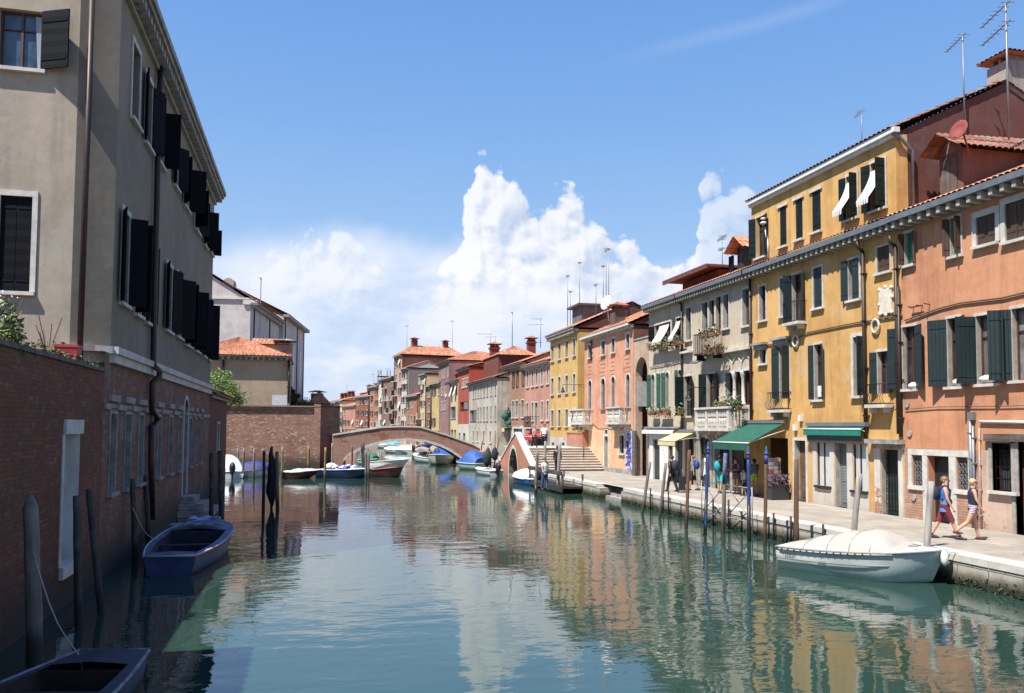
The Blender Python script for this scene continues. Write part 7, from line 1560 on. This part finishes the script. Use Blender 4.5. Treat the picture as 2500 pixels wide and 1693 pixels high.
    for a in range(9):
        th=math.pi*.62*a/8; rows.append([(hcc+(fx*math.cos(2*math.pi*i/n)*(1 if math.cos(2*math.pi*i/n)<0 or a<5 else .86)+fy*math.sin(2*math.pi*i/n)*.93)*math.sin(th)*.108+Vector((0,0,math.cos(th)*.108 if not (math.cos(2*math.pi*i/n)>.3 and a>4) else .02)))*k*1 for i in range(n)])
    m.smooth=True; m.grid(rows,True)
    if hairlen: m.grid([[ (hcc-fx*(.075+.01*j)+fy*(.09-.012*j)*(c/3-1)+Vector((0,0,-.03-hairlen*j/4)))*k for c in range(7)] for j in range(5)]); m.blob(tuple((hcc-fx*.09-Vector((0,0,hairlen*.5)))*k),(.045*k,.075*k,hairlen*.6*k),10,7)
    m.build('hair',hair,t)
    if glasses: m=MB(); [m.blob(tuple((hc+fx*.092+fy*.036*sg)*k),(.014*k,.034*k,.022*k),8,6) for sg in (-1,1)]; m.build('sunglasses',RUBBER,t)
    if hat: m=MB(); m.lathe([(.17*k,0),(.17*k,.012*k),(.095*k,.03*k),(.085*k,.11*k),(.0,.12*k)],tuple((J['h1']+Vector((0,0,.045)))*k),14); m.build('hat',hat,t)
    # clothes
    if torso:
        m=MB(); m.smooth=True; pe=J['pel']; bt=-.06-toplen
        W=((bt,.128,.178),(0.05,.122,.170),(.16,.113,.150 if female else .168),(.30,.135 if female else .130,.168 if female else .185),(.40,.122,.185 if female else .205),(.47,.095,.165 if sleeve else .125),(.515,.075,.085),(.53,.062,.066))
        m.grid([ring(pe+rot((0,0,z),lean),rx,ry) for z,rx,ry in W],True)
        if sleeve:
            for s in (0,1):
                a,e_=J['sh%d'%s],J['el%d'%s]; wr=J['wr%d'%s]
                if sleeve<=1: m.tube([((a+Vector((0,0,.02))).lerp(J['ch'],.25))*k,a*k,a.lerp(e_,sleeve)*k],[.07*k,.068*k,.058*k],10,False)
                else: m.tube([((a+Vector((0,0,.02))).lerp(J['ch'],.25))*k,a*k,e_*k,e_.lerp(wr,.92)*k],[.07*k,.066*k,.053*k,.04*k],10,False)
        m.build('shirt',top,t)
    if dress:
        m=MB(); m.smooth=True; m.grid([ring(J['pel']+Vector((0,0,z)),rx,rx*1.25) for z,rx in ((-dress,.20),(-dress*.5,.165),(0,.135),(.1,.12))],True); m.build('skirt',bot,t)
    else:
        m=MB(); m.smooth=True; m.grid([ring(J['pel']+Vector((0,0,z)),rx,ry) for z,rx,ry in ((-.10,.10,.16),(-.05,.125,.178),(.04,.127,.172),(.09,.118,.160))],True)
        for s in (0,1):
            hp,kn,an=J['hip%d'%s],J['kn%d'%s],J['an%d'%s]
            if leglen<=1: m.tube([(hp+Vector((0,0,.03)))*k,hp.lerp(kn,leglen*.5)*k,hp.lerp(kn,leglen)*k],[.092*k,.086*k,.080*k],12,False)
            else: m.tube([(hp+Vector((0,0,.03)))*k,hp.lerp(kn,.5)*k,kn*k,kn.lerp(an,.5)*k,kn.lerp(an,.96)*k],[.10*k,.093*k,.075*k,.066*k,.058*k],12,False)
        m.build('shorts' if leglen<=1 else 'trousers',bot,t)
    for s in (0,1):
        an,to=J['an%d'%s],J['toe%d'%s]; m=MB(); m.smooth=True; a=an+Vector((-.055,0,-.045)); z0=an.z-.075
        m.tube([(an+Vector((-.07,0,-.035)))*k,(an+Vector((-.045,0,-.022)))*k,(an+Vector((.03,0,-.020)))*k,(an+Vector((.12,0,-.040)))*k,(an+Vector((.185,0,-.052)))*k],[(.030*k,.022*k),(.044*k,.042*k),(.047*k,.046*k),(.046*k,.032*k),(.025*k,.018*k)],10); m.build('shoe',shoes,t)
        if socks: m=MB(); m.tube([an*k,(an+Vector((0,0,.07)))*k],.044*k,10); m.build('sock',socks,t)
    if pack:
        m=MB(); m.smooth=True; c=J['pel']+rot((-.21,0,.33),lean); s_=pack[1]; m.blob(tuple(c*k),(.13*k*s_,.17*k*s_,.24*k*s_),14,10); m.smooth=False; [m.tube([ (J['ch']+Vector((-.15,sg*.09,-.2)))*k,(J['ch']+Vector((-.12,sg*.1,.12)))*k,(J['ch']+Vector((.0,sg*.1,.17)))*k,(J['ch']+Vector((.135,sg*.11,.05)))*k,(J['ch']+Vector((.11,sg*.13,-.17)))*k,(J['ch']+Vector((-.1,sg*.15,-.2)))*k],.022*k,6) for sg in (-1,1)]; bp_=m.build('backpack',pack[0]); bp_.matrix_world=Matrix.Translation(t.location)@Matrix.Rotation(face,4,'Z'); tag(bp_,pack[2],'backpack')
    return t
def gnd(px,py,z=QZ): p=onZ(px,py,z); return (p.x,p.y,z)
BLOND=plain('blond_hair',(.22,.125,.055),.6); BLOND2=plain('pale_blond_hair',(.50,.36,.20),.6); DHAIR=plain('dark_hair',(.02,.015,.012),.6)
# facing direction: camera-right is roughly (cos YAW,-sin YAW)
right=-YAW
nb=NB('blue_print_vest'); q=nb.sep(); pr_=nb.math('MULTIPLY',nb.math('GREATER_THAN',nb.noise(26,3,.6),.54),nb.math('MULTIPLY',nb.map(q[2],1.17,1.19),nb.map(q[2],1.40,1.42,1.,0.))); c=nb.mix(nb.map(q[2],1.0,1.2),(.10,.26,.60),(.035,.12,.40)); c=nb.mix(nb.math('MULTIPLY',pr_,nb.math('GREATER_THAN',q[0],.03)),c,(.6,.65,.7)); VEST=nb.done(c,.9)
nb=NB('checked_shorts'); q=nb.sep(); a_=nb.math('GREATER_THAN',nb.math('FRACT',nb.math('MULTIPLY',q[2],22.)),.5); b2_=nb.math('GREATER_THAN',nb.math('FRACT',nb.math('MULTIPLY',nb.math('ADD',q[0],q[1]),18.)),.55); CHK=nb.done(nb.mix(a_,nb.mix(b2_,(.05,.05,.2),(.6,.12,.15)),(.7,.68,.7)),.9)
g1=gnd(2308,1316); t=person('walking man in a blue print vest, dark red shorts and trainers',g1,right-.35,1.80,legs=((-.34,.12),(.42,.05)),arms=((-.10,.25),(.12,.35)),top=VEST,bot=plain('dark_red_shorts',(.20,.025,.03),.85),hair=BLOND,shoes=plain('blue_trainers',(.04,.04,.07),.7),socks=plain('dark_sock',(.03,.03,.05),.9),sleeve=0,leglen=.93,pack=(plain('navy_pack',(.012,.02,.05),.8),.8,'navy backpack on the man in the blue vest'),headturn=-.5,toplen=.09,glasses=True,group='couple walking on the quay')
m=MB(); m.blob((.13,-.02,1.02),(.06,.13,.09),12,8); m.tube([(.10,.12,1.06),(.13,.16,1.3),(-.05,.17,1.5)],.014,5); o=m.build('waist_bag',plain('black_bag',(.015,.015,.02),.7)); o.matrix_world=Matrix.Translation(g1)@Matrix.Rotation(right-.35,4,'Z'); tag(o,'black waist bag on the front of the man in the blue vest','bag')
g2=gnd(2377,1319); person('walking blond woman in a dark sleeveless top and checked shorts',g2,right-.25,1.70,legs=((.20,.02),(-.42,.45)),arms=((-.12,.25),(.15,.35)),top=plain('navy_vest',(.015,.02,.05),.9),bot=CHK,hair=BLOND2,shoes=plain('brown_sandal',(.12,.05,.03),.8),sleeve=0,leglen=.36,female=True,glasses=True,headturn=-.3,group='couple walking on the quay',toplen=.03)
GP='people outside the shops'
away=YAW+math.pi/2*0+math.pi/2-YAW
def towards(px): return math.pi/2-YAW
g=gnd(1641,1201); person('person in black with a large dark backpack pulling a trolley',g,2.0,1.75,legs=((.3,.1),(-.2,.2)),arms=((-.3,.3),(.2,.5)),top=RUBBER,bot=plain('black_trousers',(.012,.012,.014),.9),hair=DHAIR,sleeve=2,leglen=2,pack=(plain('dark_navy_pack',(.03,.04,.07),.8),1.12,'large dark backpack on the person with the trolley'),group=GP)
t=empty('shopping_trolley','black two wheeled trolley behind the person in black','trolley',(g[0]+.25,g[1]-.55,QZ),1.2,None); m=MB(); m.box(-.18,.18,-.16,.16,.12,.75,taper=.02); m.build('bag',RUBBER,t); m=MB(); m.tube([(-.14,0,.7),(-.30,0,1.05),(.1,0,1.08)],.014,5); m.build('handle',GREYM,t)
for sg in (-1,1): m=MB(); m.tube([(0,sg*.19-.015,.08),(0,sg*.19+.015,.08)],.08,12); m.build('wheel',RUBBER,t)
person('person with a blue backpack half hidden by the rust brown pole',gnd(1692,1198),2.4,1.72,legs=((.2,.1),(-.2,.2)),top=plain('checked_grey_shirt',(.2,.2,.22),.9,0,.5,20),bot=plain('dark_shorts',(.03,.03,.035),.9),hair=BLOND,sleeve=.6,leglen=.9,pack=(plain('blue_pack',(.02,.09,.35),.8),.95,'blue backpack on the person behind the rust brown pole'),group=GP)
person('person with ginger hair in a long white dress beside the blue pole',gnd(1719,1186),-.2,1.72,top=WHITE,bot=WHITE,hair=plain('ginger_hair',(.42,.15,.05),.6),sleeve=.6,dress=.42,female=True,arms=((.5,.7),(.3,.9)),legs=((.08,.02),(-.08,.04)),group=GP)
person('person in a black top and turquoise shorts with a turquoise backpack',gnd(1758,1205),.5,1.76,top=RUBBER,bot=plain('turquoise_shorts',(.05,.45,.40),.9),hair=DHAIR,sleeve=.6,leglen=.85,arms=((.6,1.),(.2,.5)),pack=(plain('turquoise_pack',(.02,.35,.45),.8),1.,'turquoise backpack under the green awning'),legs=((.1,.05),(-.1,.1)),group=GP)
person('long haired woman in a plum top and grey shorts',gnd(1797,1207),-2.6,1.66,top=plain('plum_top',(.10,.02,.06),.9),bot=plain('grey_shorts',(.16,.14,.13),.9),hair=plain('chestnut_hair',(.08,.035,.02),.6),sleeve=0,leglen=.4,female=True,hairlen=.28,arms=((.5,1.1),(.5,1.1)),legs=((.1,.05),(-.05,.1)),group=GP)
person('child in a white shirt and dark shorts under the green awning',gnd(1816,1211),1.9,1.25,top=WHITE,bot=plain('dark_shorts',(.03,.03,.035),.9),hair=DHAIR,sleeve=.5,leglen=.9,legs=((.05,.02),(-.05,.05)),group=GP)
nb=NB('striped_top'); TS=nb.done(nb.mix(nb.math('GREATER_THAN',nb.math('FRACT',nb.math('MULTIPLY',nb.sep()[2],18.)),.6),(.02,.02,.03),(.35,.35,.35)),.9)
person('woman in a dark striped top and neon yellow green shorts',gnd(1842,1211),1.3,1.68,top=TS,bot=plain('neon_shorts',(.45,.75,.04),.8),hair=DHAIR,sleeve=.5,leglen=.35,female=True,hairlen=.1,arms=((.6,1.2),(.4,1.2)),legs=((.08,.03),(-.08,.05)),group=GP)
person('person in a blue shirt beside the neon yellow green shorts',gnd(1858,1207),1.8,1.55,top=plain('blue_shirt',(.02,.10,.32),.9),bot=plain('dark_blue_shorts',(.02,.04,.10),.9),hair=DHAIR,sleeve=.8,leglen=.9,arms=((.9,.8),(.3,.4)),group=GP)
person('man in a dark suit and cap before the bridge stairs',gnd(1361,1156),-1.9,1.78,top=RUBBER,bot=plain('black_trousers',(.012,.012,.014),.9),sleeve=2,leglen=2,hat=RUBBER,legs=((.08,.02),(-.08,.05)),arms=((.05,.15),(-.05,.15)),group=GP)
person('person in a white shirt at the top of the bridge stairs',(*gnd(1329,1094,2.25)[:2],2.25),-2.2,1.75,top=WHITE,bot=plain('black_trousers',(.012,.012,.014),.9),sleeve=.7,leglen=2,hair=DHAIR,group=GP)
person('bare shouldered person beside the white shirt at the top of the stairs',(*gnd(1305,1093,2.25)[:2],2.25),-1.4,1.65,top=plain('pale_pink_top',(.62,.30,.26),.9),bot=plain('black_trousers',(.012,.012,.014),.9),sleeve=0,leglen=2,hair=BLOND,female=True,group=GP)
person('person in a white top and jeans standing on the landing stage',(*gnd(1330,1183,.72)[:2],.42),-1.2,1.72,top=WHITE,bot=plain('jeans_blue',(.06,.10,.22),.9),sleeve=.6,leglen=2,hair=DHAIR,legs=((.1,.02),(-.12,.1)),group=GP)
# sunbather sitting in the motorboat
wm=hb_.matrix_world if False else Matrix.Translation(hb_.location)@Matrix.Rotation(hb_.rotation_euler.z,4,'Z'); P=wm@Vector((1.1,.1,-.30))
person('bare backed sunbather sitting in the white motorboat under the arch',tuple(P),hb_.rotation_euler.z+.4,1.75,legs=((1.45,.9),(1.35,.8)),arms=((.4,.6),(.5,.7)),bot=plain('dark_shorts',(.03,.03,.035),.9),hair=DHAIR,leglen=.6,torso=False,skin=SKINT,sit=True,lean=.15,group=None)
# shop goods under the green awning
t=empty('postcard_rack','tall rack of postcards and souvenirs in front of the shop pillar',"rack",(*gnd(1887,1219)[:2],QZ)); m=MB(); m.tube([(0,0,0),(0,0,1.75)],.03,6); m.box(-.25,.25,-.25,.25,0,.04); m.build('stand',IRON,t); cols=[plain('card_%s'%c,v,.6) for c,v in (('cream',(.30,.24,.17)),('blue',(.06,.09,.16)),('red',(.20,.06,.05)),('pale',(.28,.27,.26)))]  # card colours kept dark to stand for the awning's shade
cs=[MB() for _ in cols]
for z in range(9):
    for a in range(8): r=.24; x,y=r*math.cos(a*.785),r*math.sin(a*.785); cs[(z+a)%4].box(x-.075,x+.075,y-.075,y+.075,.25+z*.17,.40+z*.17)
for q,mm in zip(cs,cols): q.build('postcards',mm,t)
P=gnd(1905,1222); m=MB(); m.box(-.4,.4,-.25,.25,0,.62); o=m.build('display_table',plain('dark_cloth',(.04,.035,.04),.9)); o.location=(P[0]+.05,P[1]+.3,QZ); tag(o,'dark draped display table at the right side of the shop front','table')
fm=[MB() for _ in range(3)]
for i in range(260): fm[i%3].leaf((P[0]+.05+random.uniform(-.5,.4),P[1]+.3+random.uniform(-.35,.3),QZ+.82+random.uniform(-.25,.28)),.14)
t=empty('souvenir_flowers','heap of pink and violet goods on the shop display table','goods',(0,0,0)); [q.build('goods',mm,t) for q,mm in zip(fm,(plain('pink_goods',(.22,.10,.13),.8),plain('violet_goods',(.12,.05,.13),.8),plain('dull_goods',(.12,.10,.12),.8)))]  # awning shade put into the goods' colours as well
P=YEL.PL+YEL.d*YEL.U(1850)+YEL.n*(-.5); m=MB(); z0,z1=YEL.Zz(1850,1120),YEL.Zz(1850,1076)
for k in range(4): m.box(-.06,.06,-.28+k*.15,-.18+k*.15,z0-P.z,z1-P.z)
o=m.build('hanging_scarves',plain('yellow_scarf',(.70,.36,.05),.8)); o.location=(P.x,P.y,0); tag(o,'yellow scarves hanging under the green shop awning','scarf')
for o in list(COL.objects):
    if o.type=='MESH' and len(o.data.polygons)==0: bpy.data.objects.remove(o)
